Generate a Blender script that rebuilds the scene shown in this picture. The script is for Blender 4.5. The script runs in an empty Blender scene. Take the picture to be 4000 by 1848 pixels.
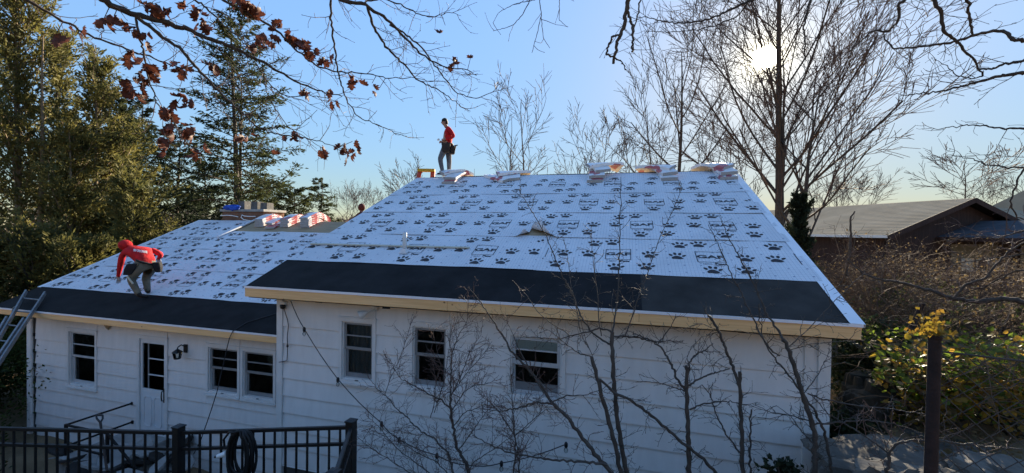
import bpy, bmesh, math, random
import numpy as np
from math import radians, sin, cos, pi, hypot, atan2
from mathutils import Vector, Matrix

SC = bpy.context.scene
COL = SC.collection
RNG = np.random.default_rng(7)
random.seed(7)

# ------------------------------------------------------------------ camera
# world frame: origin at the right front corner of the main roof's eave,
# x along the eave, y away from the viewer, z up, metres
CAM = np.array([-2.58128, -5.53624, 1.00243])
YAW, PITCH, ROLL, FPX = -0.2675, -0.01497, 0.01457, 1616.46   # focal length in pixels of a 4000 px wide frame
def _basis():
    cy, sy, cp, sp = cos(YAW), sin(YAW), cos(PITCH), sin(PITCH)
    f = np.array([sy*cp, cy*cp, sp]); r0 = np.array([cy, -sy, 0.0]); u0 = np.cross(r0, f)
    cr, sr = cos(ROLL), sin(ROLL)
    return r0*cr+u0*sr, u0*cr-r0*sr, f
CR, CU, CF = _basis()
cd = bpy.data.cameras.new('camera'); cam = bpy.data.objects.new('camera', cd); COL.objects.link(cam)
cd.sensor_width = 36.0; cd.lens = 36.0*FPX/4000.0; cd.clip_start = 0.05; cd.clip_end = 3000
M = Matrix(((CR[0], CU[0], -CF[0], CAM[0]), (CR[1], CU[1], -CF[1], CAM[1]), (CR[2], CU[2], -CF[2], CAM[2]), (0, 0, 0, 1)))
cam.matrix_world = M
SC.camera = cam

# ------------------------------------------------------------------ sky, sun, exposure
SUN_EL, SUN_AZ = radians(19.9), radians(15.7)      # azimuth from +y towards +x
SKY_STRENGTH = 0.15
EXPOSURE = 2.9
W = bpy.data.worlds.new('World'); SC.world = W; W.use_nodes = True
nt = W.node_tree; nt.nodes.clear()
out = nt.nodes.new('ShaderNodeOutputWorld'); bg = nt.nodes.new('ShaderNodeBackground')
sky = nt.nodes.new('ShaderNodeTexSky'); sky.sky_type = 'NISHITA'; sky.sun_disc = False
sky.sun_elevation = SUN_EL; sky.sun_rotation = SUN_AZ
sky.altitude = 50; sky.air_density = 1.0; sky.dust_density = 0.2; sky.ozone_density = 2.6
bg.inputs['Strength'].default_value = SKY_STRENGTH
SUNV = np.array([sin(SUN_AZ)*cos(SUN_EL), cos(SUN_AZ)*cos(SUN_EL), sin(SUN_EL)])
# the sun's own disc and the bright air close round it
geo = nt.nodes.new('ShaderNodeNewGeometry')
dot = nt.nodes.new('ShaderNodeVectorMath'); dot.operation = 'DOT_PRODUCT'; dot.inputs[1].default_value = -SUNV
nt.links.new(geo.outputs['Incoming'], dot.inputs[0])
ac = nt.nodes.new('ShaderNodeMath'); ac.operation = 'ARCCOSINE'; nt.links.new(dot.outputs['Value'], ac.inputs[0])
def ramp_glow(width, amp):
    a = nt.nodes.new('ShaderNodeMath'); a.operation = 'DIVIDE'; nt.links.new(ac.outputs[0], a.inputs[0]); a.inputs[1].default_value = -width
    e = nt.nodes.new('ShaderNodeMath'); e.operation = 'EXPONENT'; nt.links.new(a.outputs[0], e.inputs[0])
    m = nt.nodes.new('ShaderNodeMath'); m.operation = 'MULTIPLY'; nt.links.new(e.outputs[0], m.inputs[0]); m.inputs[1].default_value = amp
    return m
g1 = ramp_glow(radians(1.25), 5.0); g2 = ramp_glow(radians(6.5), 0.45)
disc = nt.nodes.new('ShaderNodeMapRange'); disc.interpolation_type = 'SMOOTHSTEP'
nt.links.new(ac.outputs[0], disc.inputs['Value'])
for k, v in (('From Min', radians(0.85)), ('From Max', radians(1.3)), ('To Min', 90.0), ('To Max', 0.0)): disc.inputs[k].default_value = v
s1 = nt.nodes.new('ShaderNodeMath'); nt.links.new(g1.outputs[0], s1.inputs[0]); nt.links.new(g2.outputs[0], s1.inputs[1])
s2 = nt.nodes.new('ShaderNodeMath'); nt.links.new(s1.outputs[0], s2.inputs[0]); nt.links.new(disc.outputs[0], s2.inputs[1])
gl = nt.nodes.new('ShaderNodeVectorMath'); gl.operation = 'SCALE'; gl.inputs[0].default_value = (1.0, 0.88, 0.58); nt.links.new(s2.outputs[0], gl.inputs['Scale'])
add = nt.nodes.new('ShaderNodeVectorMath'); add.operation = 'ADD'
hs = nt.nodes.new('ShaderNodeHueSaturation'); hs.inputs['Saturation'].default_value = 1.05
# the bright part of the sky rolls off softly, as it does in the photograph
lum = nt.nodes.new('ShaderNodeRGBToBW'); nt.links.new(sky.outputs[0], lum.inputs[0])
k1 = nt.nodes.new('ShaderNodeMath'); k1.operation = 'MULTIPLY_ADD'; nt.links.new(lum.outputs[0], k1.inputs[0]); k1.inputs[1].default_value = 1.5; k1.inputs[2].default_value = 1.0
k2 = nt.nodes.new('ShaderNodeMath'); k2.operation = 'DIVIDE'; k2.inputs[0].default_value = 1.0; nt.links.new(k1.outputs[0], k2.inputs[1])
soft = nt.nodes.new('ShaderNodeVectorMath'); soft.operation = 'SCALE'; nt.links.new(sky.outputs[0], soft.inputs[0]); nt.links.new(k2.outputs[0], soft.inputs['Scale'])
nt.links.new(soft.outputs[0], hs.inputs['Color']); nt.links.new(hs.outputs[0], add.inputs[0]); nt.links.new(gl.outputs[0], add.inputs[1])
nt.links.new(add.outputs[0], bg.inputs['Color']); nt.links.new(bg.outputs[0], out.inputs[0])
sl = bpy.data.lights.new('sun', 'SUN'); so = bpy.data.objects.new('sun', sl); COL.objects.link(so)
sl.energy = 2.8; sl.angle = radians(0.53); sl.color = (1.0, 0.86, 0.64)
so.rotation_mode = 'QUATERNION'; so.rotation_quaternion = Vector(SUNV).to_track_quat('Z', 'Y'); so.location = (0, 0, 30)
SC.view_settings.view_transform = 'Standard'; SC.view_settings.look = 'None'
SC.view_settings.exposure = EXPOSURE; SC.view_settings.gamma = 1.0; SC.view_settings.use_curve_mapping = False
SC.render.engine = 'CYCLES'
SC.cycles.max_bounces = 6; SC.cycles.transparent_max_bounces = 16; SC.cycles.diffuse_bounces = 3
SC.cycles.glossy_bounces = 2; SC.cycles.transmission_bounces = 3; SC.cycles.caustics_reflective = False; SC.cycles.caustics_refractive = False
SC.cycles.use_denoising = True

# ------------------------------------------------------------------ survey helpers: photo pixel -> point in the place
def ray(u, v): return (u-2000)/FPX*CR-(v-924)/FPX*CU+CF
def dep(u, v, d): return CAM+ray(u, v)*d
def plane(u, v, ax, val):
    r = ray(u, v); return CAM+r*((val-CAM[ax])/r[ax])
def d2(u, v, d): return dep(u*1.55280, v*1.55280, d)          # from a 2576 px wide view

# ------------------------------------------------------------------ materials
MATS = {}
def N(t, typ, **kw):
    n = t.nodes.new(typ)
    for k, v in kw.items(): setattr(n, k, v)
    return n
def mat(name, col, rough=0.8, var=0.25, scale=6.0, col2=None, bump=0.0, bscale=40.0, spec=0.3, metal=0.0, stretch=None, transl=0.0, detail=4.0):
    """principled material whose colour drifts between two tones with a noise in object space"""
    if name in MATS: return MATS[name]
    m = bpy.data.materials.new(name); m.use_nodes = True; t = m.node_tree; t.nodes.clear()
    o = N(t, 'ShaderNodeOutputMaterial'); b = N(t, 'ShaderNodeBsdfPrincipled')
    b.inputs['Roughness'].default_value = rough; b.inputs['Metallic'].default_value = metal
    b.inputs['Specular IOR Level'].default_value = spec
    tc = N(t, 'ShaderNodeTexCoord'); src = tc.outputs['Object']
    if stretch:
        mp = N(t, 'ShaderNodeMapping'); mp.inputs['Scale'].default_value = stretch; t.links.new(src, mp.inputs[0]); src = mp.outputs[0]
    nz = N(t, 'ShaderNodeTexNoise'); nz.inputs['Scale'].default_value = scale; nz.inputs['Detail'].default_value = detail; nz.inputs['Roughness'].default_value = 0.6
    t.links.new(src, nz.inputs['Vector'])
    r = N(t, 'ShaderNodeValToRGB'); c2 = col2 if col2 else tuple(c*(1-var) for c in col); c1 = col if col2 else tuple(min(1, c*(1+var*0.6)) for c in col)
    r.color_ramp.elements[0].position = 0.32; r.color_ramp.elements[1].position = 0.68
    r.color_ramp.elements[0].color = (*c2, 1); r.color_ramp.elements[1].color = (*c1, 1)
    t.links.new(nz.outputs['Fac'], r.inputs[0]); t.links.new(r.outputs[0], b.inputs['Base Color'])
    if bump:
        n2 = N(t, 'ShaderNodeTexNoise'); n2.inputs['Scale'].default_value = bscale; n2.inputs['Detail'].default_value = 6; t.links.new(src, n2.inputs['Vector'])
        bp = N(t, 'ShaderNodeBump'); bp.inputs['Strength'].default_value = bump; bp.inputs['Distance'].default_value = 0.02
        t.links.new(n2.outputs['Fac'], bp.inputs['Height']); t.links.new(bp.outputs[0], b.inputs['Normal'])
    sh = b.outputs[0]
    if transl:
        tr = N(t, 'ShaderNodeBsdfTranslucent'); t.links.new(r.outputs[0], tr.inputs['Color'])
        mx = N(t, 'ShaderNodeMixShader'); mx.inputs[0].default_value = transl
        t.links.new(b.outputs[0], mx.inputs[1]); t.links.new(tr.outputs[0], mx.inputs[2]); sh = mx.outputs[0]
    t.links.new(sh, o.inputs[0]); m['ramp'] = r.name
    MATS[name] = m; return m

def node(m, typ): return next(n for n in m.node_tree.nodes if n.bl_idname == typ)

# white painted siding, with faint vertical streaks of dirt
m_side = mat('painted_siding', (0.75, 0.725, 0.705), 0.6, 0.10, 1.5, stretch=(4, 4, 0.9), col2=(0.68, 0.655, 0.635), bump=0.15, bscale=30)
m_trim = mat('painted_trim', (0.70, 0.68, 0.66), 0.5, 0.08, 3.0, bump=0.05)
m_sash = mat('window_sash', (0.50, 0.51, 0.52), 0.5, 0.12, 5)
m_sash_grey = mat('storm_sash_grey', (0.20, 0.205, 0.21), 0.5, 0.15, 5)
m_sash_dim = mat('aluminium_sash', (0.24, 0.242, 0.245), 0.5, 0.12, 5)
m_door = mat('door_paint', (0.66, 0.67, 0.68), 0.45, 0.06, 3)
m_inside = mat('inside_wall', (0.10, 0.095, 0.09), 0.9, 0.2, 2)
m_blind = mat('window_blind', (0.72, 0.73, 0.69), 0.8, 0.06, 4)
m_curtain = mat('curtain', (0.14, 0.14, 0.145), 0.9, 0.2, 3, stretch=(20, 20, 1))
m_shield = mat('ice_and_water_shield', (0.0125, 0.0115, 0.012), 0.75, 0.55, 2.2, bump=0.14, bscale=220, spec=0.12)
m_shield2 = mat('weathered_shield', (0.042, 0.038, 0.035), 0.85, 0.45, 1.6, bump=0.12, bscale=220, spec=0.12)
m_metal_white = mat('white_drip_edge', (0.74, 0.76, 0.80), 0.35, 0.05, 4, spec=0.5)
m_ply = mat('plywood', (0.36, 0.27, 0.17), 0.85, 0.2, 3, stretch=(0.6, 4, 4), col2=(0.27, 0.20, 0.12))
m_dark = mat('dark_gap', (0.02, 0.018, 0.016), 0.9, 0.3, 8)
m_print = mat('black_print', (0.012, 0.011, 0.016), 0.55, 0.15, 9)
m_print_grey = mat('grey_print', (0.20, 0.22, 0.26), 0.6, 0.1, 9)
m_black = mat('black_metal', (0.008, 0.008, 0.009), 0.45, 0.3, 9, spec=0.45)
m_iron = mat('black_iron', (0.012, 0.011, 0.011), 0.6, 0.3, 14, bump=0.1)
m_alu = mat('aluminium', (0.24, 0.245, 0.25), 0.5, 0.25, 12, metal=0.6)
m_pipe = mat('vent_pipe_plastic', (0.60, 0.62, 0.62), 0.45, 0.06, 4)
m_lath = mat('tan_lath', (0.50, 0.46, 0.36), 0.7, 0.12, 4)
m_rubber = mat('rubber_hose', (0.012, 0.012, 0.013), 0.55, 0.3, 9)
m_cable = mat('dark_cable', (0.03, 0.03, 0.034), 0.6, 0.2, 9)
m_brick = mat('brick_face', (0.23, 0.115, 0.075), 0.9, 0.35, 7, col2=(0.15, 0.075, 0.05), bump=0.4, bscale=30)
m_mortar = mat('mortar', (0.30, 0.28, 0.25), 0.95, 0.2, 14, bump=0.3)
m_concrete = mat('concrete', (0.30, 0.29, 0.275), 0.9, 0.25, 3, bump=0.25, bscale=30)
m_darkrock = mat('mossy_dark_rock', (0.055, 0.048, 0.038), 0.95, 0.4, 3.0, col2=(0.022, 0.022, 0.015), bump=0.8, bscale=9)  # rock colour darkened to carry the shade of the cavity
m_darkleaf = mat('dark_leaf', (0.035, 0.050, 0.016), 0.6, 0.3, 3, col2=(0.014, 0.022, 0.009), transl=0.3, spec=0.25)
m_pot = mat('weathered_clay', (0.115, 0.11, 0.105), 0.9, 0.35, 9, bump=0.3)
m_rock = mat('grey_rock', (0.15, 0.135, 0.115), 0.95, 0.4, 2.6, col2=(0.065, 0.058, 0.05), bump=0.7, bscale=9)
m_blue = mat('blue_plastic', (0.012, 0.07, 0.42), 0.5, 0.2, 9)
m_rust = mat('rusty_steel', (0.026, 0.015, 0.013), 0.85, 0.4, 14, bump=0.35, bscale=60)
m_wire = mat('chain_link_wire', (0.05, 0.042, 0.038), 0.7, 0.3, 20)
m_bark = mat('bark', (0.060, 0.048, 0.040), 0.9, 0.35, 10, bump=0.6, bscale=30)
m_bark_tan = mat('sunlit_bark', (0.17, 0.125, 0.080), 0.9, 0.35, 8, bump=0.6, bscale=24)  # paler copy of the bark with sunshine put into its colour
m_twig = mat('twig', (0.090, 0.058, 0.046), 0.8, 0.3, 10)
m_twig_red = mat('reddish_twig', (0.105, 0.062, 0.050), 0.7, 0.3, 10, spec=0.4)
m_sap = mat('sapling_bark', (0.060, 0.050, 0.042), 0.75, 0.35, 14, bump=0.3, bscale=60, spec=0.4)
m_far = mat('far_twig', (0.075, 0.058, 0.052), 0.9, 0.2, 3)
m_oakleaf = mat('dead_oak_leaf', (0.15, 0.048, 0.026), 0.6, 0.3, 5, col2=(0.065, 0.022, 0.015), transl=0.25, spec=0.35)
m_cedar = mat('cedar_foliage', (0.185, 0.160, 0.044), 0.7, 0.3, 1.4, col2=(0.045, 0.055, 0.022), transl=0.42, spec=0.25)
m_spruce = mat('spruce_foliage', (0.058, 0.066, 0.026), 0.8, 0.3, 1.3, col2=(0.022, 0.032, 0.016), transl=0.35, spec=0.1)
m_dkcon = mat('dark_conifer_foliage', (0.032, 0.042, 0.022), 0.8, 0.3, 1.3, col2=(0.013, 0.020, 0.013), transl=0.3, spec=0.1)
m_ivy = mat('ivy_leaf', (0.15, 0.20, 0.022), 0.45, 0.3, 3.5, col2=(0.05, 0.085, 0.018), transl=0.6, spec=0.3)
m_ivyy = mat('yellowing_leaf', (0.34, 0.25, 0.030), 0.5, 0.3, 6, col2=(0.22, 0.11, 0.025), transl=0.6, spec=0.3)
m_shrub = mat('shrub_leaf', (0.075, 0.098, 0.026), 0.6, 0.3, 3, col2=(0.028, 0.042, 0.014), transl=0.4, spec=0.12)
m_brush = mat('dry_brush', (0.14, 0.088, 0.052), 0.85, 0.4, 1.6, col2=(0.050, 0.032, 0.024), transl=0.0)
m_brushleaf = mat('dry_leaf', (0.20, 0.135, 0.060), 0.8, 0.4, 1.2, col2=(0.10, 0.075, 0.035), transl=0.35)
m_skin = mat('skin', (0.36, 0.19, 0.13), 0.55, 0.1, 9)
m_red = mat('red_cloth', (0.46, 0.012, 0.016), 0.9, 0.35, 7, bump=0.9, bscale=9)
m_jean = mat('grey_denim', (0.12, 0.12, 0.13), 0.9, 0.3, 9, bump=0.3, bscale=20)
m_khaki = mat('khaki_cloth', (0.16, 0.138, 0.10), 0.9, 0.3, 9, bump=0.3, bscale=20)
m_hair = mat('dark_hair', (0.018, 0.014, 0.012), 0.7, 0.3, 30)
m_leather = mat('dark_leather', (0.030, 0.018, 0.013), 0.6, 0.4, 12, bump=0.2)
m_blackcloth = mat('black_cloth', (0.014, 0.014, 0.016), 0.85, 0.3, 12)
m_shoe = mat('dark_shoe', (0.018, 0.017, 0.017), 0.6, 0.3, 12)
m_glove = mat('grey_glove', (0.36, 0.36, 0.37), 0.8, 0.2, 12)
m_white = mat('white_paint', (0.75, 0.75, 0.74), 0.5, 0.1, 8)
m_yellow = mat('yellow_fibreglass', (0.55, 0.30, 0.02), 0.5, 0.1, 8)
m_orange = mat('red_fibreglass', (0.45, 0.055, 0.02), 0.5, 0.1, 8)
m_barnroof = mat('tan_shingle', (0.33, 0.285, 0.215), 0.9, 0.25, 0.5, stretch=(1, 1, 1), col2=(0.25, 0.215, 0.16), bump=0.2, bscale=10, spec=0.0)
m_barnwall = mat('dark_brown_board', (0.045, 0.024, 0.019), 0.85, 0.3, 2, stretch=(5, 5, 0.4))
m_greyroof = mat('grey_shingle', (0.060, 0.066, 0.076), 0.9, 0.25, 2, spec=0.1)
m_tanwall = mat('tan_stucco', (0.22, 0.19, 0.14), 0.9, 0.15, 2)
m_barkgnd = None

# membrane: off-white woven sheet, with a faint printed ruling of fine lines and small dots
def membrane_mat(name):
    m = mat(name, (0.63, 0.64, 0.665), 0.55, 0.10, 1.1, bump=0.45, bscale=5, spec=0.35)
    t = m.node_tree; b = node(m, 'ShaderNodeBsdfPrincipled'); rp = node(m, 'ShaderNodeValToRGB')
    uv = N(t, 'ShaderNodeUVMap'); uv.uv_map = 'sheet'
    sep = N(t, 'ShaderNodeSeparateXYZ'); t.links.new(uv.outputs[0], sep.inputs[0])
    def line(sock, period, half):
        a = N(t, 'ShaderNodeMath', operation='DIVIDE'); t.links.new(sock, a.inputs[0]); a.inputs[1].default_value = period
        f = N(t, 'ShaderNodeMath', operation='FRACT'); t.links.new(a.outputs[0], f.inputs[0])
        s = N(t, 'ShaderNodeMath', operation='SUBTRACT'); t.links.new(f.outputs[0], s.inputs[0]); s.inputs[1].default_value = 0.5
        ab = N(t, 'ShaderNodeMath', operation='ABSOLUTE'); t.links.new(s.outputs[0], ab.inputs[0])
        l = N(t, 'ShaderNodeMath', operation='LESS_THAN'); t.links.new(ab.outputs[0], l.inputs[0]); l.inputs[1].default_value = half/period
        return l.outputs[0]
    lx = line(sep.outputs[0], 0.0508, 0.0017); ly = line(sep.outputs[1], 0.0508, 0.0017)
    mxl = N(t, 'ShaderNodeMath', operation='MAXIMUM'); t.links.new(lx, mxl.inputs[0]); t.links.new(ly, mxl.inputs[1])
    sc1 = N(t, 'ShaderNodeMath', operation='MULTIPLY'); t.links.new(mxl.outputs[0], sc1.inputs[0]); sc1.inputs[1].default_value = 0.75
    dx = line(sep.outputs[0], 0.2286, 0.014); dy = line(sep.outputs[1], 0.2286, 0.013)
    dm = N(t, 'ShaderNodeMath', operation='MULTIPLY'); t.links.new(dx, dm.inputs[0]); t.links.new(dy, dm.inputs[1])
    sc2 = N(t, 'ShaderNodeMath', operation='MULTIPLY'); t.links.new(dm.outputs[0], sc2.inputs[0]); sc2.inputs[1].default_value = 1.0
    mx2 = N(t, 'ShaderNodeMath', operation='MAXIMUM'); t.links.new(sc1.outputs[0], mx2.inputs[0]); t.links.new(sc2.outputs[0], mx2.inputs[1])
    mix = N(t, 'ShaderNodeMixRGB'); t.links.new(mx2.outputs[0], mix.inputs[0]); t.links.new(rp.outputs[0], mix.inputs[1]); mix.inputs[2].default_value = (0.22, 0.25, 0.33, 1)
    t.links.new(mix.outputs[0], b.inputs['Base Color']); return m
m_memb = membrane_mat('white_underlayment')

# pine: pale planed board with grain and brown knots
def pine_mat():
    m = mat('planed_pine', (0.84, 0.54, 0.265), 0.7, 0.15, 5, stretch=(0.35, 5, 9), col2=(0.70, 0.42, 0.185), spec=0.3)
    t = m.node_tree; b = node(m, 'ShaderNodeBsdfPrincipled'); rp = node(m, 'ShaderNodeValToRGB')
    tc = N(t, 'ShaderNodeTexCoord'); mp = N(t, 'ShaderNodeMapping'); mp.inputs['Scale'].default_value = (1.0, 0.0, 1.3); t.links.new(tc.outputs['Object'], mp.inputs[0])
    vo = N(t, 'ShaderNodeTexVoronoi'); vo.inputs['Scale'].default_value = 4.4; t.links.new(mp.outputs[0], vo.inputs['Vector'])
    mr = N(t, 'ShaderNodeMapRange'); mr.interpolation_type = 'SMOOTHSTEP'; t.links.new(vo.outputs['Distance'], mr.inputs['Value'])
    for k, v in (('From Min', 0.045), ('From Max', 0.095), ('To Min', 0.9), ('To Max', 0.0)): mr.inputs[k].default_value = v
    mix = N(t, 'ShaderNodeMixRGB'); t.links.new(mr.outputs[0], mix.inputs[0]); t.links.new(rp.outputs[0], mix.inputs[1]); mix.inputs[2].default_value = (0.17, 0.075, 0.03, 1)
    t.links.new(mix.outputs[0], b.inputs['Base Color']); return m
m_pine = pine_mat()

def glass_mat():
    m = bpy.data.materials.new('window_glass'); m.use_nodes = True; t = m.node_tree; t.nodes.clear()
    o = N(t, 'ShaderNodeOutputMaterial'); g = N(t, 'ShaderNodeBsdfGlossy'); g.inputs['Roughness'].default_value = 0.03; g.inputs['Color'].default_value = (0.9, 0.95, 1, 1)
    tr = N(t, 'ShaderNodeBsdfTransparent'); tr.inputs['Color'].default_value = (0.80, 0.83, 0.82, 1)
    lw = N(t, 'ShaderNodeFresnel'); lw.inputs[0].default_value = 1.35
    nz = N(t, 'ShaderNodeTexNoise'); nz.inputs['Scale'].default_value = 2.0; bp = N(t, 'ShaderNodeBump'); bp.inputs['Strength'].default_value = 0.05
    t.links.new(nz.outputs['Fac'], bp.inputs['Height']); t.links.new(bp.outputs[0], g.inputs['Normal'])
    mx = N(t, 'ShaderNodeMixShader'); t.links.new(lw.outputs[0], mx.inputs[0]); t.links.new(tr.outputs[0], mx.inputs[1]); t.links.new(g.outputs[0], mx.inputs[2]); t.links.new(mx.outputs[0], o.inputs[0])
    return m
m_glass = glass_mat()

# shingle wrapper: white film with red printed patches
def wrap_mat():
    m = mat('printed_wrapper', (0.72, 0.70, 0.70), 0.35, 0.1, 5, bump=0.35, bscale=18, spec=0.5)
    t = m.node_tree; b = node(m, 'ShaderNodeBsdfPrincipled'); rp = node(m, 'ShaderNodeValToRGB')
    tc = N(t, 'ShaderNodeTexCoord'); oi = N(t, 'ShaderNodeObjectInfo')
    ad = N(t, 'ShaderNodeVectorMath', operation='ADD'); t.links.new(tc.outputs['Object'], ad.inputs[0])
    cx = N(t, 'ShaderNodeCombineXYZ'); t.links.new(oi.outputs['Random'], cx.inputs[0]); t.links.new(oi.outputs['Random'], cx.inputs[1])
    t.links.new(cx.outputs[0], ad.inputs[1])
    mp = N(t, 'ShaderNodeMapping'); mp.inputs['Scale'].default_value = (3.2, 2.0, 5.0); t.links.new(ad.outputs[0], mp.inputs[0])
    nz = N(t, 'ShaderNodeTexVoronoi'); nz.inputs['Scale'].default_value = 1.6; t.links.new(mp.outputs[0], nz.inputs['Vector'])
    gt = N(t, 'ShaderNodeMath', operation='GREATER_THAN'); sepc = N(t, 'ShaderNodeSeparateColor'); t.links.new(nz.outputs['Color'], sepc.inputs[0]); t.links.new(sepc.outputs[0], gt.inputs[0]); gt.inputs[1].default_value = 0.87
    mix = N(t, 'ShaderNodeMixRGB'); t.links.new(gt.outputs[0], mix.inputs[0]); t.links.new(rp.outputs[0], mix.inputs[1]); mix.inputs[2].default_value = (0.40, 0.10, 0.12, 1)
    t.links.new(mix.outputs[0], b.inputs['Base Color']); return m
m_wrap = wrap_mat()
def wrap_side_mat():
    m = mat('red_printed_wrapper_side', (0.66, 0.62, 0.62), 0.4, 0.1, 5, bump=0.3, bscale=18, spec=0.4); t = m.node_tree; b = node(m, 'ShaderNodeBsdfPrincipled'); rp = node(m, 'ShaderNodeValToRGB')
    tc = N(t, 'ShaderNodeTexCoord'); mp = N(t, 'ShaderNodeMapping'); mp.inputs['Scale'].default_value = (4.0, 3.0, 9.0); t.links.new(tc.outputs['Object'], mp.inputs[0])
    vo = N(t, 'ShaderNodeTexVoronoi'); vo.inputs['Scale'].default_value = 3.0; t.links.new(mp.outputs[0], vo.inputs['Vector'])
    gt = N(t, 'ShaderNodeMath', operation='GREATER_THAN'); sc = N(t, 'ShaderNodeSeparateColor'); t.links.new(vo.outputs['Color'], sc.inputs[0]); t.links.new(sc.outputs[0], gt.inputs[0]); gt.inputs[1].default_value = 0.58
    mix = N(t, 'ShaderNodeMixRGB'); t.links.new(gt.outputs[0], mix.inputs[0]); t.links.new(rp.outputs[0], mix.inputs[1]); mix.inputs[2].default_value = (0.34, 0.03, 0.045, 1); t.links.new(mix.outputs[0], b.inputs['Base Color']); return m
m_wrap_side = wrap_side_mat()
m_shingle = mat('shingle_ends', (0.42, 0.40, 0.38), 0.9, 0.3, 30, stretch=(1, 1, 6), col2=(0.26, 0.24, 0.23), bump=0.4, bscale=60)

# ------------------------------------------------------------------ mesh helpers
class MB:
    """collects shapes and links them as ONE mesh object"""
    def __init__(s): s.v = []; s.f = []; s.mi = []; s.mats = []; s.sm = []
    def m(s, material):
        if material not in s.mats: s.mats.append(material)
        return s.mats.index(material)
    def poly(s, pts, material, smooth=False):
        o = len(s.v); s.v.extend([tuple(map(float, p)) for p in pts]); s.f.append(tuple(range(o, o+len(pts)))); s.mi.append(s.m(material)); s.sm.append(smooth)
    def faces(s, vs, fs, material, smooth=False):
        o = len(s.v); s.v.extend([tuple(map(float, p)) for p in vs]); k = s.m(material)
        for f in fs: s.f.append(tuple(i+o for i in f)); s.mi.append(k); s.sm.append(smooth)
    def box(s, lo, hi, material):
        (x0, y0, z0), (x1, y1, z1) = lo, hi
        vs = [(x0,y0,z0),(x1,y0,z0),(x1,y1,z0),(x0,y1,z0),(x0,y0,z1),(x1,y0,z1),(x1,y1,z1),(x0,y1,z1)]
        s.faces(vs, [(0,3,2,1),(4,5,6,7),(0,1,5,4),(1,2,6,5),(2,3,7,6),(3,0,4,7)], material)
    def bar(s, a, b, w, h, material, up=(0,0,1)):
        a = np.array(a, float); b = np.array(b, float); d = b-a; d /= np.linalg.norm(d)
        up = np.array(up, float); sx = np.cross(d, up)
        if np.linalg.norm(sx) < 1e-6: sx = np.cross(d, (1, 0, 0))
        sx /= np.linalg.norm(sx); sz = np.cross(sx, d)
        vs = []
        for p in (a, b):
            for i, j in ((-1,-1),(1,-1),(1,1),(-1,1)): vs.append(p+sx*i*w/2+sz*j*h/2)
        s.faces(vs, [(0,1,2,3),(7,6,5,4),(0,4,5,1),(1,5,6,2),(2,6,7,3),(3,7,4,0)], material)
    def tube(s, pts, rad, n, material, cap=True, smooth=True):
        v, f = tube_np(pts, rad, n); s.faces(v, f, material, smooth)
        if cap:
            k = len(pts); s.faces(v[:n], [tuple(range(n-1, -1, -1))], material); s.faces(v[(k-1)*n:], [tuple(range(n))], material)
    def lathe(s, c, prof, n, material, axis=2, smooth=True):
        vs = []; fs = []
        for r, z in prof:
            for i in range(n):
                a = 2*pi*i/n; p = [r*cos(a), r*sin(a), z]
                if axis == 0: p = [p[2], p[0], p[1]]
                if axis == 1: p = [p[0], p[2], p[1]]
                vs.append((c[0]+p[0], c[1]+p[1], c[2]+p[2]))
        for k in range(len(prof)-1):
            for i in range(n): fs.append((k*n+i, k*n+(i+1) % n, (k+1)*n+(i+1) % n, (k+1)*n+i))
        fs.append(tuple(range(n-1, -1, -1))); fs.append(tuple((len(prof)-1)*n+i for i in range(n)))
        s.faces(vs, fs, material, smooth)
    def build(s, name, parent=None, origin=None, bevel=0.0):
        me = bpy.data.meshes.new(name)
        used = sorted({i for f in s.f for i in f}); rm = {o: k for k, o in enumerate(used)}
        s.v = [s.v[i] for i in used]; s.f = [tuple(rm[i] for i in f) for f in s.f]
        v = s.v
        if origin is not None: v = [(p[0]-origin[0], p[1]-origin[1], p[2]-origin[2]) for p in v]
        me.from_pydata(v, [], s.f)
        for mm in s.mats: me.materials.append(mm)
        me.polygons.foreach_set('material_index', s.mi); me.polygons.foreach_set('use_smooth', s.sm); me.update()
        o = bpy.data.objects.new(name, me); COL.objects.link(o)
        if parent is not None: setpar(o, parent)
        if origin is not None: o.location = Vector(origin) - (wloc(parent) if parent is not None else Vector((0,0,0)))
        elif parent is not None: o.location = -wloc(parent)
        if bevel:
            bv = o.modifiers.new('bevel', 'BEVEL'); bv.width = bevel; bv.segments = 1; bv.limit_method = 'ANGLE'
        return o
def wloc(o):
    l = Vector((0, 0, 0))
    while o is not None: l = l + o.location; o = o.parent
    return l
def setpar(o, p): o.parent = p

def tube_np(pts, rad, n):
    P = np.array(pts, float); R = np.broadcast_to(np.array(rad, float), (len(P),))
    T = np.gradient(P, axis=0); T /= np.linalg.norm(T, axis=1)[:, None]+1e-12
    ref = np.array([0.31, 0.17, 0.93]) if abs(T[0] @ np.array([0.31,0.17,0.93])) < 0.9 else np.array([1.0, 0, 0])
    vs = []; a = np.cross(T[0], ref); a /= np.linalg.norm(a)
    ang = 2*pi*np.arange(n)/n
    for i in range(len(P)):
        a = a-T[i]*(a @ T[i]); a /= np.linalg.norm(a)+1e-12; b = np.cross(T[i], a)
        vs.append(P[i]+R[i]*(np.cos(ang)[:, None]*a+np.sin(ang)[:, None]*b))
    v = np.vstack(vs); f = []
    for k in range(len(P)-1):
        for i in range(n): f.append((k*n+i, k*n+(i+1) % n, (k+1)*n+(i+1) % n, (k+1)*n+i))
    return v, f

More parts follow.
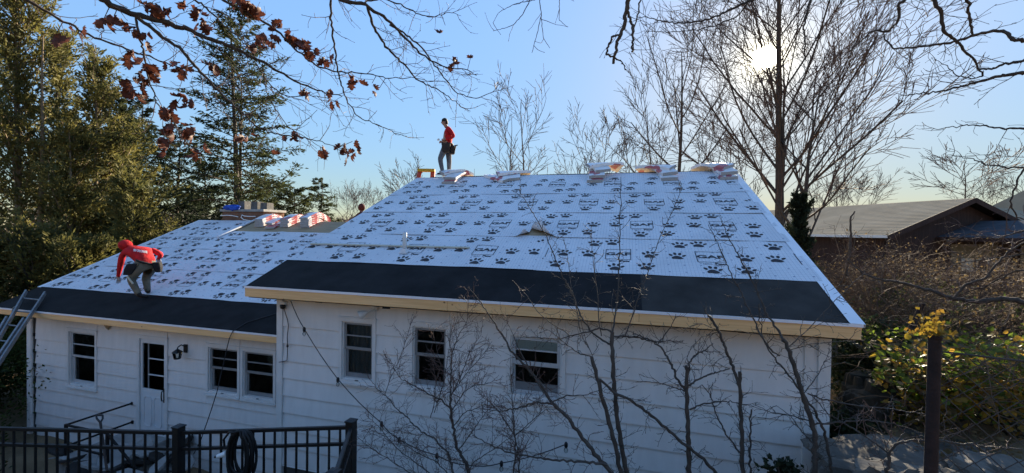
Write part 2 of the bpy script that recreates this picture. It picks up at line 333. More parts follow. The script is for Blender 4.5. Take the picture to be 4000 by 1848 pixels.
def link_np(name, V, Fq, material, parent=None, smooth=True, mi=None, mats=None):
    """mesh object straight from numpy arrays; Fq is (n,3) or (n,4)"""
    V = np.asarray(V, np.float32); Fq = np.asarray(Fq, np.int32); n, k = Fq.shape
    off = np.array(wloc(parent)) if parent is not None else np.zeros(3)
    V = V-off.astype(np.float32)*0
    me = bpy.data.meshes.new(name); me.vertices.add(len(V)); me.vertices.foreach_set('co', V.ravel())
    me.loops.add(n*k); me.loops.foreach_set('vertex_index', Fq.ravel())
    me.polygons.add(n); me.polygons.foreach_set('loop_start', np.arange(0, n*k, k, dtype=np.int32)); me.polygons.foreach_set('loop_total', np.full(n, k, np.int32))
    for mm in (mats or [material]): me.materials.append(mm)
    if mi is not None: me.polygons.foreach_set('material_index', np.asarray(mi, np.int32))
    me.polygons.foreach_set('use_smooth', np.full(n, smooth))
    me.update(); me.validate()
    o = bpy.data.objects.new(name, me); COL.objects.link(o)
    if parent is not None: o.parent = parent; o.location = -wloc(parent)
    if parent is not None and name in ('crown', 'twigs', 'foliage', 'stem', 'stems', 'leaf_stalks', 'limbs'): o['kind'] = 'stuff'
    return o

STUFF = {'crown', 'twigs', 'foliage', 'stem', 'stems', 'limb_wood', 'leaf_stalks', 'leaves', 'wire_mesh'}
def prisms(P0, P1, R0, R1, n=3):
    """independent tapered sticks, all at once"""
    P0 = np.asarray(P0, float); P1 = np.asarray(P1, float); R0 = np.asarray(R0, float); R1 = np.asarray(R1, float)
    d = P1-P0; L = np.linalg.norm(d, axis=1)[:, None]+1e-9; d = d/L
    ref = np.where(np.abs(d[:, 2:3]) < 0.9, np.array([[0, 0, 1.0]]), np.array([[1.0, 0, 0]]))
    a = np.cross(d, ref); a /= np.linalg.norm(a, axis=1)[:, None]; b = np.cross(d, a)
    ang = 2*pi*np.arange(n)/n; c = np.cos(ang)[None, :, None]; s = np.sin(ang)[None, :, None]
    ring = c*a[:, None, :]+s*b[:, None, :]
    V = np.concatenate([P0[:, None, :]+ring*R0[:, None, None], P1[:, None, :]+ring*R1[:, None, None]], axis=1)   # (m,2n,3)
    m = len(P0); base = (np.arange(m)*2*n)[:, None, None]
    i = np.arange(n); q = np.stack([i, (i+1) % n, n+(i+1) % n, n+i], axis=1)[None]
    return V.reshape(-1, 3), (base+q).reshape(-1, 4)

def thing(name, label, cat, loc=(0, 0, 0), group=None):
    o = bpy.data.objects.new(name, None); COL.objects.link(o); o.location = Vector([float(c) for c in loc]); o.empty_display_size = 0.1
    o['label'] = label; o['category'] = cat
    if group: o['group'] = group
    return o
def tag(o, label, cat, group=None):
    o['label'] = label; o['category'] = cat
    if group: o['group'] = group
    return o
def copy_thing(root, loc, label, rz=0.0):
    r = root.copy(); COL.objects.link(r); r.location = Vector([float(c) for c in loc]); r.rotation_euler = (0, 0, rz); r['label'] = label
    for ch in list(root.children):
        c = ch.copy(); COL.objects.link(c); c.parent = r
        for g in list(ch.children):
            d = g.copy(); COL.objects.link(d); d.parent = c
    return r
def sstep(x, a, b):
    t = np.clip((np.asarray(x, float)-a)/(b-a), 0, 1); return t*t*(3-2*t)

# ================================================================== THE SETTING: ground
def ground_h(x, y):
    x = np.asarray(x, float); y = np.asarray(y, float)
    front = -4.2+1.2*sstep(x, -9.5, -6)+0.3*sstep(x, -6, -2.5)+1.25*sstep(x, -1.2, 0.6)
    t = sstep(-y, 0.2, 5.0)**1.1
    z = front*(1-t)+(-0.75)*t
    bank = sstep(x, 0.8, 1.8)*sstep(y, 0.9, 1.9)
    z = z*(1-bank)+(-0.62)*bank
    far = sstep(y, 7.0, 15.0)
    lowr = -3.0-0.6*sstep(y, 20, 60)
    z = z*(1-far)+lowr*far
    left = sstep(-x, 17.5, 24)
    z = z*(1-left*0.7)+(-3.6)*left*0.7
    z = z+sstep(-y, 7.0, 15)*3.6  # added hill out of view, cuts sky light and bounces warm sun
    z = z+0.05*np.sin(1.7*x+0.4*y)*np.cos(1.3*y-0.6*x)+0.03*np.sin(4.1*x+1.0)*np.sin(3.7*y)
    return z
def build_ground():
    xs = np.concatenate([[-900, -500, -300, -200, -130, -90, -65, -50, -40], np.arange(-34, 16, 0.4), [18, 22, 28, 36, 50, 70, 110, 180, 300, 500, 900]])
    ys = np.concatenate([[-60, -30, -18], np.arange(-12, 24, 0.4), [26, 30, 36, 44, 55, 70, 100, 150, 220, 350, 600, 1200]])
    X, Y = np.meshgrid(xs, ys); Z = ground_h(X, Y)
    V = np.stack([X, Y, Z], -1).reshape(-1, 3); nx = len(xs)
    i = np.arange((len(xs)-1)*(len(ys)-1)); r = i//(nx-1); c = i % (nx-1); a = r*nx+c
    m_g = mat('leaf_litter_ground', (0.24, 0.165, 0.095), 0.95, 0.4, 0.9, col2=(0.10, 0.072, 0.038), bump=0.8, bscale=7, detail=8)
    o = link_np('ground', V, np.stack([a, a+1, a+1+nx, a+nx], 1), m_g); o['kind'] = 'structure'
build_ground()
def gz(x, y): return float(ground_h(x, y))

# far road seen past the brush on the right
def build_road():
    mb = MB(); pts = [(9, 9.0), (14, 10.5), (20, 12), (30, 14)]
    m_r = mat('worn_asphalt', (0.16, 0.16, 0.165), 0.9, 0.2, 2, bump=0.2)
    for (a, b) in zip(pts[:-1], pts[1:]):
        n = 6
        for k in range(n):
            q = [(a[0]+(b[0]-a[0])*t/n, a[1]+(b[1]-a[1])*t/n) for t in (k, k+1)]
            mb.poly([(q[0][0], q[0][1]-1.6, max(gz(q[0][0], q[0][1]-1.6), -2.6)+0.10), (q[1][0], q[1][1]-1.6, max(gz(q[1][0], q[1][1]-1.6), -2.6)+0.10),
                     (q[1][0], q[1][1]+1.8, max(gz(q[1][0], q[1][1]+1.8), -2.6)+0.10), (q[0][0], q[0][1]+1.8, max(gz(q[0][0], q[0][1]+1.8), -2.6)+0.10)], m_r)
    o = mb.build('road'); o['kind'] = 'structure'
build_road()

# ================================================================== THE HOUSE
house = thing('white_house', 'white sided house with a low wing, both roofs covered in printed white underlayment', 'house', (-8.4, 3.5, -4.0))
L, RW, RH = 8.727, 5.872, 2.552                  # main eave length, half depth, ridge height above eave
S = hypot(RW, RH); UY, UZ = RW/S, RH/S           # unit vector up the main slope
NY, NZ = -UZ, UY                                  # slope normal
def RP(x, s, h=0.0): return (x, UY*s+NY*h, UZ*s+NZ*h)
wa = radians(23.7); WUY, WUZ = cos(wa), sin(wa); WNY, WNZ = -WUZ, WUY
WY0, WZ0 = 0.85, -1.05; WS = 5.59; WXL, WXR = -17.50, -8.46
WRY, WRZ = WY0+WUY*WS, WZ0+WUZ*WS
def WP(x, s, h=0.0): return (x, WY0+WUY*s+WNY*h, WZ0+WUZ*s+WNZ*h)
YM, YW = 0.414, 1.20                              # front wall planes
XML, XMR = -8.446, -0.145
GZ = -4.25

# windows: (x0, x1, z0, z1) of the clear opening
OPEN_M = [(-7.130, -6.545, -1.53, -0.555), (-5.815, -5.235, -1.51, -0.545), (-4.200, -3.440, -1.455, -0.555)]
OPEN_W = [(-15.345, -14.455, -2.825, -1.55), (-13.02, -12.25, -3.60, -1.53), (-11.03, -10.245, -2.495, -1.545), (-10.105, -9.335, -2.495, -1.545)]

def cut_rects(x0, x1, z0, z1, opens):
    """rectangle minus openings, as rectangles"""
    rects = [(x0, x1, z0, z1)]
    for (a, b, c, d) in opens:
        nxt = []
        for (p, q, r, s) in rects:
            if a >= q or b <= p or c >= s or d <= r: nxt.append((p, q, r, s)); continue
            if p < a: nxt.append((p, a, r, s))
            if q > b: nxt.append((b, q, r, s))
            if r < c: nxt.append((max(p, a), min(q, b), r, c))
            if s > d: nxt.append((max(p, a), min(q, b), d, s))
        rects = nxt
    return [r for r in rects if r[1]-r[0] > 0.012 and r[3]-r[2] > 0.012]

# --- structural wall behind the boards, with real openings
def wall_with_holes(x0, x1, y, z0, z1, opens, thick=0.14):
    mb = MB()
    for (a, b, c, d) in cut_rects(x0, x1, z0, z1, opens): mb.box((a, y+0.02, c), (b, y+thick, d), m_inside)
    mb.build('wall', house)
wall_with_holes(XML+0.02, XMR-0.02, YM, GZ, -0.02, OPEN_M)
wall_with_holes(-16.80, XML, YW, GZ, -1.00, OPEN_W)
mb = MB()                                          # remaining walls, floors, inside
mb.box((XML, YM+0.15, GZ), (XML+0.14, 11.2, -0.02), m_side); mb.box((XMR-0.14, YM+0.15, GZ), (XMR, 11.2, -0.02), m_side)
mb.box((XML, 11.2, GZ), (XMR, 11.34, -0.02), m_side)
mb.box((-16.84, YW+0.15, GZ), (-16.70, 10.6, -1.02), m_side); mb.box((-16.84, 10.6, GZ), (XML-0.01, 10.74, -1.02), m_side)
mb.build('wall', house)
mb = MB()
for xg in (XML, XMR-0.14):                         # gable triangles
    mb.faces([(xg, 0.42, -0.02), (xg, 11.3, -0.02), (xg, RW, RH-0.14), (xg+0.14, 0.42, -0.02), (xg+0.14, 11.3, -0.02), (xg+0.14, RW, RH-0.14)], [(0, 2, 1), (3, 4, 5), (0, 1, 4, 3), (1, 2, 5, 4), (2, 0, 3, 5)], m_side)
mb.faces([(-16.84, 1.3, -1.02), (-16.84, 10.6, -1.02), (-16.84, WRY, WRZ-0.14), (-16.70, 1.3, -1.02), (-16.70, 10.6, -1.02), (-16.70, WRY, WRZ-0.14)], [(0, 2, 1), (3, 4, 5), (0, 1, 4, 3), (1, 2, 5, 4), (2, 0, 3, 5)], m_side)
mb.build('gable_wall', house)
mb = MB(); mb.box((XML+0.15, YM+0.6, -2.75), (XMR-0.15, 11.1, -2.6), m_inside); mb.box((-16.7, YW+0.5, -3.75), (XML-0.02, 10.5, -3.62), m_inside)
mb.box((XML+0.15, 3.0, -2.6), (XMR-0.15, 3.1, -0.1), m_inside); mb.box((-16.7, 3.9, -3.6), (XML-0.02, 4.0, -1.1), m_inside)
mb.build('floor', house)

# --- lap siding, every course of boards its own piece
def siding(x0, x1, y, zfirst, pitch, zbot, ztop, opens, seed):
    r = random.Random(seed); mg = [(a-0.045, b+0.045, c-0.045, d+0.045) for a, b, c, d in opens]
    z1 = ztop; z0 = zfirst
    while z1 > zbot:
        z0 = max(z0, zbot)
        for (a, b, c, d) in cut_rects(x0, x1, z0, z1, mg):
            # long runs are made of several boards
            n = 1 if b-a < 3.4 else int((b-a)/2.6)
            cuts = [a]+sorted(a+(b-a)*(k+r.uniform(-.25, .25))/n for k in range(1, n))+[b]
            for p, q in zip(cuts[:-1], cuts[1:]):
                m = MB(); wob = r.uniform(-0.0015, 0.0015); e = 0.0012
                yb = y-0.034+wob; yt = y-0.006+wob; yc = yb+(yt-yb)*(d-z0)/(z1-z0+1e-9)
                j0, j1 = r.uniform(-0.002, 0.002), r.uniform(-0.002, 0.002)
                vs = [(p+e, yb, c+j0), (q-e, yb, c+j1), (q-e, y+0.015, c+j1), (p+e, y+0.015, c+j0), (p+e, yc, d), (q-e, yc, d), (q-e, y+0.015, d), (p+e, y+0.015, d)]
                m.faces(vs, [(0, 3, 2, 1), (4, 5, 6, 7), (0, 1, 5, 4), (1, 2, 6, 5), (2, 3, 7, 6), (3, 0, 4, 7)], m_side)
                m.build('siding_board', house)
        z1 = z0; z0 = z0-pitch
siding(XML+0.10, XMR-0.03, YM, -0.7325, 0.3048, -3.2, -0.20, OPEN_M, 1)
siding(-16.58, XML-0.012, YW, -1.845, 0.3025, GZ, -1.22, OPEN_W, 2)
# corner boards
mb = MB(); mb.box((XML-0.02, YM-0.050, GZ), (XML+0.10, YM+0.012, -0.18), m_trim); mb.box((XML-0.022, YM+0.012, GZ), (XML-0.002, YM+0.9, -0.18), m_trim); mb.build('corner_board', house, bevel=0.003)
mb = MB(); mb.box((XMR-0.115, YM-0.052, -4.0), (XMR+0.02, YM+0.012, -0.18), m_trim); mb.box((XMR+0.001, YM+0.012, -4.0), (XMR+0.022, YM+0.16, -0.18), m_trim); mb.build('corner_board', house, bevel=0.003)
mb = MB(); mb.box((XMR-0.262, YM-0.046, -4.0), (XMR-0.165, YM+0.01, -0.18), m_trim); mb.build('corner_board', house, bevel=0.003)
mb = MB(); mb.box((-16.86, YW-0.050, GZ), (-16.74, YW+0.012, -1.2), m_trim); mb.build('corner_board', house, bevel=0.003)
# downspout at the wing's left corner
mb = MB(); mb.tube([(-16.66, YW-0.06, -1.35), (-16.66, YW-0.06, -1.45), (-16.655, YW-0.055, -2.6), (-16.65, YW-0.055, -4.1)], 0.038, 8, m_trim)
for z in (-1.75, -2.15, -2.5, -2.9, -3.3): mb.box((-16.615, YW-0.05, z-0.03), (-16.57, YW-0.021, z+0.05), m_dark)
mb.build('downspout', house)

# --- windows
def window(o, y, kind, sash_m):
    x0, x1, z0, z1 = o; w = x1-x0; h = z1-z0
    mb = MB(); c = 0.062
    for (a, b, cc, d) in ((x0-c, x0, z0-0.0, z1+0.0), (x1, x1+c, z0, z1)): mb.box((a, y-0.046, cc), (b, y+0.05, d), m_trim)
    mb.box((x0-c, y-0.048, z1), (x1+c, y+0.05, z1+c), m_trim)
    mb.box((x0-c-0.012, y-0.056, z1+c), (x1+c+0.012, y+0.02, z1+c+0.02), m_trim)
    mb.box((x0-c, y-0.048, z0-0.045), (x1+c, y+0.05, z0), m_trim)
    fr = mb.build('window', house, bevel=0.003)
    mb = MB(); mb.box((x0-c-0.015, y-0.072, z0-0.075), (x1+c+0.015, y+0.02, z0-0.046), m_trim); mb.build('sill', fr)
    mb = MB(); t = 0.022                                   # grooved inner stop
    for (a, b, cc, d) in ((x0, x0+t, z0, z1), (x1-t, x1, z0, z1), (x0+t, x1-t, z1-t, z1), (x0+t, x1-t, z0, z0+t)): mb.box((a, y-0.018, cc), (b, y+0.045, d), m_trim)
    mb.build('stop', fr)
    zm = z0+h*0.535
    def sash(a, b, c0, c1, yy, st, rails, name):
        m = MB(); bt, tp = rails
        m.box((a, yy, c0), (a+st, yy+0.03, c1), sash_m); m.box((b-st, yy, c0), (b, yy+0.03, c1), sash_m)
        m.box((a+st, yy+0.001, c0), (b-st, yy+0.029, c0+bt), sash_m); m.box((a+st, yy+0.001, c1-tp), (b-st, yy+0.029, c1), sash_m)
        m.build(name, fr)
        g = MB(); g.box((a+st-0.004, yy+0.012, c0+bt-0.004), (b-st+0.004, yy+0.017, c1-tp+0.004), m_glass); g.build('pane', fr)
        return (a+st, b-st, c0+bt, c1-tp)
    a, b = x0+t, x1-t
    st = 0.035
    if kind == 'open':
        up = sash(a, b, zm-0.02, z1-t, y+0.006, 0.045, (0.06, 0.045), 'sash')
        m = MB(); m.box((up[0], y+0.01, up[2]+(up[3]-up[2])*0.5), (up[1], y+0.03, up[2]+(up[3]-up[2])*0.5+0.022), sash_m); m.build('muntin', fr)
        m = MB(); m.box((up[0]+0.002, y+0.0245, up[2]+(up[3]-up[2])*0.54), (up[1]-0.002, y+0.0275, up[3]-0.002), m_blind); m.build('blind', fr)
        lo = sash(a, b, z0+t, zm, y+0.05, st, (0.05, 0.04), 'sash')
        m = MB(); m.box((a+0.03, y+0.052, z0+t+0.05), (b-0.03, y+0.06, z0+t+0.17), m_sash_grey); m.build('screen_rail', fr)
    else:
        up = sash(a, b, zm-0.018, z1-t, y+0.006, st, (0.042, 0.035), 'sash')
        zc = up[2]+(up[3]-up[2])*0.5
        m = MB(); m.box((up[0], y+0.008, zc-0.011), (up[1], y+0.03, zc+0.011), sash_m); m.build('muntin', fr)
        lo = sash(a+0.002, b-0.002, z0+t, zm, y+0.042, st+0.012, (0.075, 0.04), 'sash')
        if kind == 'curtain':
            m = MB(); n = 24; xs = np.linspace(a-0.02, b+0.02, n)
            for k in range(n-1):
                ya, yb = y+0.10+0.012*sin(k*1.9), y+0.10+0.012*sin((k+1)*1.9)
                m.poly([(xs[k], ya, z0), (xs[k+1], yb, z0), (xs[k+1], yb, z1), (xs[k], ya, z1)], m_curtain, True)
            m.build('curtain', fr)
    m = MB(); m.box(((x0+x1)/2-0.03, y-0.05, z0-0.005), ((x0+x1)/2+0.03, y-0.037, z0+0.012), m_sash_grey); m.build('latch', fr)
window(OPEN_M[0], YM, 'curtain', m_sash_dim); window(OPEN_M[1], YM, 'shut', m_sash_dim); window(OPEN_M[2], YM, 'open', m_sash)
window(OPEN_W[0], YW, 'shut', m_sash); window(OPEN_W[2], YW, 'shut', m_sash_dim); window(OPEN_W[3], YW, 'shut', m_sash_dim)

# --- storm door in the wing
def door():
    x0, x1, z0, z1 = OPEN_W[1]; y = YW
    mb = MB(); c = 0.075
    mb.box((x0-c, y-0.052, z0-0.3), (x0, y+0.05, z1), m_trim); mb.box((x1, y-0.052, z0-0.3), (x1+c, y+0.05, z1), m_trim); mb.box((x0-c, y-0.054, z1), (x1+c, y+0.05, z1+c), m_trim)
    mb.build('door_frame', house, bevel=0.003)
    mb = MB(); zs = -2.70; st = 0.06
    for (a, b, cc, d) in ((x0+0.006, x0+st, zs, z1-0.006), (x1-st, x1-0.006, zs, z1-0.006), (x0+st, x1-st, z1-0.1, z1-0.006), (x0+st, x1-st, zs, zs+0.05)): mb.box((a, y-0.02, cc), (b, y+0.02, d), m_door)
    mb.box((x0+0.006, y-0.02, z0), (x1-0.006, y+0.02, zs), m_door)
    for zz in (-1.97, -2.33): mb.box((x0+st+0.17, y-0.012, zz-0.012), (x1-st, y+0.012, zz+0.012), m_door)
    mb.box((x0+st+0.15, y-0.01, zs+0.05), (x0+st+0.18, y+0.012, z1-0.1), m_sash_dim)
    d = mb.build('door', house, bevel=0.004)
    mb = MB(); mb.box((x0+st-0.004, y+0.001, zs+0.046), (x1-st+0.004, y+0.006, z1-0.096), m_glass); mb.build('pane', d)
    mb = MB()                                              # two raised panels with clipped corners
    for cx in (x0+0.235, x1-0.235):
        hw = 0.115; zt, zb = zs-0.12, z0+0.12
        out_ = [(cx-hw, zb+0.06), (cx-hw+0.05, zb), (cx+hw-0.05, zb), (cx+hw, zb+0.06), (cx+hw, zt-0.06), (cx+hw-0.05, zt), (cx-hw+0.05, zt), (cx-hw, zt-0.06)]
        for p, q in zip(out_, out_[1:]+out_[:1]): mb.bar((p[0], y-0.022, p[1]), (q[0], y-0.022, q[1]), 0.012, 0.018, m_door, up=(0, 1, 0))
    mb.build('door_panel', d)
    mb = MB(); mb.tube([(x1-0.045, y-0.022, -2.62), (x1-0.045, y-0.075, -2.64), (x1-0.045, y-0.085, -2.74), (x1-0.045, y-0.075, -2.84), (x1-0.045, y-0.022, -2.86)], 0.013, 6, m_black)
    mb.box((x1-0.065, y-0.03, -2.9), (x1-0.025, y-0.0205, -2.58), m_black); mb.build('handle', d)
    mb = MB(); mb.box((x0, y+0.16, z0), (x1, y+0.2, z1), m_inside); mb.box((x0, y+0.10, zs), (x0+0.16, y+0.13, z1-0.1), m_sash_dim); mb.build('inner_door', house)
door()

# --- roof decks, soffits, fascia
def slab(P, x0, x1, s0, s1, h0, h1, material, name):
    mb = MB(); v = [P(x, s, h) for h in (h0, h1) for (x, s) in ((x0, s0), (x1, s0), (x1, s1), (x0, s1))]
    mb.faces(v, [(0, 3, 2, 1), (4, 5, 6, 7), (0, 1, 5, 4), (1, 2, 6, 5), (2, 3, 7, 6), (3, 0, 4, 7)], material); return mb.build(name, house)
# plywood sheets, each 2.44 x 1.22
def deck(P, x0, x1, s1, seed):
    r = random.Random(seed); s = 0.0; k = 0
    while s < s1-0.02:
        e = min(s+1.22, s1); x = x0-(1.22 if k % 2 else 0)
        while x < x1-0.02:
            a, b = max(x, x0), min(x+2.44, x1)
            if b-a > 0.02: slab(P, a+0.002, b-0.002, s+0.002, e-0.002, -0.014+r.uniform(-.001, 0), 0.0+r.uniform(-.0012, 0), m_ply, 'plywood_sheet')
            x += 2.44
        s = e; k += 1
deck(RP, -L, 0.0, S, 3); deck(WP, WXL, WXR, WS, 4)
# back slopes
def back(P2, x0, x1, name):
    mb = MB(); mb.faces([P2(x0, 0), P2(x1, 0), P2(x1, 1), P2(x0, 1), P2(x0, 0, -.02), P2(x1, 0, -.02), P2(x1, 1, -.02), P2(x0, 1, -.02)], [(0, 1, 2, 3), (7, 6, 5, 4), (0, 4, 5, 1), (2, 6, 7, 3), (1, 5, 6, 2), (3, 7, 4, 0)], m_ply); mb.build(name, house)
back(lambda x, t, h=0: (x, RW+0.002+t*RW, RH+h-t*RH), -L, 0.0, 'rear_roof_slope')
back(lambda x, t, h=0: (x, WRY+0.002+t*(WRY-WY0), WRZ+h-t*(WRZ-WZ0)), WXL, XML-0.03, 'rear_roof_slope')
# dark ridge board/paper line along the main ridge
mb = MB(); mb.bar((-L+0.5, RW+0.02, RH+0.012), (-0.25, RW+0.02, RH+0.012), 0.06, 0.022, m_dark); mb.build('ridge_strip', house)
# fascia boards
def fascia(xs, y, zt, zb, seed):
    r = random.Random(seed)
    for a, b in zip(xs[:-1], xs[1:]):
        mb = MB(); j = r.uniform(-0.003, 0.003)
        mb.box((a+0.0015, y-0.022+j, zb+r.uniform(-.004, .004)), (b-0.0015, y+0.016+j, zt), m_pine); mb.build('fascia_board', house, bevel=0.003)
fascia([-8.74, -5.05, -1.72, 0.0], 0.0, -0.018, -0.178, 5)
fascia([-17.52, -13.9, -11.3, XML-0.02], WY0, WZ0-0.018, WZ0-0.155, 6)
def rake_board(P, x, s1, name='rake_board'):
    mb = MB(); v = [P(xx, s, h) for xx in (x, x+0.022) for (s, h) in ((0, -0.155), (s1, -0.155), (s1, -0.016), (0, -0.016))]
    mb.faces(v, [(0, 1, 2, 3), (7, 6, 5, 4), (0, 4, 5, 1), (1, 5, 6, 2), (2, 6, 7, 3), (3, 7, 4, 0)], m_pine); mb.build(name, house)
rake_board(RP, 0.003, S); rake_board(RP, -L-0.025, S); rake_board(WP, WXL-0.025, WS)
mb = MB(); mb.box((0.003, -0.02, -0.20), (0.025, 0.35, -0.178), m_dark); mb.box((-8.7, 0.02, -0.195), (-0.02, YM-0.01, -0.165), m_dark); mb.box((WXL, WY0+0.02, WZ0-0.16), (XML-0.03, YW-0.01, WZ0-0.135), m_dark); mb.build('soffit', house)  # near-black sheets put in for the shade of the open eaves
# torn felt hanging in the gap below the fascia
mb = MB(); r = random.Random(11); xs = np.linspace(-8.3, -0.3, 60)
for k in range(59):
    if r.random() < 0.55:
        a, b = r.uniform(0.004, 0.022), r.uniform(0.004, 0.022)
        if -6.35 < xs[k] < -5.9: a, b = 0.045, 0.04
        mb.poly([(xs[k], 0.004, -0.176-a), (xs[k+1], 0.004, -0.176-b), (xs[k+1], 0.006, -0.165), (xs[k], 0.006, -0.165)], m_dark)
mb.build('torn_felt', house)['kind'] = 'stuff'
# drip edges: white metal along eaves and rakes
mb = MB(); mb.box((-8.745, -0.034, -0.032), (0.012, -0.0245, 0.004), m_metal_white); mb.poly([RP(-8.745, -0.034, 0.0055), RP(0.0, -0.034, 0.0055), RP(0.0, 0.05, 0.0055), RP(-8.745, 0.05, 0.0055)], m_metal_white); mb.build('drip_edge', house)
mb = MB(); mb.box((WXL-0.01, WY0-0.034, WZ0-0.032), (XML-0.022, WY0-0.0245, WZ0+0.004), m_metal_white); mb.build('drip_edge', house)
mb = MB()
v = [RP(x, s, h) for h in (0.016, 0.019) for (x, s) in ((-0.115, -0.02), (0.03, -0.03), (0.03, S), (-0.115, S))]
mb.faces(v, [(0, 3, 2, 1), (4, 5, 6, 7), (0, 1, 5, 4), (1, 2, 6, 5), (2, 3, 7, 6), (3, 0, 4, 7)], m_metal_white)
v = [RP(x, s, h) for x in (0.0275, 0.0305) for (s, h) in ((-0.03, -0.03), (S, -0.03), (S, 0.016), (-0.03, 0.016))]
mb.faces(v, [(0, 1, 2, 3), (7, 6, 5, 4), (0, 4, 5, 1), (1, 5, 6, 2), (2, 6, 7, 3), (3, 7, 4, 0)], m_metal_white)
dr = mb.build('rake_drip_edge', house)
mb = MB()
for (s0, s1) in ((1.35, 1.355), (3.4, 3.405)):
    mb.poly([RP(-0.113, s0, 0.0205), RP(0.028, s0, 0.0205), RP(0.028, s1, 0.0205), RP(-0.113, s1, 0.0205)], m_print_grey)
mb.build('lap_seam', dr)
mb = MB(); v = [WP(x, s, h) for h in (0.012, 0.016) for (x, s) in ((WXL-0.03, 0.9), (WXL+0.10, 0.9), (WXL+0.10, WS), (WXL-0.03, WS))]
mb.faces(v, [(0, 3, 2, 1), (4, 5, 6, 7), (0, 1, 5, 4), (1, 2, 6, 5), (2, 3, 7, 6), (3, 0, 4, 7)], m_metal_white); mb.build('rake_drip_edge', house)

# --- membranes
def wr(x, s, seed):
    return 0.0050*(np.sin(2.3*x+1.9*s+seed)+0.8*np.sin(5.1*x-3.3*s+2*seed)+0.7*np.sin(1.3*x-6.4*s+3*seed)+0.5*np.sin(9.7*x+4.1*s+seed))*0.55 + 0.010*np.maximum(0, np.sin(2.9*x+1.1*s+1.7*seed+0.6*np.sin(3*s)))**14 + 0.008*np.maximum(0, np.sin(-1.9*x+2.3*s+0.9*seed))**18
def sheet(name, P, x0, x1, s0, s1, hb, ht, material, seed, edge=0.02, dx=0.11, ds=0.09, flap=None, skew=0.0, wamp=1.0):
    """rolled sheet laid on the slope; returns its object and its height function"""
    def hf(x, s):
        t = np.clip((s-s0)/(s1-s0), 0, 1); return hb+(ht-hb)*t+0.004+wamp*wr(x, s, seed)*np.clip((s-s0)/0.1, 0.25, 1)
    nx = max(2, int((x1-x0)/dx)); ns = max(2, int((s1-s0)/ds)); r = np.random.default_rng(seed)
    X, Sg = np.meshgrid(np.linspace(x0, x1, nx+1), np.linspace(s0, s1, ns+1))
    jag = 0.006*np.sin(3.1*X[0]+seed)+0.004*np.sin(7.7*X[0]+2*seed)
    Sg[0] += jag
    X[:, 0] += skew*(Sg[:, 0]-s0)
    Hh = hf(X, Sg); PX, PS, PH = X.copy(), Sg.copy(), Hh.copy()
    if flap is not None:                      # a corner of the sheet curls up and back
        (ax, as_), (bx, bs), rad = flap
        dxn, dsn = bx-ax, bs-as_; ln = hypot(dxn, dsn); nxn, nsn = dsn/ln, -dxn/ln          # normal towards the lifted corner
        d = (X-ax)*nxn+(Sg-as_)*nsn; m = d > 0
        ang = np.minimum(d/rad, 2.7); ex = np.maximum(d-2.7*rad, 0)
        PX = np.where(m, X-nxn*d+nxn*(rad*np.sin(ang)+ex*cos(2.7)), X); PS = np.where(m, Sg-nsn*d+nsn*(rad*np.sin(ang)+ex*cos(2.7)), Sg)
        PH = np.where(m, Hh+rad*(1-np.cos(ang))+ex*sin(2.7), Hh)
    V = np.array([P(a, b, c) for a, b, c in zip(PX.ravel(), PS.ravel(), PH.ravel())])
    n1 = nx+1; i = np.arange(nx*ns); a = (i//nx)*n1+i % nx
    o = link_np(name, V, np.stack([a, a+1, a+1+n1, a+n1], 1), material, house)
    uvl = o.data.uv_layers.new(name='sheet'); li = np.empty(len(o.data.loops), np.int32); o.data.loops.foreach_get('vertex_index', li)
    uvl.data.foreach_set('uv', np.stack([X.ravel()[li], Sg.ravel()[li]-s0], 1).astype(np.float32).ravel())
    return o, hf

# the printed pattern: paw, framed word, word below; flat print as thin shapes on the sheet
def text_tris(body, sx, size, offset=0.0):
    cu = bpy.data.curves.new('t', 'FONT'); cu.body = body; cu.align_x = 'CENTER'; cu.align_y = 'CENTER'; cu.size = size; cu.offset = offset; cu.resolution_u = 3
    ob = bpy.data.objects.new('t', cu); COL.objects.link(ob); dg = bpy.context.evaluated_depsgraph_get()
    me = ob.evaluated_get(dg).to_mesh(); vs = [(v.co.x*sx, v.co.y) for v in me.vertices]; fs = [tuple(p.vertices) for p in me.polygons]
    ob.evaluated_get(dg).to_mesh_clear(); bpy.data.objects.remove(ob); bpy.data.curves.remove(cu); return vs, fs
def ellipse(cx, cy, rx, ry, rot, n=9, pinch=0.0):
    o_ = []
    for k in range(n):
        a = 2*pi*k/n; x, y = rx*cos(a), ry*sin(a)*(1+pinch*cos(a)); o_.append((cx+x*cos(rot)-y*sin(rot), cy+x*sin(rot)+y*cos(rot)))
    return o_
def smooth_loop(pts):
    out_ = []
    n = len(pts)
    for i in range(n):
        p, q = pts[i], pts[(i+1) % n]; out_ += [(0.75*p[0]+0.25*q[0], 0.75*p[1]+0.25*q[1]), (0.25*p[0]+0.75*q[0], 0.25*p[1]+0.75*q[1])]
    return out_
PAW = [smooth_loop([(-0.075, -0.095), (-0.03, -0.085), (0.03, -0.10), (0.08, -0.085), (0.085, -0.045), (0.045, 0.0), (0.0, 0.025), (-0.05, 0.0), (-0.085, -0.045)]),
       ellipse(-0.088, 0.045, 0.026, 0.041, 0.45, pinch=-0.25), ellipse(-0.022, 0.088, 0.026, 0.045, 0.10, pinch=-0.2), ellipse(0.048, 0.080, 0.026, 0.044, -0.25, pinch=0.2), ellipse(0.105, 0.022, 0.024, 0.042, -0.75, pinch=0.25)]
WORD = text_tris('GAF', 1.42, 0.145, 0.006)
SUB1 = text_tris('Tiger', 1.15, 0.075, 0.0); SUB2 = text_tris('Paw', 1.2, 0.075, 0.004)
PAWS_AT = [(-0.405, 0.40), (-0.11, 0.455), (0.485, -0.01), (0.895, -0.005), (-0.035, -0.445), (0.415, -0.405)]
PITCHX = 1.375
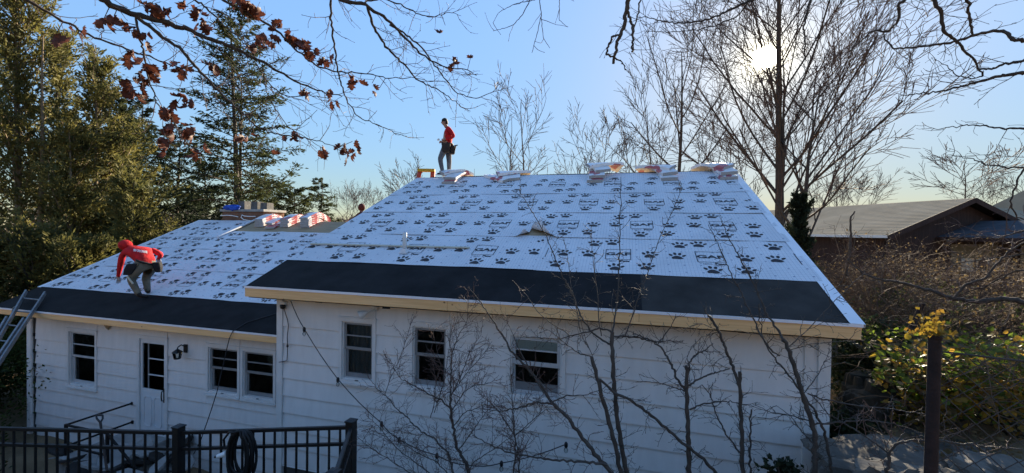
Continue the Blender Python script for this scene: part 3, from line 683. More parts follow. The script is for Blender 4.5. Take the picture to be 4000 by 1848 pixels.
def printed(parent, P, hf, x0, x1, s0, s1, xl, sl, flip, skip=None, full=False):
    mb = MB(); lift = 0.0032; sg = -1 if flip else 1
    def put(poly, cx, cs, material, faces=None):
        pts = [(cx+sg*p[0], cs+sg*p[1]) for p in poly]
        if any(not (x0+0.004 < p[0] < x1-0.004 and s0+0.012 < p[1] < s1-0.003) for p in pts): return
        if skip and any(skip(p[0], p[1]) for p in pts): return
        vs = [P(p[0], p[1], float(hf(p[0], p[1]))+lift) for p in pts]
        if faces is None: mb.poly(vs, material)
        else: mb.faces(vs, faces, material)
    def seg(a, b, w, cx, cs, material):
        n = 4
        for k in range(n):
            p = [a[0]+(b[0]-a[0])*k/n, a[1]+(b[1]-a[1])*k/n]; q = [a[0]+(b[0]-a[0])*(k+1)/n, a[1]+(b[1]-a[1])*(k+1)/n]
            dx, dy = q[0]-p[0], q[1]-p[1]; l = hypot(dx, dy); nx_, ny_ = -dy/l*w/2, dx/l*w/2
            put([(p[0]-nx_, p[1]-ny_), (q[0]-nx_, q[1]-ny_), (q[0]+nx_, q[1]+ny_), (p[0]+nx_, p[1]+ny_)], cx, cs, material)
    k0 = int((x0-xl)/PITCHX)-2; k1 = int((x1-xl)/PITCHX)+2
    for k in range(k0, k1+1):
        cx = xl+k*PITCHX
        for (a, b) in PAWS_AT:
            for e in PAW: put([(a+p[0], b+p[1]) for p in e], cx, sl, m_print)
        bw, bh = 0.197, 0.180
        for p, q in (((-bw, -bh), (bw, -bh)), ((-bw, bh), (bw, bh))): seg(p, q, 0.010, cx, sl, m_print)
        for p, q in (((-bw, -bh), (-bw, bh)), ((bw, -bh), (bw, bh))): seg(p, q, 0.012, cx, sl, m_print)
        for f in WORD[1]: put([WORD[0][i] for i in f], cx, sl, m_print)
        for f in SUB1[1]: put([(SUB1[0][i][0]-0.10, SUB1[0][i][1]-0.235) for i in f], cx, sl, m_print_grey)
        for f in SUB2[1]: put([(SUB2[0][i][0]+0.105, SUB2[0][i][1]-0.235) for i in f], cx, sl, m_print)
    mb.build('printed_pattern', parent)['kind'] = 'stuff'

def plain_sheet(name, P, x0, x1, s0, s1, h, material, seed): return sheet(name, P, x0, x1, s0, s1, h, h, material, seed, wamp=0.15)
# ice and water shield
plain_sheet('ice_shield', RP, -2.385, -0.10, -0.015, 0.985, 0.004, m_shield2, 31)
plain_sheet('ice_shield', RP, -L+0.005, -2.36, -0.02, 0.985, 0.008, m_shield, 32)
plain_sheet('ice_shield', WP, WXL+0.01, XML-0.03, -0.02, 1.0, 0.004, m_shield, 33)
# main roof: courses of underlayment from the eave up, each lapping the one below
o, hf = sheet('underlayment_sheet', RP, -3.975, -0.045, 0.918, 2.27, 0.011, 0.004, m_memb, 41); printed(o, RP, hf, -3.92, -0.11, 0.918, 2.18, -1.315, 1.562, False)
o, hf = sheet('underlayment_sheet', RP, -L+0.01, -3.93, 0.925, 2.27, 0.018, 0.006, m_memb, 42)
printed(o, RP, hf, -L+0.02, -3.94, 0.925, 2.18, -4.979, 1.562, False)
FA, FB = (-4.345, 2.60), (-3.72, 2.185)
o, hf = sheet('underlayment_sheet', RP, -4.345, -0.045, 2.184, 3.54, 0.016, 0.005, m_memb, 43, flap=(FA, FB, 0.10), dx=0.06, ds=0.055)
printed(o, RP, hf, -4.34, -0.11, 2.184, 3.45, -2.291, 2.822, False, skip=lambda x, s: (FB[0]-FA[0])*(s-FA[1])-(FB[1]-FA[1])*(x-FA[0]) < 0.04)
FC, FD = (-4.36, 2.42), (-4.62, 2.184)
o, hf = sheet('underlayment_sheet', RP, -L+0.01, -4.352, 2.184, 3.54, 0.016, 0.005, m_memb, 44, flap=(FD, FC, 0.09), dx=0.06, ds=0.055)
printed(o, RP, hf, -L+0.02, -4.37, 2.184, 3.45, -5.05, 2.822, False, skip=lambda x, s: x > -4.7 and s < 2.5)
o, hf = sheet('underlayment_sheet', RP, -L+0.01, -0.045, 3.45, 4.80, 0.016, 0.005, m_memb, 45); printed(o, RP, hf, -L+0.02, -0.11, 3.45, 4.72, -3.381, 4.115, False)
o, hf = sheet('underlayment_sheet', RP, -L+0.01, -0.045, 4.72, S-0.015, 0.016, 0.007, m_memb, 46); printed(o, RP, hf, -L+0.02, -0.11, 4.72, S-0.03, -4.284, 5.43, True)
# wing roof
o, hf = sheet('underlayment_sheet', WP, WXL+0.02, XML-0.03, 0.93, 2.20, 0.011, 0.004, m_memb, 51); printed(o, WP, hf, WXL+0.12, XML-0.04, 0.93, 2.12, -13.04, 1.55, True)
o, hf = sheet('underlayment_sheet', WP, WXL+0.02, XML-0.03, 2.12, 3.43, 0.016, 0.005, m_memb, 52); printed(o, WP, hf, WXL+0.12, XML-0.04, 2.12, 3.35, -13.66, 2.78, True)
o, hf = sheet('underlayment_sheet', WP, WXL+0.02, XML-0.03, 3.35, 4.69, 0.016, 0.005, m_memb, 53); printed(o, WP, hf, WXL+0.12, XML-0.04, 3.35, 4.67, -14.35, 4.02, False, skip=lambda x, s: x < -15.0 and s > 4.14)
o, hf = sheet('underlayment_sheet', WP, WXL+0.02, -14.95, 4.16, WS-0.01, 0.018, 0.012, m_memb, 54); printed(o, WP, hf, WXL+0.12, -14.98, 4.16, WS-0.02, -16.32, 4.82, False)
# the rolled-up end of that top sheet
mb = MB(); mb.tube([WP(-14.98, 4.12, 0.05), WP(-14.96, 4.8, 0.05), WP(-14.94, 5.55, 0.05)], [0.035, 0.04, 0.038], 10, m_memb); mb.build('sheet_roll', house)
# plumbing vent with its boot, and the thin lath beside it
b = plane(1581, 990, 0, -6.484); b = RP(-6.484, 1.38)
mb = MB(); mb.lathe((b[0], b[1], b[2]-0.05), [(0.040, 0), (0.040, 0.43), (0.036, 0.433), (0.031, 0.433), (0.031, 0.3)], 14, m_pipe); vp = mb.build('vent_pipe', house)
mb = MB(); v = [RP(b[0]+i*0.075, 1.38+j*0.07, 0.028) for i, j in ((-1, -1), (1, -1), (1, 1), (-1, 1))]; v2 = [(b[0]+i*0.045, b[1]+j*0.045, b[2]+0.085) for i, j in ((-1, -1), (1, -1), (1, 1), (-1, 1))]
mb.faces(v+v2, [(0, 1, 5, 4), (1, 2, 6, 5), (2, 3, 7, 6), (3, 0, 4, 7), (4, 5, 6, 7)], m_memb); mb.build('pipe_boot', vp)
lath = MB(); lath.bar(RP(-8.70, 1.583, 0.046), RP(-5.29, 1.600, 0.046), 0.045, 0.016, m_lath, up=(0, NY, NZ)); tag(lath.build('wood_lath', origin=RP(-7.0, 1.59, 0.046)), 'long thin tan lath lying level across the white roof below the vent pipe', 'lath')

# --- chimney at the far left of the wing's ridge
def chimney():
    y0, y1, x0, x1, zt = 6.05, 6.95, -16.55, -14.72, 1.52
    mb = MB(); mb.box((x0+0.012, y0+0.012, -0.6), (x1-0.012, y1-0.012, zt-0.012), m_mortar); ch = mb.build('chimney', house)
    r = random.Random(3); course = 0.075; z = zt-course; k = 0; protos = {}
    while z > 0.95:
        def lay(fix, a, b, axis):
            p = a-(0.11 if k % 2 else 0)
            while p < b-0.02:
                q = min(p+0.205, b); pa = max(p, a)
                if q-pa > 0.03:
                    m = MB(); d = r.uniform(-0.003, 0.004)
                    if axis == 0: m.box((pa, fix-d, z+0.005), (q, fix+0.09, z+course-0.005), m_brick)
                    else: m.box((fix-0.09, pa, z+0.005), (fix+d, q, z+course-0.005), m_brick)
                    m.build('brick', ch)
                p += 0.215
        lay(y0, x0+0.003, x1-0.003, 0); lay(x1, y0+0.10, y1, 1)
        z -= course; k += 1
    mb = MB(); mb.box((x0-0.06, y0-0.06, zt), (x1+0.06, y1+0.06, zt+0.085), m_concrete); mb.build('chimney_cap', ch, bevel=0.01)
    for cx, hh in ((-15.98, 0.31), (-15.40, 0.29), (-14.98, 0.25)):
        m = MB(); w = 0.15; v = []
        for z, s in ((zt+0.085, 1.0), (zt+0.085+hh, 0.94)): v += [(cx+i*w*s, 6.45+j*w*s, z) for i, j in ((-1, -1), (1, -1), (1, 1), (-1, 1))]
        for z, s in ((zt+0.085+hh, 0.80), (zt+0.2, 0.80)): v += [(cx+i*w*s, 6.45+j*w*s, z) for i, j in ((-1, -1), (1, -1), (1, 1), (-1, 1))]
        f = []
        for lv in range(3):
            for i in range(4): f.append((lv*4+i, lv*4+(i+1) % 4, lv*4+4+(i+1) % 4, lv*4+4+i))
        f.append((15, 14, 13, 12)); m.faces(v, f, m_pot); m.build('chimney_pot', ch)
    return x0, x1, y0, zt
CHX0, CHX1, CHY, CHZ = chimney()
# step and landing at the wing door
mb = MB(); mb.box((-13.35, -0.05, GZ-0.4), (-12.1, YW-0.04, -3.64), m_concrete); mb.build('landing', house, bevel=0.01)
for k in range(2):
    mb = MB(); mb.box((-12.098+0.30*k, 0.0, GZ-0.4), (-12.098+0.30*(k+1)-0.002, YW-0.045, -3.64-0.19*(k+1)), m_concrete); mb.build('step', house, bevel=0.01)

# ================================================================== TREES AND BACKGROUND
def unit(v): return v/(np.linalg.norm(v)+1e-12)
def rand_perp(d, r):
    v = r.normal(size=3); v -= d*(v @ d); return unit(v)
class Segs:
    def __init__(s): s.a = []; s.b = []; s.ra = []; s.rb = []
    def add(s, a, b, ra, rb):
        if ra < 0.03:
            v = (np.asarray(a)+np.asarray(b))/2-CAM
            if (v @ SUNV) > 0.99972*np.linalg.norm(v): return          # thin wood before the sun left out in place of its glare
        s.a.append(a); s.b.append(b); s.ra.append(ra); s.rb.append(rb)
    def mesh(s, name, material, parent, n=3):
        if not s.a: return None
        V, F = prisms(s.a, s.b, s.ra, s.rb, n); return link_np(name, V, F, material, parent)
def limb(r, p, d, length, r0, r1, steps, jit, up, segs, sink=None):
    """a crooked tapering limb; returns its points and directions"""
    pts = [np.array(p, float)]; dirs = []; d = unit(np.array(d, float)); sl = length/steps
    for k in range(steps):
        d = unit(d+r.normal(size=3)*jit+np.array([0, 0, up]))
        q = pts[-1]+d*sl; ra = r0+(r1-r0)*k/steps; rb = r0+(r1-r0)*(k+1)/steps
        segs.add(pts[-1], q, ra, rb); pts.append(q); dirs.append(d)
    return pts, dirs
def branch_rec(r, p, d, length, r0, lvl, spec, segs, rmin=0.0014):
    n, ang, ratio, jit, up, steps = spec[lvl]
    r0 = max(r0, rmin*1.25); rend = max(r0*0.45, rmin)
    pts, dirs = limb(r, p, d, length, r0, rend, steps, jit, up, segs[min(lvl, 1)])
    if lvl+1 < len(spec):
        cnt = spec[lvl][0]
        for k in range(cnt):
            t = 0.22+0.78*(k+r.random())/cnt; f = t*steps; i = min(int(f), steps-1); q = pts[i]+(pts[i+1]-pts[i])*(f-i)
            a = np.radians(ang*(0.7+0.6*r.random())); dd = dirs[i]*cos(a)+rand_perp(dirs[i], r)*sin(a)
            rr = (r0+(rend-r0)*t)*0.52
            branch_rec(r, q, dd, length*ratio*(0.65+0.6*r.random())*(1.15-0.45*t), rr, lvl+1, spec, segs, rmin)
def bare_tree(base, top_z, radius, label, seed, trunk_r=0.14, fork=0.35, nlimb=9, spread=28, group='bare trees behind the house', twigmat=None, levels=3, lean=(0, 0), density=1.0, stems=None):
    r = np.random.default_rng(seed); base = np.array(base, float); hgt = top_z-base[2]; rmin = 0.00040*min(float(np.linalg.norm(base-CAM)), 50)
    th = thing('bare_tree', label, 'tree', base, group)
    big, small = Segs(), Segs(); tr = Segs()
    pts, dirs = limb(r, base-np.array([0, 0, 0.3]), (lean[0], lean[1], 1), hgt*0.92, trunk_r, trunk_r*0.12, 14, 0.035 if trunk_r < .2 else 0.013, 0.05, tr)
    spec = [(int(8*density), 32, 0.50, 0.055, 0.055, 7), (int(7*density), 32, 0.52, 0.075, 0.04, 5), (int(5*density), 32, 0.55, 0.09, 0.03, 3), (2, 32, 0.5, 0.10, 0.02, 2)][:levels]
    for k in range(nlimb):
        t = fork+(0.93-fork)*(k+0.6*r.random())/nlimb; f = t*14; i = min(int(f), 13); q = pts[i]+(pts[i+1]-pts[i])*(f-i)
        az = k*2.4+r.random()*0.9; a = np.radians(spread*(0.75+0.5*r.random())*(1.35-0.5*t)); dd = np.array([cos(az)*sin(a), sin(az)*sin(a), cos(a)])
        ln = min(radius/max(sin(a), 0.25), hgt*(1.02-t)*1.15+0.4*radius)
        branch_rec(r, q, dd, ln, trunk_r*(1.0-0.86*t)*(0.58 if trunk_r < .2 else 0.36), 0, spec, (big, small), rmin)
    V, F = prisms(tr.a, tr.b, tr.ra, tr.rb, 7); link_np('trunk', V, F, m_bark, th)
    if big.a: big.mesh('limbs', m_bark, th, 4)
    small.mesh('crown', twigmat or m_far, th, 3)
    return th
def spot(u, d):                       # where a thing seen at 2576-px column u and depth d stands
    p = d2(u, 600, d); return np.array([p[0], p[1], gz(p[0], p[1])])
def ztop(u, v, d): return d2(u, v, d)[2]

def stick_wood(): pass
D = [  # column, depth, top row, crown radius, label, trunk radius, fork, limbs, spread, levels, density
    (1266, 23, 235, 1.7, 'slender leaning bare tree just right of the worker standing on the ridge', 0.085, .36, 8, 34, 3, 1.0),
    (1322, 25, 212, 1.9, 'forked bare tree standing between the two leftmost shingle stacks on the main ridge', 0.11, .40, 8, 36, 3, 1.0),
    (1452, 28, 285, 1.9, 'thin bare tree left of the middle shingle stack on the main ridge', 0.085, .32, 9, 30, 3, 1.0),
    (1508, 31, 300, 1.8, 'fine twigged bare tree directly above the middle shingle stack', 0.08, .32, 9, 28, 3, 1.0),
    (1558, 28, 290, 1.7, 'thin bare tree just right of the middle shingle stack on the main ridge', 0.08, .32, 9, 30, 3, 1.0),
    (1640, 22, 205, 1.9, 'dense upright bare tree above the fourth shingle stack on the main ridge', 0.10, .34, 10, 28, 3, 1.15),
    (1693, 19, 60, 2.3, 'tall dark bare tree whose trunk forks above the ridge, left of the sun', 0.155, .50, 9, 34, 3, 1.2),
    (1775, 24, 290, 2.2, 'low crooked bare tree above the rightmost shingle stack on the main ridge', 0.10, .32, 8, 42, 3, 1.0),
    (1845, 27, 330, 2.0, 'small bare tree behind the right end of the main ridge', 0.08, .3, 8, 36, 3, 0.9),
]
for i, (u, d, v, rad, lab, tr_, fk, nl, sp, lv, dn) in enumerate(D):
    b = spot(u, d); bare_tree(b, ztop(u, v, d), rad*1.1, lab, 100+i, tr_, fk, nl, sp+8, levels=lv, density=dn*.82)
# the big many-stemmed tree the sun shines through
BIGS = [(1952, 17.0, -190, 3.9, 0.235, .25, 23, 36, 'massive bare tree with a broad fan crown and the sun shining through it', (0.032, 0), 0.88),
        (1973, 16.6, 40, 2.6, 0.14, .40, 10, 34, 'middle one of three close trunks beside the massive sunlit tree', (0.03, 0), 1.0),
        (2003, 16.2, 150, 3.2, 0.14, .34, 11, 46, 'rightmost of three close trunks, its long limbs sweeping right over the tan roof', (0.06, -0.02), 1.0)]
for i, (u, d, v, rad, tr_, fk, nl, sp, lab, ln, dn) in enumerate(BIGS):
    b = spot(u, d); bare_tree(b, ztop(u, v, d), rad, lab, 140+i, tr_, fk, nl, sp, levels=4 if i == 0 else 3, lean=ln, density=dn, twigmat=m_twig, group='close trunks of the big bare tree')
# far bare trees
FAR = [(1005, 46, 415, 2.4, 'small far bare tree left of the yellow topped stepladder'), (862, 85, 488, 4.2, 'far round bare tree just right of the small dark spruce'), (905, 90, 482, 4.4, 'far bare tree behind the crouched figure in dark red'),
       (948, 95, 490, 4.0, 'far bare tree at the foot of the main rake'), (2095, 62, 470, 4.4, 'far bare tree above the left end of the tan roof'), (2150, 66, 462, 4.6, 'far spreading bare tree above the middle of the tan roof'),
       (2480, 75, 468, 5.0, 'far round bare tree right of the tan roof peak'), (2570, 70, 440, 4.0, 'far bare tree at the right edge above the second tan roof'), (2425, 44, 385, 4.2, 'bare tree with flat spreading limbs rising behind the tan roof near its peak')]
for i, (u, d, v, rad, lab) in enumerate(FAR):
    b = spot(u, d); bare_tree(b, ztop(u, v, d), rad, lab, 160+i, 0.10 if i != 8 else 0.17, .55 if i != 8 else .72, 9, 46 if i != 8 else 70, levels=3, density=0.85, group='far bare trees on the skyline', twigmat=m_far if i != 8 else m_twig)
# far wood: one low mass along the horizon
def far_wood():
    r = np.random.default_rng(5); A, B, RA, RB = [], [], [], []
    for k in range(1500):
        az = r.uniform(-1.15, 0.85); d = r.uniform(120, 200); x, y = CAM[0]+d*sin(az), CAM[1]+d*cos(az); z = -4
        h = r.uniform(6, 9.5); p = np.array([x, y, z]); A.append(p); B.append(p+[r.normal()*.4, 0, h]); RA.append(.22); RB.append(.05)
        for j in range(14):
            t = r.uniform(.3, 1); q = p+np.array([0, 0, h*t]); A.append(q); B.append(q+np.array([r.normal()*1.6, r.normal()*1.0, r.uniform(.4, 2.2)])); RA.append(.09); RB.append(.03)
    V, F = prisms(A, B, RA, RB, 3); o = link_np('far_wood', V, F, m_far); o['kind'] = 'stuff'; tag(o, 'low far wood of bare trees along the horizon', 'wood')
far_wood()

# ---- conifers
def leaf_quads(C, Dv, Ln, Wd, r):
    """small blades: centre, direction, length, width -> bent quads"""
    n = len(C); d = Dv/(np.linalg.norm(Dv, axis=1)[:, None]+1e-9); v = r.normal(size=(n, 3)); v -= d*np.sum(v*d, 1)[:, None]; v /= np.linalg.norm(v, axis=1)[:, None]+1e-9
    L2 = (Ln/2)[:, None]; W2 = (Wd/2)[:, None]
    V = np.stack([C-d*L2-v*W2*0.5, C-d*L2*0.1+v*W2, C+d*L2, C+d*L2*0.05-v*W2], 1).reshape(-1, 3)
    return V, np.arange(4*n).reshape(n, 4)
def conifer(base, top_z, radius, label, seed, fol, style='cedar', trunk_r=0.16, clear=0.15, nb=90, per=95, blade=0.17, trunkmat=None, group='conifers behind the wing', twin=0.0, gap=0.0, core=0.25, squash=0.75):
    r = np.random.default_rng(seed); base = np.array(base, float); h = top_z-base[2]; th = thing('conifer_tree', label, 'tree', base, group)
    tr, br = Segs(), Segs(); pts, dirs = limb(r, base-np.array([0, 0, .3]), (0, 0, 1), h+0.2, trunk_r, 0.015, 14, 0.012, 0.05, tr)
    if twin: limb(r, base+np.array([twin, 0.15, -.3]), (0.02, 0, 1), h*0.8, trunk_r*0.8, 0.02, 12, 0.012, 0.05, tr)
    C, Dv = [], []
    for k in range(nb):
        t = clear+(0.985-clear)*((k+r.random())/nb)**0.9; q = base+np.array([0, 0, h*t]); az = k*2.39996+r.normal()*0.4
        if style == 'cedar':
            lobe = 0.78+0.42*sin(2*az+9*t+seed)+0.25*sin(17*t+seed*1.7); prof = (1-t)**0.33*min(1, 0.6+2.2*(t-clear)); ln = radius*prof*max(.35, lobe)*(0.45+0.8*r.random())+0.25; el = radians(28+30*t+r.normal()*10); curve = 0.10
        elif style == 'spruce':
            prof = (1-t)**0.6; ln = radius*prof*(0.5+0.85*r.random())+0.25; el = radians(-2+28*t+r.normal()*9); curve = -0.015
        else:
            prof = (1-t)**0.75; ln = radius*prof*(0.6+0.6*r.random())+0.2; el = radians(10+r.normal()*10); curve = 0.03
        if gap and r.random() < gap: ln *= 0.45
        d = np.array([cos(az)*cos(el), sin(az)*cos(el), sin(el)])
        bp, bd = limb(r, q, d, ln, 0.012+0.010*ln, 0.004, 5, 0.07, curve, br)
        n = int(per*ln/radius*1.25)+8; f = core+(1-core)*r.random(n)**0.75; f5 = f*5; i = np.minimum(f5.astype(int), 4)
        P = np.array(bp); B = np.array(bd); c = P[i]+(P[i+1]-P[i])*(f5-i)[:, None]
        # sprays clump on side branchlets
        ns = max(3, int(ln*5)); sid = r.integers(0, ns, n); soff = r.normal(size=(ns, 3))*np.array([1, 1, 0.55])*0.22*min(ln, 1.8); w = r.random(n)[:, None]
        c = c+soff[sid]*w*(0.35+0.9*(1-f))[:, None]*1.5+r.normal(size=(n, 3))*0.04*np.array([1, 1, squash])
        dv = B[i]*0.9+unit_rows(soff[sid])*0.9+r.normal(size=(n, 3))*0.30
        if style == 'spruce': dv[:, 2] -= 0.25
        C.append(c); Dv.append(dv)
    C = np.vstack(C); Dv = np.vstack(Dv); n = len(C)
    V, F = leaf_quads(C, Dv, blade*r.uniform(0.6, 1.5, n), blade*r.uniform(0.20, 0.36, n), r)
    V2, F2 = prisms(tr.a, tr.b, tr.ra, tr.rb, 8); link_np('trunk', V2, F2, trunkmat or m_bark, th)
    br.mesh('limbs', trunkmat or m_bark, th, 3)
    link_np('crown', V, F, fol, th, smooth=False)
    return th
def unit_rows(a): return a/(np.linalg.norm(a, axis=1)[:, None]+1e-9)
CON = [ # column, depth, top row, radius, label, foliage, style, trunk r, clear, branches, per, blade, extra
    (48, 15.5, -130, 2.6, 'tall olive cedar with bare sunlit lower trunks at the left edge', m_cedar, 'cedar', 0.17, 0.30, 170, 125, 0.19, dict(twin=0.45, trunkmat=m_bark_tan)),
    (-60, 17, -20, 2.6, 'olive cedar half cut off by the left edge of the photo', m_cedar, 'cedar', 0.17, 0.2, 150, 110, 0.21, {}),
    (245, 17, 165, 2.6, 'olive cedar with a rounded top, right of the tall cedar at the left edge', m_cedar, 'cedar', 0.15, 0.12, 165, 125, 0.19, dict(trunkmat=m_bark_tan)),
    (150, 18, 90, 2.3, 'darker cedar wedged between the two olive cedars', m_cedar, 'cedar', 0.15, 0.12, 120, 110, 0.21, {}),
    (340, 15.0, 440, 2.0, 'low sunlit yellow green cedar left of the chimney', m_cedar, 'cedar', 0.12, 0.05, 130, 130, 0.17, {}),
    (300, 20, 255, 2.2, 'mid green cedar behind the gap between the rounded cedar and the dark conifer', m_spruce, 'cedar', 0.14, 0.1, 120, 115, 0.21, {}),
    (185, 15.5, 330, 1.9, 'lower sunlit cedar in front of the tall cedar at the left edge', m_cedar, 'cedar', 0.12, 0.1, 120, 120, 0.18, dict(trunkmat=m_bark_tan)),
    (352, 22, 248, 2.5, 'dark conifer behind the low sunlit cedar', m_dkcon, 'spruce', 0.16, 0.1, 130, 120, 0.23, dict(gap=.2)),
    (445, 24, 318, 2.4, 'dark open conifer left of the tallest spruce', m_dkcon, 'spruce', 0.16, 0.1, 110, 110, 0.23, dict(gap=.3)),
    (603, 19.5, 14, 3.5, 'tallest dark spruce rising behind the brick chimney, sky showing through it', m_spruce, 'spruce', 0.19, 0.08, 230, 150, 0.20, dict(twin=-0.28, gap=.22)),
    (520, 27, 400, 2.6, 'dark conifer low behind the left part of the spruce', m_dkcon, 'spruce', 0.15, 0.08, 90, 110, 0.25, {}),
    (735, 23, 470, 2.3, 'low spreading evergreen behind the shingle stacks on the wing', m_spruce, 'spruce', 0.13, 0.05, 110, 130, 0.20, {}),
    (802, 34, 448, 2.0, 'small pointed dark spruce right of the spreading evergreen', m_spruce, 'spruce', 0.12, 0.06, 90, 90, 0.24, {}),
    (668, 25, 455, 2.3, 'low evergreen directly behind the chimney pots', m_spruce, 'spruce', 0.13, 0.05, 100, 120, 0.22, {}),
    (2012, 13.5, 508, 0.5, 'small dark juniper at the foot of the big bare tree', m_dkcon, 'cedar', 0.07, 0.03, 70, 70, 0.16, {}),
]
for i, (u, d, v, rad, lab, fol, sty, tr_, cl, nb, per, bl, kw) in enumerate(CON):
    b = spot(u, d); conifer(b, ztop(u, v, d), rad, lab, 200+i, fol, sty, tr_, cl, nb, per, bl, group='evergreen trees left of and behind the house' if u < 1900 else None, **kw)

# ---- leafy shrubs left of the wing and under the cedars
def leaf_bush(base, rad, hgt, label, seed, fol, n=5000, blade=0.09, name='leafy_shrub', cat='shrub', group=None, stems=14):
    r = np.random.default_rng(seed); base = np.array(base, float); th = thing(name, label, cat, base, group)
    st = Segs(); tips = []
    for k in range(stems):
        az = r.random()*2*pi; a = r.uniform(0.1, 0.9); pts, _ = limb(r, base, (cos(az)*sin(a), sin(az)*sin(a), cos(a)), hgt*r.uniform(.6, 1.0), .018, .004, 6, .16, .05, st)
        tips += pts[2:]
    tips = np.array(tips); m = 26
    cen = np.vstack([tips, base+np.stack([r.normal(size=m)*rad*.45, r.normal(size=m)*rad*.45, r.uniform(.25, .95, m)*hgt], 1)])
    j = r.integers(0, len(cen), n); C = cen[j]+r.normal(size=(n, 3))*rad*0.17; C[:, 2] = np.maximum(C[:, 2], base[2]+.02)
    Dv = unit_rows(C-base-np.array([0, 0, hgt*.3]))+r.normal(size=(n, 3))*.8
    V, F = leaf_quads(C, Dv, blade*r.uniform(.6, 1.3, n), blade*r.uniform(.45, .7, n), r)
    st.mesh('stem', m_bark, th, 4); link_np('foliage', V, F, fol, th, smooth=False); return th
SHR = [(-18.1, 2.4, 1.3, 2.9, 'glossy leafy shrub pressed against the left corner of the wing', m_shrub, 9000, .085), (-19.3, 1.2, 1.2, 2.2, 'dark leafy shrub under the foot of the aluminium ladder', m_shrub, 6500, .085),
       (-19.6, 3.6, 1.3, 3.3, 'tall leafy shrub behind the top of the aluminium ladder', m_shrub, 8000, .09), (-16.9, 0.0, .8, 1.0, 'low dark shrub at the foot of the wing corner', m_shrub, 3000, .08)]
for i, (x, y, rad, h, lab, fol, n, bl) in enumerate(SHR): leaf_bush((x, y, gz(x, y)), rad, h, lab, 300+i, fol, n, bl, group='leafy shrubs at the wing corner')
SHD = [(-18.6, -0.3, 1.2, 2.4, 'dark dense shrub below the ladder at the left edge'), (-16.6, -1.2, 1.0, 1.0, 'low dark shrub behind the fence at the left edge'), (-14.9, -1.0, .9, .8, 'low dark shrub behind the fence, left of the shovel')]
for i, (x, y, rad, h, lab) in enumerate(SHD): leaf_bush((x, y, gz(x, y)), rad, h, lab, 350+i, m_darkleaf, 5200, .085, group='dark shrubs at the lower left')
CB = [(85, 13.0, 600, 1.9, 'broad yellow green evergreen bush low at the left edge'), (215, 13.4, 625, 1.7, 'yellow green evergreen bush beside the worker in the red hood'), (-40, 12.6, 620, 1.6, 'evergreen bush cut off at the left edge above the ladder'), (300, 16.5, 560, 1.7, 'dull evergreen bush behind the red hooded worker')]
for i, (u, d, v, rad, lab) in enumerate(CB):
    b = spot(u, d); conifer(b, ztop(u, v, d), rad, lab, 330+i, m_cedar, 'cedar', .08, .03, 120, 150, .15, group='evergreen bushes left of the wing roof')

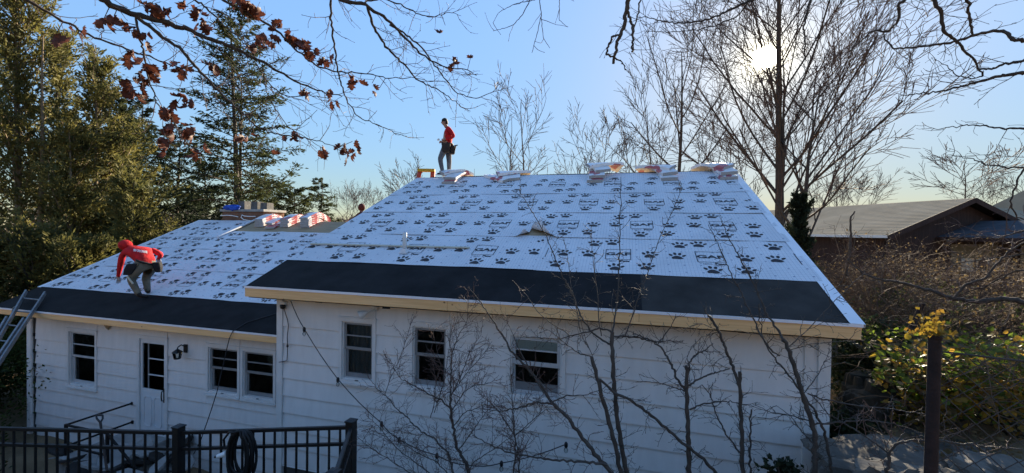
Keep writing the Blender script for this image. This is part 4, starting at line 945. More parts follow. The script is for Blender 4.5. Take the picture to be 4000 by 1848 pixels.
# ---- the barn-like neighbour on the right, and what stands round it
def barn():
    d = 25.0; pk = dep(3809, 773.5, d)
    # the ridge runs away towards photo column 1757
    rv = ray(1757, 905); ax = unit(np.array([rv[0], rv[1], 0])); sd = np.array([ax[1], -ax[0], 0.0])      # along ridge, to the right
    ze = 1.02; hw = 6.1; zr = pk[2]; g = gz(pk[0], pk[1])-0.4; Ln = 34.0
    b0 = np.array([pk[0], pk[1], 0.0])
    th = thing('brown_barn', 'long dark brown building with a tan shingled gable roof beyond the brush', 'building', (pk[0], pk[1], g))
    def P(a, s, z): q = b0+ax*a+sd*s; return (q[0], q[1], z)
    mb = MB()
    for s0, s1 in ((-hw+.5, -hw+.62), (hw-.62, hw-.5)):
        v = [P(a, s, z) for z in (g, ze-0.05) for a, s in ((.6, s0), (Ln, s0), (Ln, s1), (.6, s1))]
        mb.faces(v, [(0, 3, 2, 1), (4, 5, 6, 7), (0, 1, 5, 4), (1, 2, 6, 5), (2, 3, 7, 6), (3, 0, 4, 7)], m_barnwall)
    v = [P(.6, -hw+.5, g), P(.6, hw-.5, g), P(.6, hw-.5, ze-.05), P(.6, 0, zr-.25), P(.6, -hw+.5, ze-.05), P(.75, -hw+.5, g), P(.75, hw-.5, g), P(.75, hw-.5, ze-.05), P(.75, 0, zr-.25), P(.75, -hw+.5, ze-.05)]
    mb.faces(v, [(0, 1, 2, 3, 4), (9, 8, 7, 6, 5)], m_barnwall)
    v = [P(Ln, -hw+.5, g), P(Ln, hw-.5, g), P(Ln, hw-.5, ze-.05), P(Ln, 0, zr-.25), P(Ln, -hw+.5, ze-.05)]; mb.faces(v, [(4, 3, 2, 1, 0)], m_barnwall)
    mb.build('wall', th)
    for sgn in (-1, 1):
        mb = MB(); nn = 24
        for k in range(nn):      # courses of shingle, each a small step
            t0, t1 = k/nn, (k+1)/nn; s0, s1 = sgn*hw*(1-t0), sgn*hw*(1-t1); z0, z1 = ze+(zr-ze)*t0, ze+(zr-ze)*t1
            mb.poly([P(0, s0, z0+.012), P(Ln, s0, z0+.012), P(Ln, s1, z1), P(0, s1, z1)][::(1 if sgn > 0 else -1)], m_barnroof)
            mb.poly([P(0, s0, z0), P(Ln, s0, z0), P(Ln, s0, z0+.012), P(0, s0, z0+.012)], m_barnroof)
        mb.poly([P(0, sgn*hw, ze-.06), P(Ln, sgn*hw, ze-.06), P(Ln, 0, zr-.12), P(0, 0, zr-.12)], m_dark)
        mb.build('roof', th)
        mb = MB(); mb.bar(P(-.03, sgn*hw, ze-.13), P(-.03, 0, zr-.13), .05, .30, m_barnwall); mb.build('rake_board', th)
        mb = MB(); mb.bar(P(0, sgn*(hw+.03), ze-.07), P(Ln, sgn*(hw+.03), ze-.07), .05, .16, m_white); mb.build('gutter', th)
    # porch in front of the gable: grey hipped roof on posts
    px0, px1, py = 0.6, 9.5, -3.6
    def hip(a, s, z): return P(a, s, z)
    mb = MB(); zp, zq = 0.98, 2.0
    e = [hip(py, -1.9, zp), hip(py, 8.5, zp), hip(.55, 8.5, zp), hip(.55, -1.9, zp)]; rr = [hip(-1.2, 1.2, zq), hip(-1.2, 6.0, zq), hip(.55, 6.0, zq), hip(.55, 1.2, zq)]
    mb.faces(e+rr, [(0, 1, 5, 4), (1, 2, 6, 5), (3, 0, 4, 7), (4, 5, 6, 7), (3, 2, 1, 0)], m_greyroof); mb.build('porch_roof', th)
    mb = MB(); mb.bar(hip(py, -1.9, zp-.12), hip(py, 8.5, zp-.12), .12, .22, m_barnwall); mb.bar(hip(py, -1.9, zp-.12), hip(.55, -1.9, zp-.12), .12, .22, m_barnwall); mb.build('porch_beam', th)
    for s in (-1.7, 1.2, 4.2, 7.2):
        mb = MB(); q = hip(py+.1, s, 0); mb.box((q[0]-.08, q[1]-.08, g), (q[0]+.08, q[1]+.08, zp-.2), m_barnwall); mb.build('porch_post', th)
    mb = MB(); v = [P(.50, s, z) for s, z in ((-.9, -1.7), (2.6, -1.7), (2.6, .55), (-.9, .55))]; mb.poly(v, m_tanwall); mb.build('wall_panel', th); mb = MB(); v = [P(.50, s, z) for s, z in ((4.4, -1.7), (6.6, -1.7), (6.6, .55), (4.4, .55))]; mb.poly(v, m_tanwall); mb.build('wall_panel', th)
    for s in (0.2, 1.35):
        mb = MB(); c = P(.44, s, -.7)
        v = [P(.44, s-.42, -1.1), P(.44, s+.42, -1.1), P(.44, s+.42, -.35), P(.44, s-.42, -.35)]; mb.poly(v, m_white if s < 1 else m_dark); w = mb.build('window', th)
        mb = MB()
        for a, b in ((0, 1), (1, 2), (2, 3), (3, 0)): mb.bar(np.array(v[a])-ax*.02, np.array(v[b])-ax*.02, .05, .06, m_white)
        mb.build('window_frame', w)
    # second wing of the same roofline further right
    mb = MB(); v = [P(6, 8, .9), P(6, 30, .9), P(14, 30, 5.6), P(14, 8, 5.6)]
    q0 = dep(3520, 1, 1)
    mb = None
    return th
barn()
def second_barn():
    a, b = dep(3880, 845, 32), dep(4500, 960, 30); t0, t1 = dep(3985, 762, 38), dep(4600, 500, 40)
    th = thing('tan_roofed_house', 'building with a tan shingled roof at the right edge, behind the brown gable', 'building', (b[0], b[1], gz(b[0], b[1])))
    r0 = dep(3880, 800, 33); r1 = dep(4180, 660, 33)
    mb = MB(); x0, y0 = r0[0], r0[1]
    zz = r0[2]
    p = [dep(3870, 806, 33), dep(4240, 628, 33), dep(4700, 640, 33), dep(4760, 930, 31), dep(3900, 905, 31)]
    back_ = [CAM+(q-CAM)*1.2+np.array([.6, 0, -.35]) for q in p]
    mb.faces(p+back_, [(4, 3, 2, 1, 0), (5, 6, 7, 8, 9), (0, 1, 6, 5), (1, 2, 7, 6), (4, 0, 5, 9)], m_barnroof); mb.build('roof', th)
    mb = MB(); c = p[4]; e = p[3]; g = gz(c[0], c[1])-.5
    mb.faces([(c[0]+.4, c[1]+.5, g), (e[0], e[1]+.5, g), (e[0], e[1]+.5, c[2]-.02), (c[0]+.4, c[1]+.5, c[2]-.02)], [(0, 1, 2, 3)], m_barnwall); mb.build('wall', th)
second_barn()

# ---- dry brush thickets on the right
def brush():
    r = np.random.default_rng(17); A, B, RA, RB = [], [], [], []; LC, LD = [], []
    for k in range(1150):
        d = r.uniform(6.6, 17); u = r.uniform(2010+(17-d)*14, 2720); p = d2(u, 600, d)
        if p[0] < 0.35: continue
        z = gz(p[0], p[1]); q = np.array([p[0], p[1], z]); hh = r.uniform(.5, 1.25)*(0.75+0.05*d)*np.clip(1.3-(u-2050)/900*.75, .45, 1.3)*np.clip((d-5)/5, .35, 1)
        dd = unit(np.array([r.normal()*.6, r.normal()*.4, 1.0])); c = q
        for s in range(5):
            dd = unit(dd+r.normal(size=3)*.28+np.array([0, 0, -.07*s])); e = c+dd*hh/4.2; A.append(c); B.append(e); w_ = .7+.9*((k*7) % 5)/4; RA.append((.012-.0016*s)*w_); RB.append((.0104-.0016*s)*w_)
            for j in range(4):
                f = c+(e-c)*r.random(); g = f+unit(dd+r.normal(size=3)*.8)*r.uniform(.15, .45); A.append(f); B.append(g); RA.append(.0045); RB.append(.002)
                h2 = g+unit(r.normal(size=3)+dd)*.16; A.append(g); B.append(h2); RA.append(.003); RB.append(.0015)
                if r.random() < .55: LC.append(g+r.normal(size=3)*.03); LD.append(r.normal(size=3))
            c = e
    V, F = prisms(A, B, RA, RB, 3); o = link_np('dry_brush', V, F, m_brush); o['kind'] = 'stuff'; tag(o, 'tangled dry brown brush filling the bank right of the house', 'brush')
    LC = np.array(LC); LD = np.array(LD); n = len(LC); V, F = leaf_quads(LC, LD, r.uniform(.03, .07, n), r.uniform(.02, .04, n), r)
    o2 = link_np('withered_leaves', V, F, m_brushleaf, smooth=False); o2['kind'] = 'stuff'; tag(o2, 'withered brown leaves caught in the dry brush', 'leaves')
brush()

# ================================================================== THINGS ON AND ROUND THE HOUSE
def roof_top(x, y):                   # height of the main roof surface (front or back slope), softened at the ridge
    a = RH*y/RW; b = RH-(y-RW)*RH/RW; return -0.05*math.log(math.exp(-a/0.05)+math.exp(-b/0.05)) if abs(a-b) < 2 else min(a, b)
def wing_top(x, y):
    k = (WRZ-WZ0)/(WRY-WY0); a = WZ0+(y-WY0)*k; b = WRZ-(y-WRY)*k; return -0.05*math.log(math.exp(-a/0.05)+math.exp(-b/0.05)) if abs(a-b) < 2 else min(a, b)
def bundle(cx, cy, rot, lift, top, label, group, seed, length=0.94, width=0.335, th=0.062, droop=0.0, side=None):
    """wrapped packet of shingles laid over the ridge: bends with the roof under it"""
    r = random.Random(seed); n, m = 9, 3
    t = thing('shingle_bundle', label, 'shingle bundle', (cx, cy, top(cx, cy)+lift), group)
    ca, sa = cos(rot), sin(rot)
    def pt(i, j, up):
        a = (i/n-0.5)*length; b = (j/m-0.5)*width
        x, y = cx+b*ca-a*sa, cy+b*sa+a*ca; sag = -droop*max(0, abs(a)-0.2)**2*3
        return (x-cx, y-cy, top(x, y)+lift+(th if up else 0)+sag+r.uniform(-.004, .004)-(top(cx, cy)+lift)+0.022)
    mb = MB(); vt = [pt(i, j, True) for i in range(n+1) for j in range(m+1)]; vb = [pt(i, j, False) for i in range(n+1) for j in range(m+1)]
    w = m+1; f = []; K = len(vt)
    for i in range(n):
        for j in range(m):
            a = i*w+j; f.append((a, a+w, a+w+1, a+1)); f.append((K+a, K+a+1, K+a+w+1, K+a+w))
    fs = []
    for i in range(n): fs.append((i*w, K+i*w, K+(i+1)*w, (i+1)*w)); fs.append((i*w+m, (i+1)*w+m, K+(i+1)*w+m, K+i*w+m))
    mb.faces(vt+vb, f, m_wrap, False); mb.faces(vt+vb, fs, side or m_wrap_side, False); o = mb.build('wrapper'); o.parent = t; o.location = (0, 0, 0)
    for e in (0, n):
        mb = MB(); f = []
        for j in range(m):
            a = e*w+j; f.append((a, a+1, K+a+1, K+a) if e == 0 else (a+1, a, K+a, K+a+1))
        mb.faces(vt+vb, f, m_shingle, False); o = mb.build('shingle_end'); o.parent = t; o.location = (0, 0, 0)
    return t
def xr(u, v=690): p = plane(u, v, 2, RH+0.1); return p[0]
G1 = 'shingle bundles laid over the main ridge'
SPEC = [  # column, list of (dx, dy, rot, lift, label)
    (1815, [(0.02, -.22, .05, .0, 'bottom bundle of the leftmost shingle stack, nearest the standing worker'), (.10, -.12, -.12, .085, 'middle bundle of the leftmost shingle stack on the main ridge'), (-.02, .05, -.75, .17, 'top bundle of the leftmost shingle stack on the main ridge')]),
    (2035, [(-.35, -.25, .9, .0, 'red printed bundle slipping off the left of the second shingle stack'), (.02, -.05, .25, .0, 'lower bundle of the second shingle stack on the main ridge'), (.0, .0, -1.1, .09, 'top bundle of the second shingle stack, lying crosswise')]),
    (2350, [(-.05, -.30, .0, .0, 'bottom bundle of the middle shingle stack on the main ridge'), (-.04, -.22, .08, .085, 'second bundle of the middle shingle stack on the main ridge'), (.0, .0, .3, .17, 'third bundle of the middle shingle stack, crumpled wrapper'), (.14, .02, -1.15, .25, 'top bundle of the middle shingle stack, sticking out to the right')]),
    (2565, [(.10, -.24, .1, .0, 'bottom bundle of the fourth shingle stack from the left on the main ridge'), (.02, -.10, .35, .08, 'middle bundle of the fourth shingle stack from the left on the main ridge'), (-.14, .0, 1.05, .15, 'top bundle of the fourth shingle stack, sagging to the left')]),
    (2748, [(.12, -.26, .05, .0, 'bottom bundle of the rightmost shingle stack on the main ridge'), (.08, -.16, .2, .085, 'second bundle of the rightmost shingle stack on the main ridge'), (-.10, .0, .75, .16, 'top bundle of the rightmost shingle stack, sagging to the left')]),
]
sd = 1
for u, lst in SPEC:
    for (dx, dy, ro, lf, lab) in lst: bundle(xr(u)+dx, RW+dy, ro, lf*1.0, roof_top, lab, G1, sd, droop=.05 if lf > .1 else 0, th=.074, width=.39, side=m_wrap); sd += 1
# dark felt scrap on the rightmost stack
G2 = 'shingle bundles on the wing ridge'
def xw(u, v): p = plane(u, v, 1, WRY-0.45); return p[0]
for (u, dy, n, nm) in ((1018, -.02, 4, 'left'), (1118, -.02, 4, 'middle'), (1195, -.02, 5, 'right')):
    for k in range(n):
        pos = ['bottom', 'second', 'third', 'fourth', 'fifth', 'sixth'][k]
        if k == n-1: pos = 'top'
        bundle(xw(u, 880)+random.uniform(-.02, .02), WRY+dy, random.uniform(-.04, .04), k*.066, wing_top, f'{pos} bundle of the {nm} shingle stack on the wing ridge', G2, 60+sd, length=1.0); sd += 1
bundle(xw(1066, 890)+.02, WRY-.20, .12, .0, wing_top, 'low red striped bundle lying in front, between the left and middle wing stacks', G2, 99, length=.9)
bundle(xw(1066, 890)-.05, WRY-.12, -.15, .08, wing_top, 'bundle lying upon the low red striped bundle between the wing stacks', G2, 98, length=.8)

# blue tarp bundle and white cable on the chimney
def tarp():
    r = np.random.default_rng(4); mb = MB(); cx, cy, cz = -16.05, CHY-0.02, CHZ+0.10; n1, n2 = 22, 9; vs = []
    for i in range(n1):
        for j in range(n2):
            a = 2*pi*i/n1; p = pi*j/(n2-1); k = 1+.28*sin(3*a+2*p)+.16*sin(7*a-3*p)+.1*r.normal()
            vs.append((cx+.31*k*cos(a)*sin(p), cy+.13*k*sin(a)*sin(p), cz+.09*k*cos(p)+.03))
    f = [(i*n2+j, ((i+1) % n1)*n2+j, ((i+1) % n1)*n2+j+1, i*n2+j+1) for i in range(n1) for j in range(n2-1)]
    mb.faces(vs, f, m_blue, True); tag(mb.build('tarp', origin=(cx, cy, cz-.1)), 'crumpled bright blue tarp on the left end of the chimney cap', 'tarp')
tarp()
mb = MB(); q = lambda x, y: plane(700+x/3.216, 740+y/3.216, 1, CHY-0.035)
mb.tube([q(520, 330), q(600, 325), q(670, 330), q(740, 345)], .018, 6, m_white); mb.tube([q(940, 400), q(880, 392), q(810, 380), q(778, 350), q(790, 322), q(820, 335), q(880, 340), q(960, 340)], .018, 6, m_white)
tag(mb.build('cable', origin=q(740, 345)), 'loose white cable looping along the face of the brick chimney', 'cable')

# fibreglass stepladder leaning over the far side of the main ridge
def stepladder():
    c = np.array([-8.50, 6.02, 2.80]); fx = np.array([.95, .3, 0]); fx /= np.linalg.norm(fx); fy = np.array([-fx[1], fx[0], 0])
    t = thing('stepladder', 'red stepladder with a yellow cap poking up behind the main ridge', 'stepladder', c)
    mb = MB(); mb.bar(c-fx*.26, c+fx*.26, .16, .09, m_yellow); mb.build('cap', t, bevel=.012)
    for s, nm in ((-1, 'rail'), (1, 'rail')):
        mb = MB(); mb.bar(c+fx*.20*s+np.array([0, 0, -.04]), c+fx*(.28*s-.12)-fy*.25+np.array([0, 0, -1.3]), .13, .06, m_orange); mb.build('rail', t)
        mb = MB(); mb.bar(c+fx*.20*s+np.array([0, 0, -.04]), c+fx*(.28*s)+fy*.75+np.array([0, 0, -1.6]), .06, .04, m_orange); mb.build('rear_leg', t)
    for k in (1, 2, 3):
        mb = MB(); o_ = -fy*.06*k-fx*.03*k+np.array([0, 0, -.3*k]); mb.bar(c-fx*.23+o_, c+fx*.23+o_, .09, .03, m_alu); mb.build('tread', t)
stepladder()

# aluminium extension ladder at the wing's left end
LD = 10.3
def ext_ladder():
    A = lambda x, y, d: dep(x/2.38, 1100+y/2.38, d)
    l0, l1 = A(245, 88, LD), A(-150, 780, LD-2.3); r0, r1 = A(420, 105, LD), A(-30, 790, LD-2.3)
    def ext(a, b): d = b-a; z = gz(b[0], b[1]); k = (z-a[2])/d[2]; return a+d*min(k, 2.6)
    l1, r1 = ext(l0, l1), ext(r0, r1)
    t = thing('extension_ladder', 'aluminium extension ladder leaning on the wing eave at the left edge', 'ladder', tuple(l1))
    for a, b in ((l0, l1), (r0, r1)):
        mb = MB(); mb.bar(a, b, .085, .032, m_alu, up=(r0-l0)); mb.build('rail', t)
        mb = MB(); d = (b-a); off = np.array([0, -.07, .02]); mb.bar(a+d*.16+off, b+off, .07, .03, m_alu, up=(r0-l0)); mb.build('fly_rail', t)
    n = 13
    for k in range(n):
        f = (k+.6)/n; mb = MB(); mb.tube([l0+(l1-l0)*f, r0+(r1-r0)*f], .018, 6, m_alu); mb.build('rung', t)
    mb = MB(); a = l0+(l1-l0)*.1; b = l0+(l1-l0)*.20; mb.tube([a+[0, 0, .02], a+[-.14, 0, -.02], a+[-.2, 0, -.16], b+[-.06, 0, -.1], b], .010, 6, m_alu); mb.build('rope_loop', t)
ext_ladder()

# wall lantern, floodlight, camera, cables
def lantern():
    c = np.array([-11.66, YW-0.035, -1.66]); t = thing('wall_lantern', 'black wall lantern on the wing wall between door and double window', 'lantern', c)
    mb = MB(); mb.box(c+[-.05, -.015, -.07], c+[.05, .012, .11], m_black); mb.build('back_plate', t, bevel=.006)
    mb = MB(); mb.tube([c+[0, -.01, .06], c+[0, -.09, .12], c+[0, -.16, .09], c+[0, -.17, .045]], .012, 6, m_black); mb.build('arm', t)
    mb = MB(); mb.lathe(tuple(c+[0, -.17, -.02]), [(.10, .0), (.085, .02), (.04, .055), (.012, .075), (.006, .10)], 8, m_black, smooth=False); mb.build('cap', t)
    g = MB(); g.lathe(tuple(c+[0, -.17, -.15]), [(.055, 0), (.08, .13)], 6, m_glass, smooth=False); g.build('glass', t)
    mb = MB()
    for k in range(6): a = pi/3*k; mb.bar(c+[.056*cos(a), -.17+.056*sin(a), -.15], c+[.082*cos(a), -.17+.082*sin(a), -.02], .010, .010, m_black)
    mb.lathe(tuple(c+[0, -.17, -.165]), [(.03, 0), (.06, .008), (.06, .02)], 6, m_black, smooth=False); mb.build('cage', t)
lantern()
def floodlight():
    c = np.array([-6.50, YM-0.04, -0.30]); t = thing('floodlight', 'white cone floodlight under the eave above the main house window', 'floodlight', c)
    mb = MB(); mb.lathe(tuple(c+[0, 0.0, 0]), [(.05, -.02), (.05, .02)], 10, m_white, axis=1); mb.build('base', t)
    mb = MB(); a = c+np.array([0, -.02, -.01]); b = c+np.array([-.09, -.10, -.055]); e = c+np.array([-.18, -.17, -.10])
    mb.tube([a, b], .016, 6, m_white); mb.tube([b, b+(e-b)*.3, b+(e-b)*.6, e], [.03, .045, .06, .075], 12, m_white); mb.build('lamp_head', t)
floodlight()
def camera_unit():
    c = np.array([-8.315, YM-0.06, -.33]); t = thing('security_camera', 'small white and black dome camera at the main house corner under the eave', 'security camera', c)
    mb = MB(); mb.box(c+[-.05, -.02, -.02], c+[.05, .06, .035], m_white); mb.build('housing', t, bevel=.01)
    mb = MB(); mb.lathe(tuple(c+[0, -.01, -.085]), [(.012, -.012), (.036, 0), (.046, .03), (.046, .062)], 12, m_black); mb.build('dome', t)
camera_unit()
mb = MB(); y = YM-0.058; Q = lambda x, yy: plane(800+x/2.975, 1250+yy/2.975, 1, y)
mb.tube([(-8.30, y, -.42), Q(962, 0), Q(972, 70), Q(958, 200), Q(962, 300), Q(960, 400), Q(955, 468), Q(925, 480), Q(862, 490)], .007, 5, m_cable); mb.tube([Q(962, 290), Q(961, 315)], .018, 6, m_black)
tag(mb.build('camera_cord', origin=Q(962, 200)), 'thin dark cord hanging down the corner board below the dome camera', 'cord')
def light_string():
    E_ = lambda x, yy, off: plane(1000+x/1.288, 924+yy/1.288, 1, YM-off)
    pts = [E_(175, 325, .06), E_(243, 465, .2), E_(412, 718, .35), E_(632, 940, .5), E_(720, 1020, .55), E_(910, 1100, .6), E_(1060, 1150, .62), E_(1235, 1140, .6), E_(1560, 1045, .5)]
    P = []
    for a, b in zip(pts[:-1], pts[1:]):
        for k in range(4): t = k/4; P.append(a+(b-a)*t-np.array([0, 0, .03*sin(pi*t)]))
    P.append(pts[-1]); t = thing('light_string', 'drooping black outdoor light string slung diagonally across the main wall', 'light string', P[0])
    mb = MB(); mb.tube(P, .007, 5, m_cable); mb.build('wire', t)
    for p in pts[1:]:
        mb = MB(); mb.lathe((p[0], p[1], p[2]-.045), [(.014, 0), (.024, .01), (.024, .055), (.012, .075)], 8, m_black); s = mb.build('socket', t)
        g = MB(); g.lathe((p[0], p[1], p[2]-.12), [(.008, 0), (.026, .02), (.030, .045), (.014, .075)], 8, m_glass); g.build('bulb', s)
light_string()
def eave_rope():
    Q2 = lambda x, yy, yp: plane(800+x/2.975, 1250+yy/2.975, 1, yp)
    top = [WP(-9.35, .75, .02), WP(-9.9, .25, .02)]
    pts = [np.array(p) for p in top]+[Q2(325, 130, WY0-.05), Q2(285, 215, WY0-.06), Q2(255, 340, WY0-.06), Q2(205, 560, WY0-.03), Q2(140, 840, WY0-.05), Q2(70, 1060, WY0-.1), Q2(-40, 1380, WY0-.2), Q2(-130, 1560, WY0-.3)]
    mb = MB(); mb.tube(pts, .009, 6, m_cable); tag(mb.build('rope', origin=pts[2]), 'grey rope hanging over the wing eave past the double window', 'rope')
eave_rope()
mb = MB(); c = np.array([-14.02, YW-.055, -1.32]); mb.faces([c+[-.14, 0, .06], c+[.14, 0, .05], c+[.10, 0, 0], c+[.06, 0, -.02], c+[.03, 0, -.10], c+[-.05, 0, -.06], c+[-.10, 0, 0]]+[c+[-.14, .012, .06], c+[.14, .012, .05], c+[.10, .012, 0], c+[.06, .012, -.02], c+[.03, .012, -.10], c+[-.05, .012, -.06], c+[-.10, .012, 0]], [tuple(range(7)), tuple(range(13, 6, -1))]+[(i, i+7, (i+1) % 7+7, (i+1) % 7) for i in range(7)], m_ply); mb.build('torn_felt', house)

# ================================================================== FENCE, STAIR RAIL, TOOLS IN FRONT OF THE WING
def fence_panel(p, q, n, th, zdrop=1.02):
    """rails and pickets between two post tops (x, y, z of the top rail's upper face)"""
    p = np.array(p, float); q = np.array(q, float); d = q-p
    for dz, h in ((-.02, .035), (-.20, .03), (-zdrop, .03)):
        mb = MB(); mb.bar(p+[0, 0, dz], q+[0, 0, dz], .032, h, m_black); mb.build('rail', th)
    for k in range(n):
        a = p+d*(k+1)/(n+1); mb = MB(); mb.box(a+[-.009, -.009, -zdrop-.12], a+[.009, .009, -.035], m_black); mb.build('picket', th)
def fence_post(p, th, z0, w=.085, cap=True):
    mb = MB(); mb.box((p[0]-w/2, p[1]-w/2, z0), (p[0]+w/2, p[1]+w/2, p[2]+.045), m_black); o = mb.build('post', th)
    mb = MB(); h = w/2+.008; c = (p[0], p[1], p[2]+.045)
    mb.faces([(c[0]+i*h, c[1]+j*h, c[2]+z) for z in (0, .014) for i, j in ((-1, -1), (1, -1), (1, 1), (-1, 1))]+[(c[0]+i*.02, c[1]+j*.02, c[2]+.03) for i, j in ((-1, -1), (1, -1), (1, 1), (-1, 1))], [(0, 1, 5, 4), (1, 2, 6, 5), (2, 3, 7, 6), (3, 0, 4, 7), (4, 5, 9, 8), (5, 6, 10, 9), (6, 7, 11, 10), (7, 4, 8, 11), (8, 9, 10, 11), (3, 2, 1, 0)], m_black); mb.build('post_cap', o)
FP1 = dep(1372, 1662, 4.5); FP2 = dep(698, 1684, 4.6); FP3 = dep(-320, 1722, 4.75)
FP0 = dep(1302, 1832, 3.55); FP0[2] = FP1[2]
zf = FP1[2]
for p in (FP2, FP3): p[2] = (p[2]+zf)/2 if abs(p[2]-zf) > .2 else p[2]
fz = lambda p: gz(p[0], p[1])-.3
fence = thing('metal_fence', 'black metal picket fence with a corner post in front of the wing', 'fence', (FP2[0], FP2[1], gz(FP2[0], FP2[1])))
for p in (FP0, FP1, FP2, FP3): fence_post(p, fence, fz(p))
fence_panel(FP3, FP2, 23, fence); fence_panel(FP2, FP1, 15, fence); fence_panel(FP0, FP1, 9, fence)
FP00 = FP0+(FP0-FP1)*1.6; fence_panel(FP00, FP0, 14, fence); fence_post(FP00, fence, fz(FP00))
# coiled hose hung over the fence
def hose():
    c = dep(950, 1688, 4.50); r = np.random.default_rng(8); t = thing('garden_hose', 'thick coil of black hose hung over the fence top rail', 'hose', c)
    ax = unit(FP1-FP2); pts = []
    for k in range(9*24):
        a = 2*pi*k/24+pi/2; loop = k/24; w = .115+.012*sin(loop*2.1); h = .26+.03*sin(loop*1.7)
        pts.append(c+ax*(w*cos(a)+.018*sin(loop*3))+np.array([0, 0, -h+.03+h*sin(a)*1.0])+np.array([.0, -1, 0])*(.03+.011*(loop-4.5)*(1 if sin(a) < .9 else .4)))
    mb = MB(); mb.tube(pts, .0135, 6, m_rubber); mb.build('coil', t)
    mb = MB(); e = c+np.array([-.05, -.05, -.02]); mb.tube([pts[0], c+ax*-.02+[0, -.09, .035], c+ax*-.1+[0, -.06, .03], c+ax*-.17+[0, -.05, -.05], c+ax*-.16+[0, -.05, -.15], c+ax*-.10+[0, -.05, -.12], c+ax*-.12+[0, -.05, -.2]], .012, 6, m_rubber); mb.build('loose_end', t)
    n = MB(); a = c+ax*-.13+np.array([0, -.06, -.20]); n.tube([a, a-ax*.10+[0, 0, -.03]], [.03, .022], 8, m_white); n.tube([a-ax*.10+[0, 0, -.03], a-ax*.13+[0, 0, -.035]], .012, 8, m_black); n.build('nozzle', t)
hose()
# iron hand rail of the wing's landing
def stair_rail():
    z1, z2 = -3.028, -3.456; A0 = np.array([-13.26, YW-.04, z1]); A1 = np.array([-13.325, .058, z1]); A2 = np.array([-12.15, .058, z1-.0])
    t = thing('stair_railing', 'black iron hand rail round the landing left of the wing door', 'railing', (-13.3, .06, -4.2))
    for dz in (0, z2-z1):
        mb = MB(); mb.bar(A0+[0, 0, dz], A1+[0, 0, dz], .035, .03, m_iron); mb.bar(A1+[0, 0, dz-.002], A2+[0, 0, dz-.002], .035, .03, m_iron); mb.box(A0+[-.03, 0, dz-.04], A0+[.03, .03, dz+.03], m_iron); mb.build('rail', t)
    for p in (A1, A2): mb = MB(); mb.box(p+[-.022, -.022, -1.2], p+[.022, .022, .018], m_iron); mb.build('post', t)
    mb = MB(); mb.bar(A2+[0, 0, -.01], A2+[.75, -.0, -.55], .035, .03, m_iron); mb.build('sloping_rail', t)
    mb = MB(); mb.box(A2+[.73, -.02, -1.25], A2+[.77, .02, -.54], m_iron); mb.build('post', t)
stair_rail()
def shovel():
    a = dep(388, 1622, 7.0); b = dep(405, 1745, 6.7); d = unit(b-a); e = a+d*1.05
    t = thing('shovel', 'dark shovel with a D handle standing upright behind the fence', 'shovel', tuple(e))
    s = CR; mb = MB()
    mb.tube([a+s*.055, a-s*.055], .016, 6, m_black); mb.tube([a+s*.055, a+s*.05+d*.07, a+d*.15], .015, 6, m_black); mb.tube([a-s*.055, a-s*.05+d*.07, a+d*.15], .015, 6, m_black); mb.build('handle', t)
    mb = MB(); mb.tube([a+d*.14, a+d*.5, e], [.019, .017, .018], 8, m_leather); mb.build('shaft', t)
    mb = MB(); v = []
    for k, (w, z) in enumerate(((.10, 0), (.125, .06), (.12, .2), (.07, .30), (.005, .34))): v += [e-s*w+d*z, e+CF*.03+d*z, e+s*w+d*z]
    mb.faces(v, [q for k in range(4) for q in ((3*k, 3*k+1, 3*k+4, 3*k+3), (3*k+1, 3*k+2, 3*k+5, 3*k+4))], m_iron, True); mb.build('blade', t)
shovel()
# rubble and torn-off roofing heaped below the landing
def rubble():
    r = np.random.default_rng(21); PIECES = []
    for k in range(26):
        u, v = r.uniform(230, 760), r.uniform(1760, 1900); p = plane(u, v, 2, -3.75+r.uniform(-.1, .2)); s = r.uniform(.12, .34); mb = MB(); n = 7; vs = []
        a0 = r.random(3)*6
        for j in range(n):
            a = 2*pi*j/n; q = np.array([cos(a)*s*r.uniform(.7, 1.1), sin(a)*s*r.uniform(.5, .9), 0]); vs.append(q)
        tilt = r.normal(size=2)*.45; th_ = r.uniform(.02, .10)
        top = [p+q+np.array([0, 0, q[0]*tilt[0]+q[1]*tilt[1]+th_]) for q in vs]; bot = [p+q*1.05+np.array([0, 0, q[0]*tilt[0]+q[1]*tilt[1]]) for q in vs]
        PIECES.append((u, top, bot, n, p))
    ORD = ['leftmost', 'second', 'third', 'fourth', 'fifth', 'sixth', 'seventh', 'eighth', 'ninth', 'tenth', 'eleventh', 'twelfth', 'thirteenth', 'fourteenth']
    PIECES.sort(key=lambda q: q[0]); cnt = {True: 0, False: 0}
    for k, (u, top, bot, n, p) in enumerate(PIECES):
        dark = k % 2 == 0; c = cnt[dark]; cnt[dark] += 1; mb = MB()
        mb.faces(top+bot, [tuple(range(n)), tuple(range(2*n-1, n-1, -1))]+[(j, j+n, (j+1) % n+n, (j+1) % n) for j in range(n)], m_shield2 if dark else m_concrete)
        what = 'dark torn roofing scrap' if dark else 'pale broken concrete lump'
        lab = f'{ORD[c]} {what} from the left behind the fence' if c else f'{ORD[c]} {what} behind the fence'
        tag(mb.build('rubble_piece', origin=p), lab, 'rubble', 'dark torn roofing scraps in the rubble heap' if dark else 'pale concrete lumps in the rubble heap')
rubble()

from mathutils import noise as mnoise
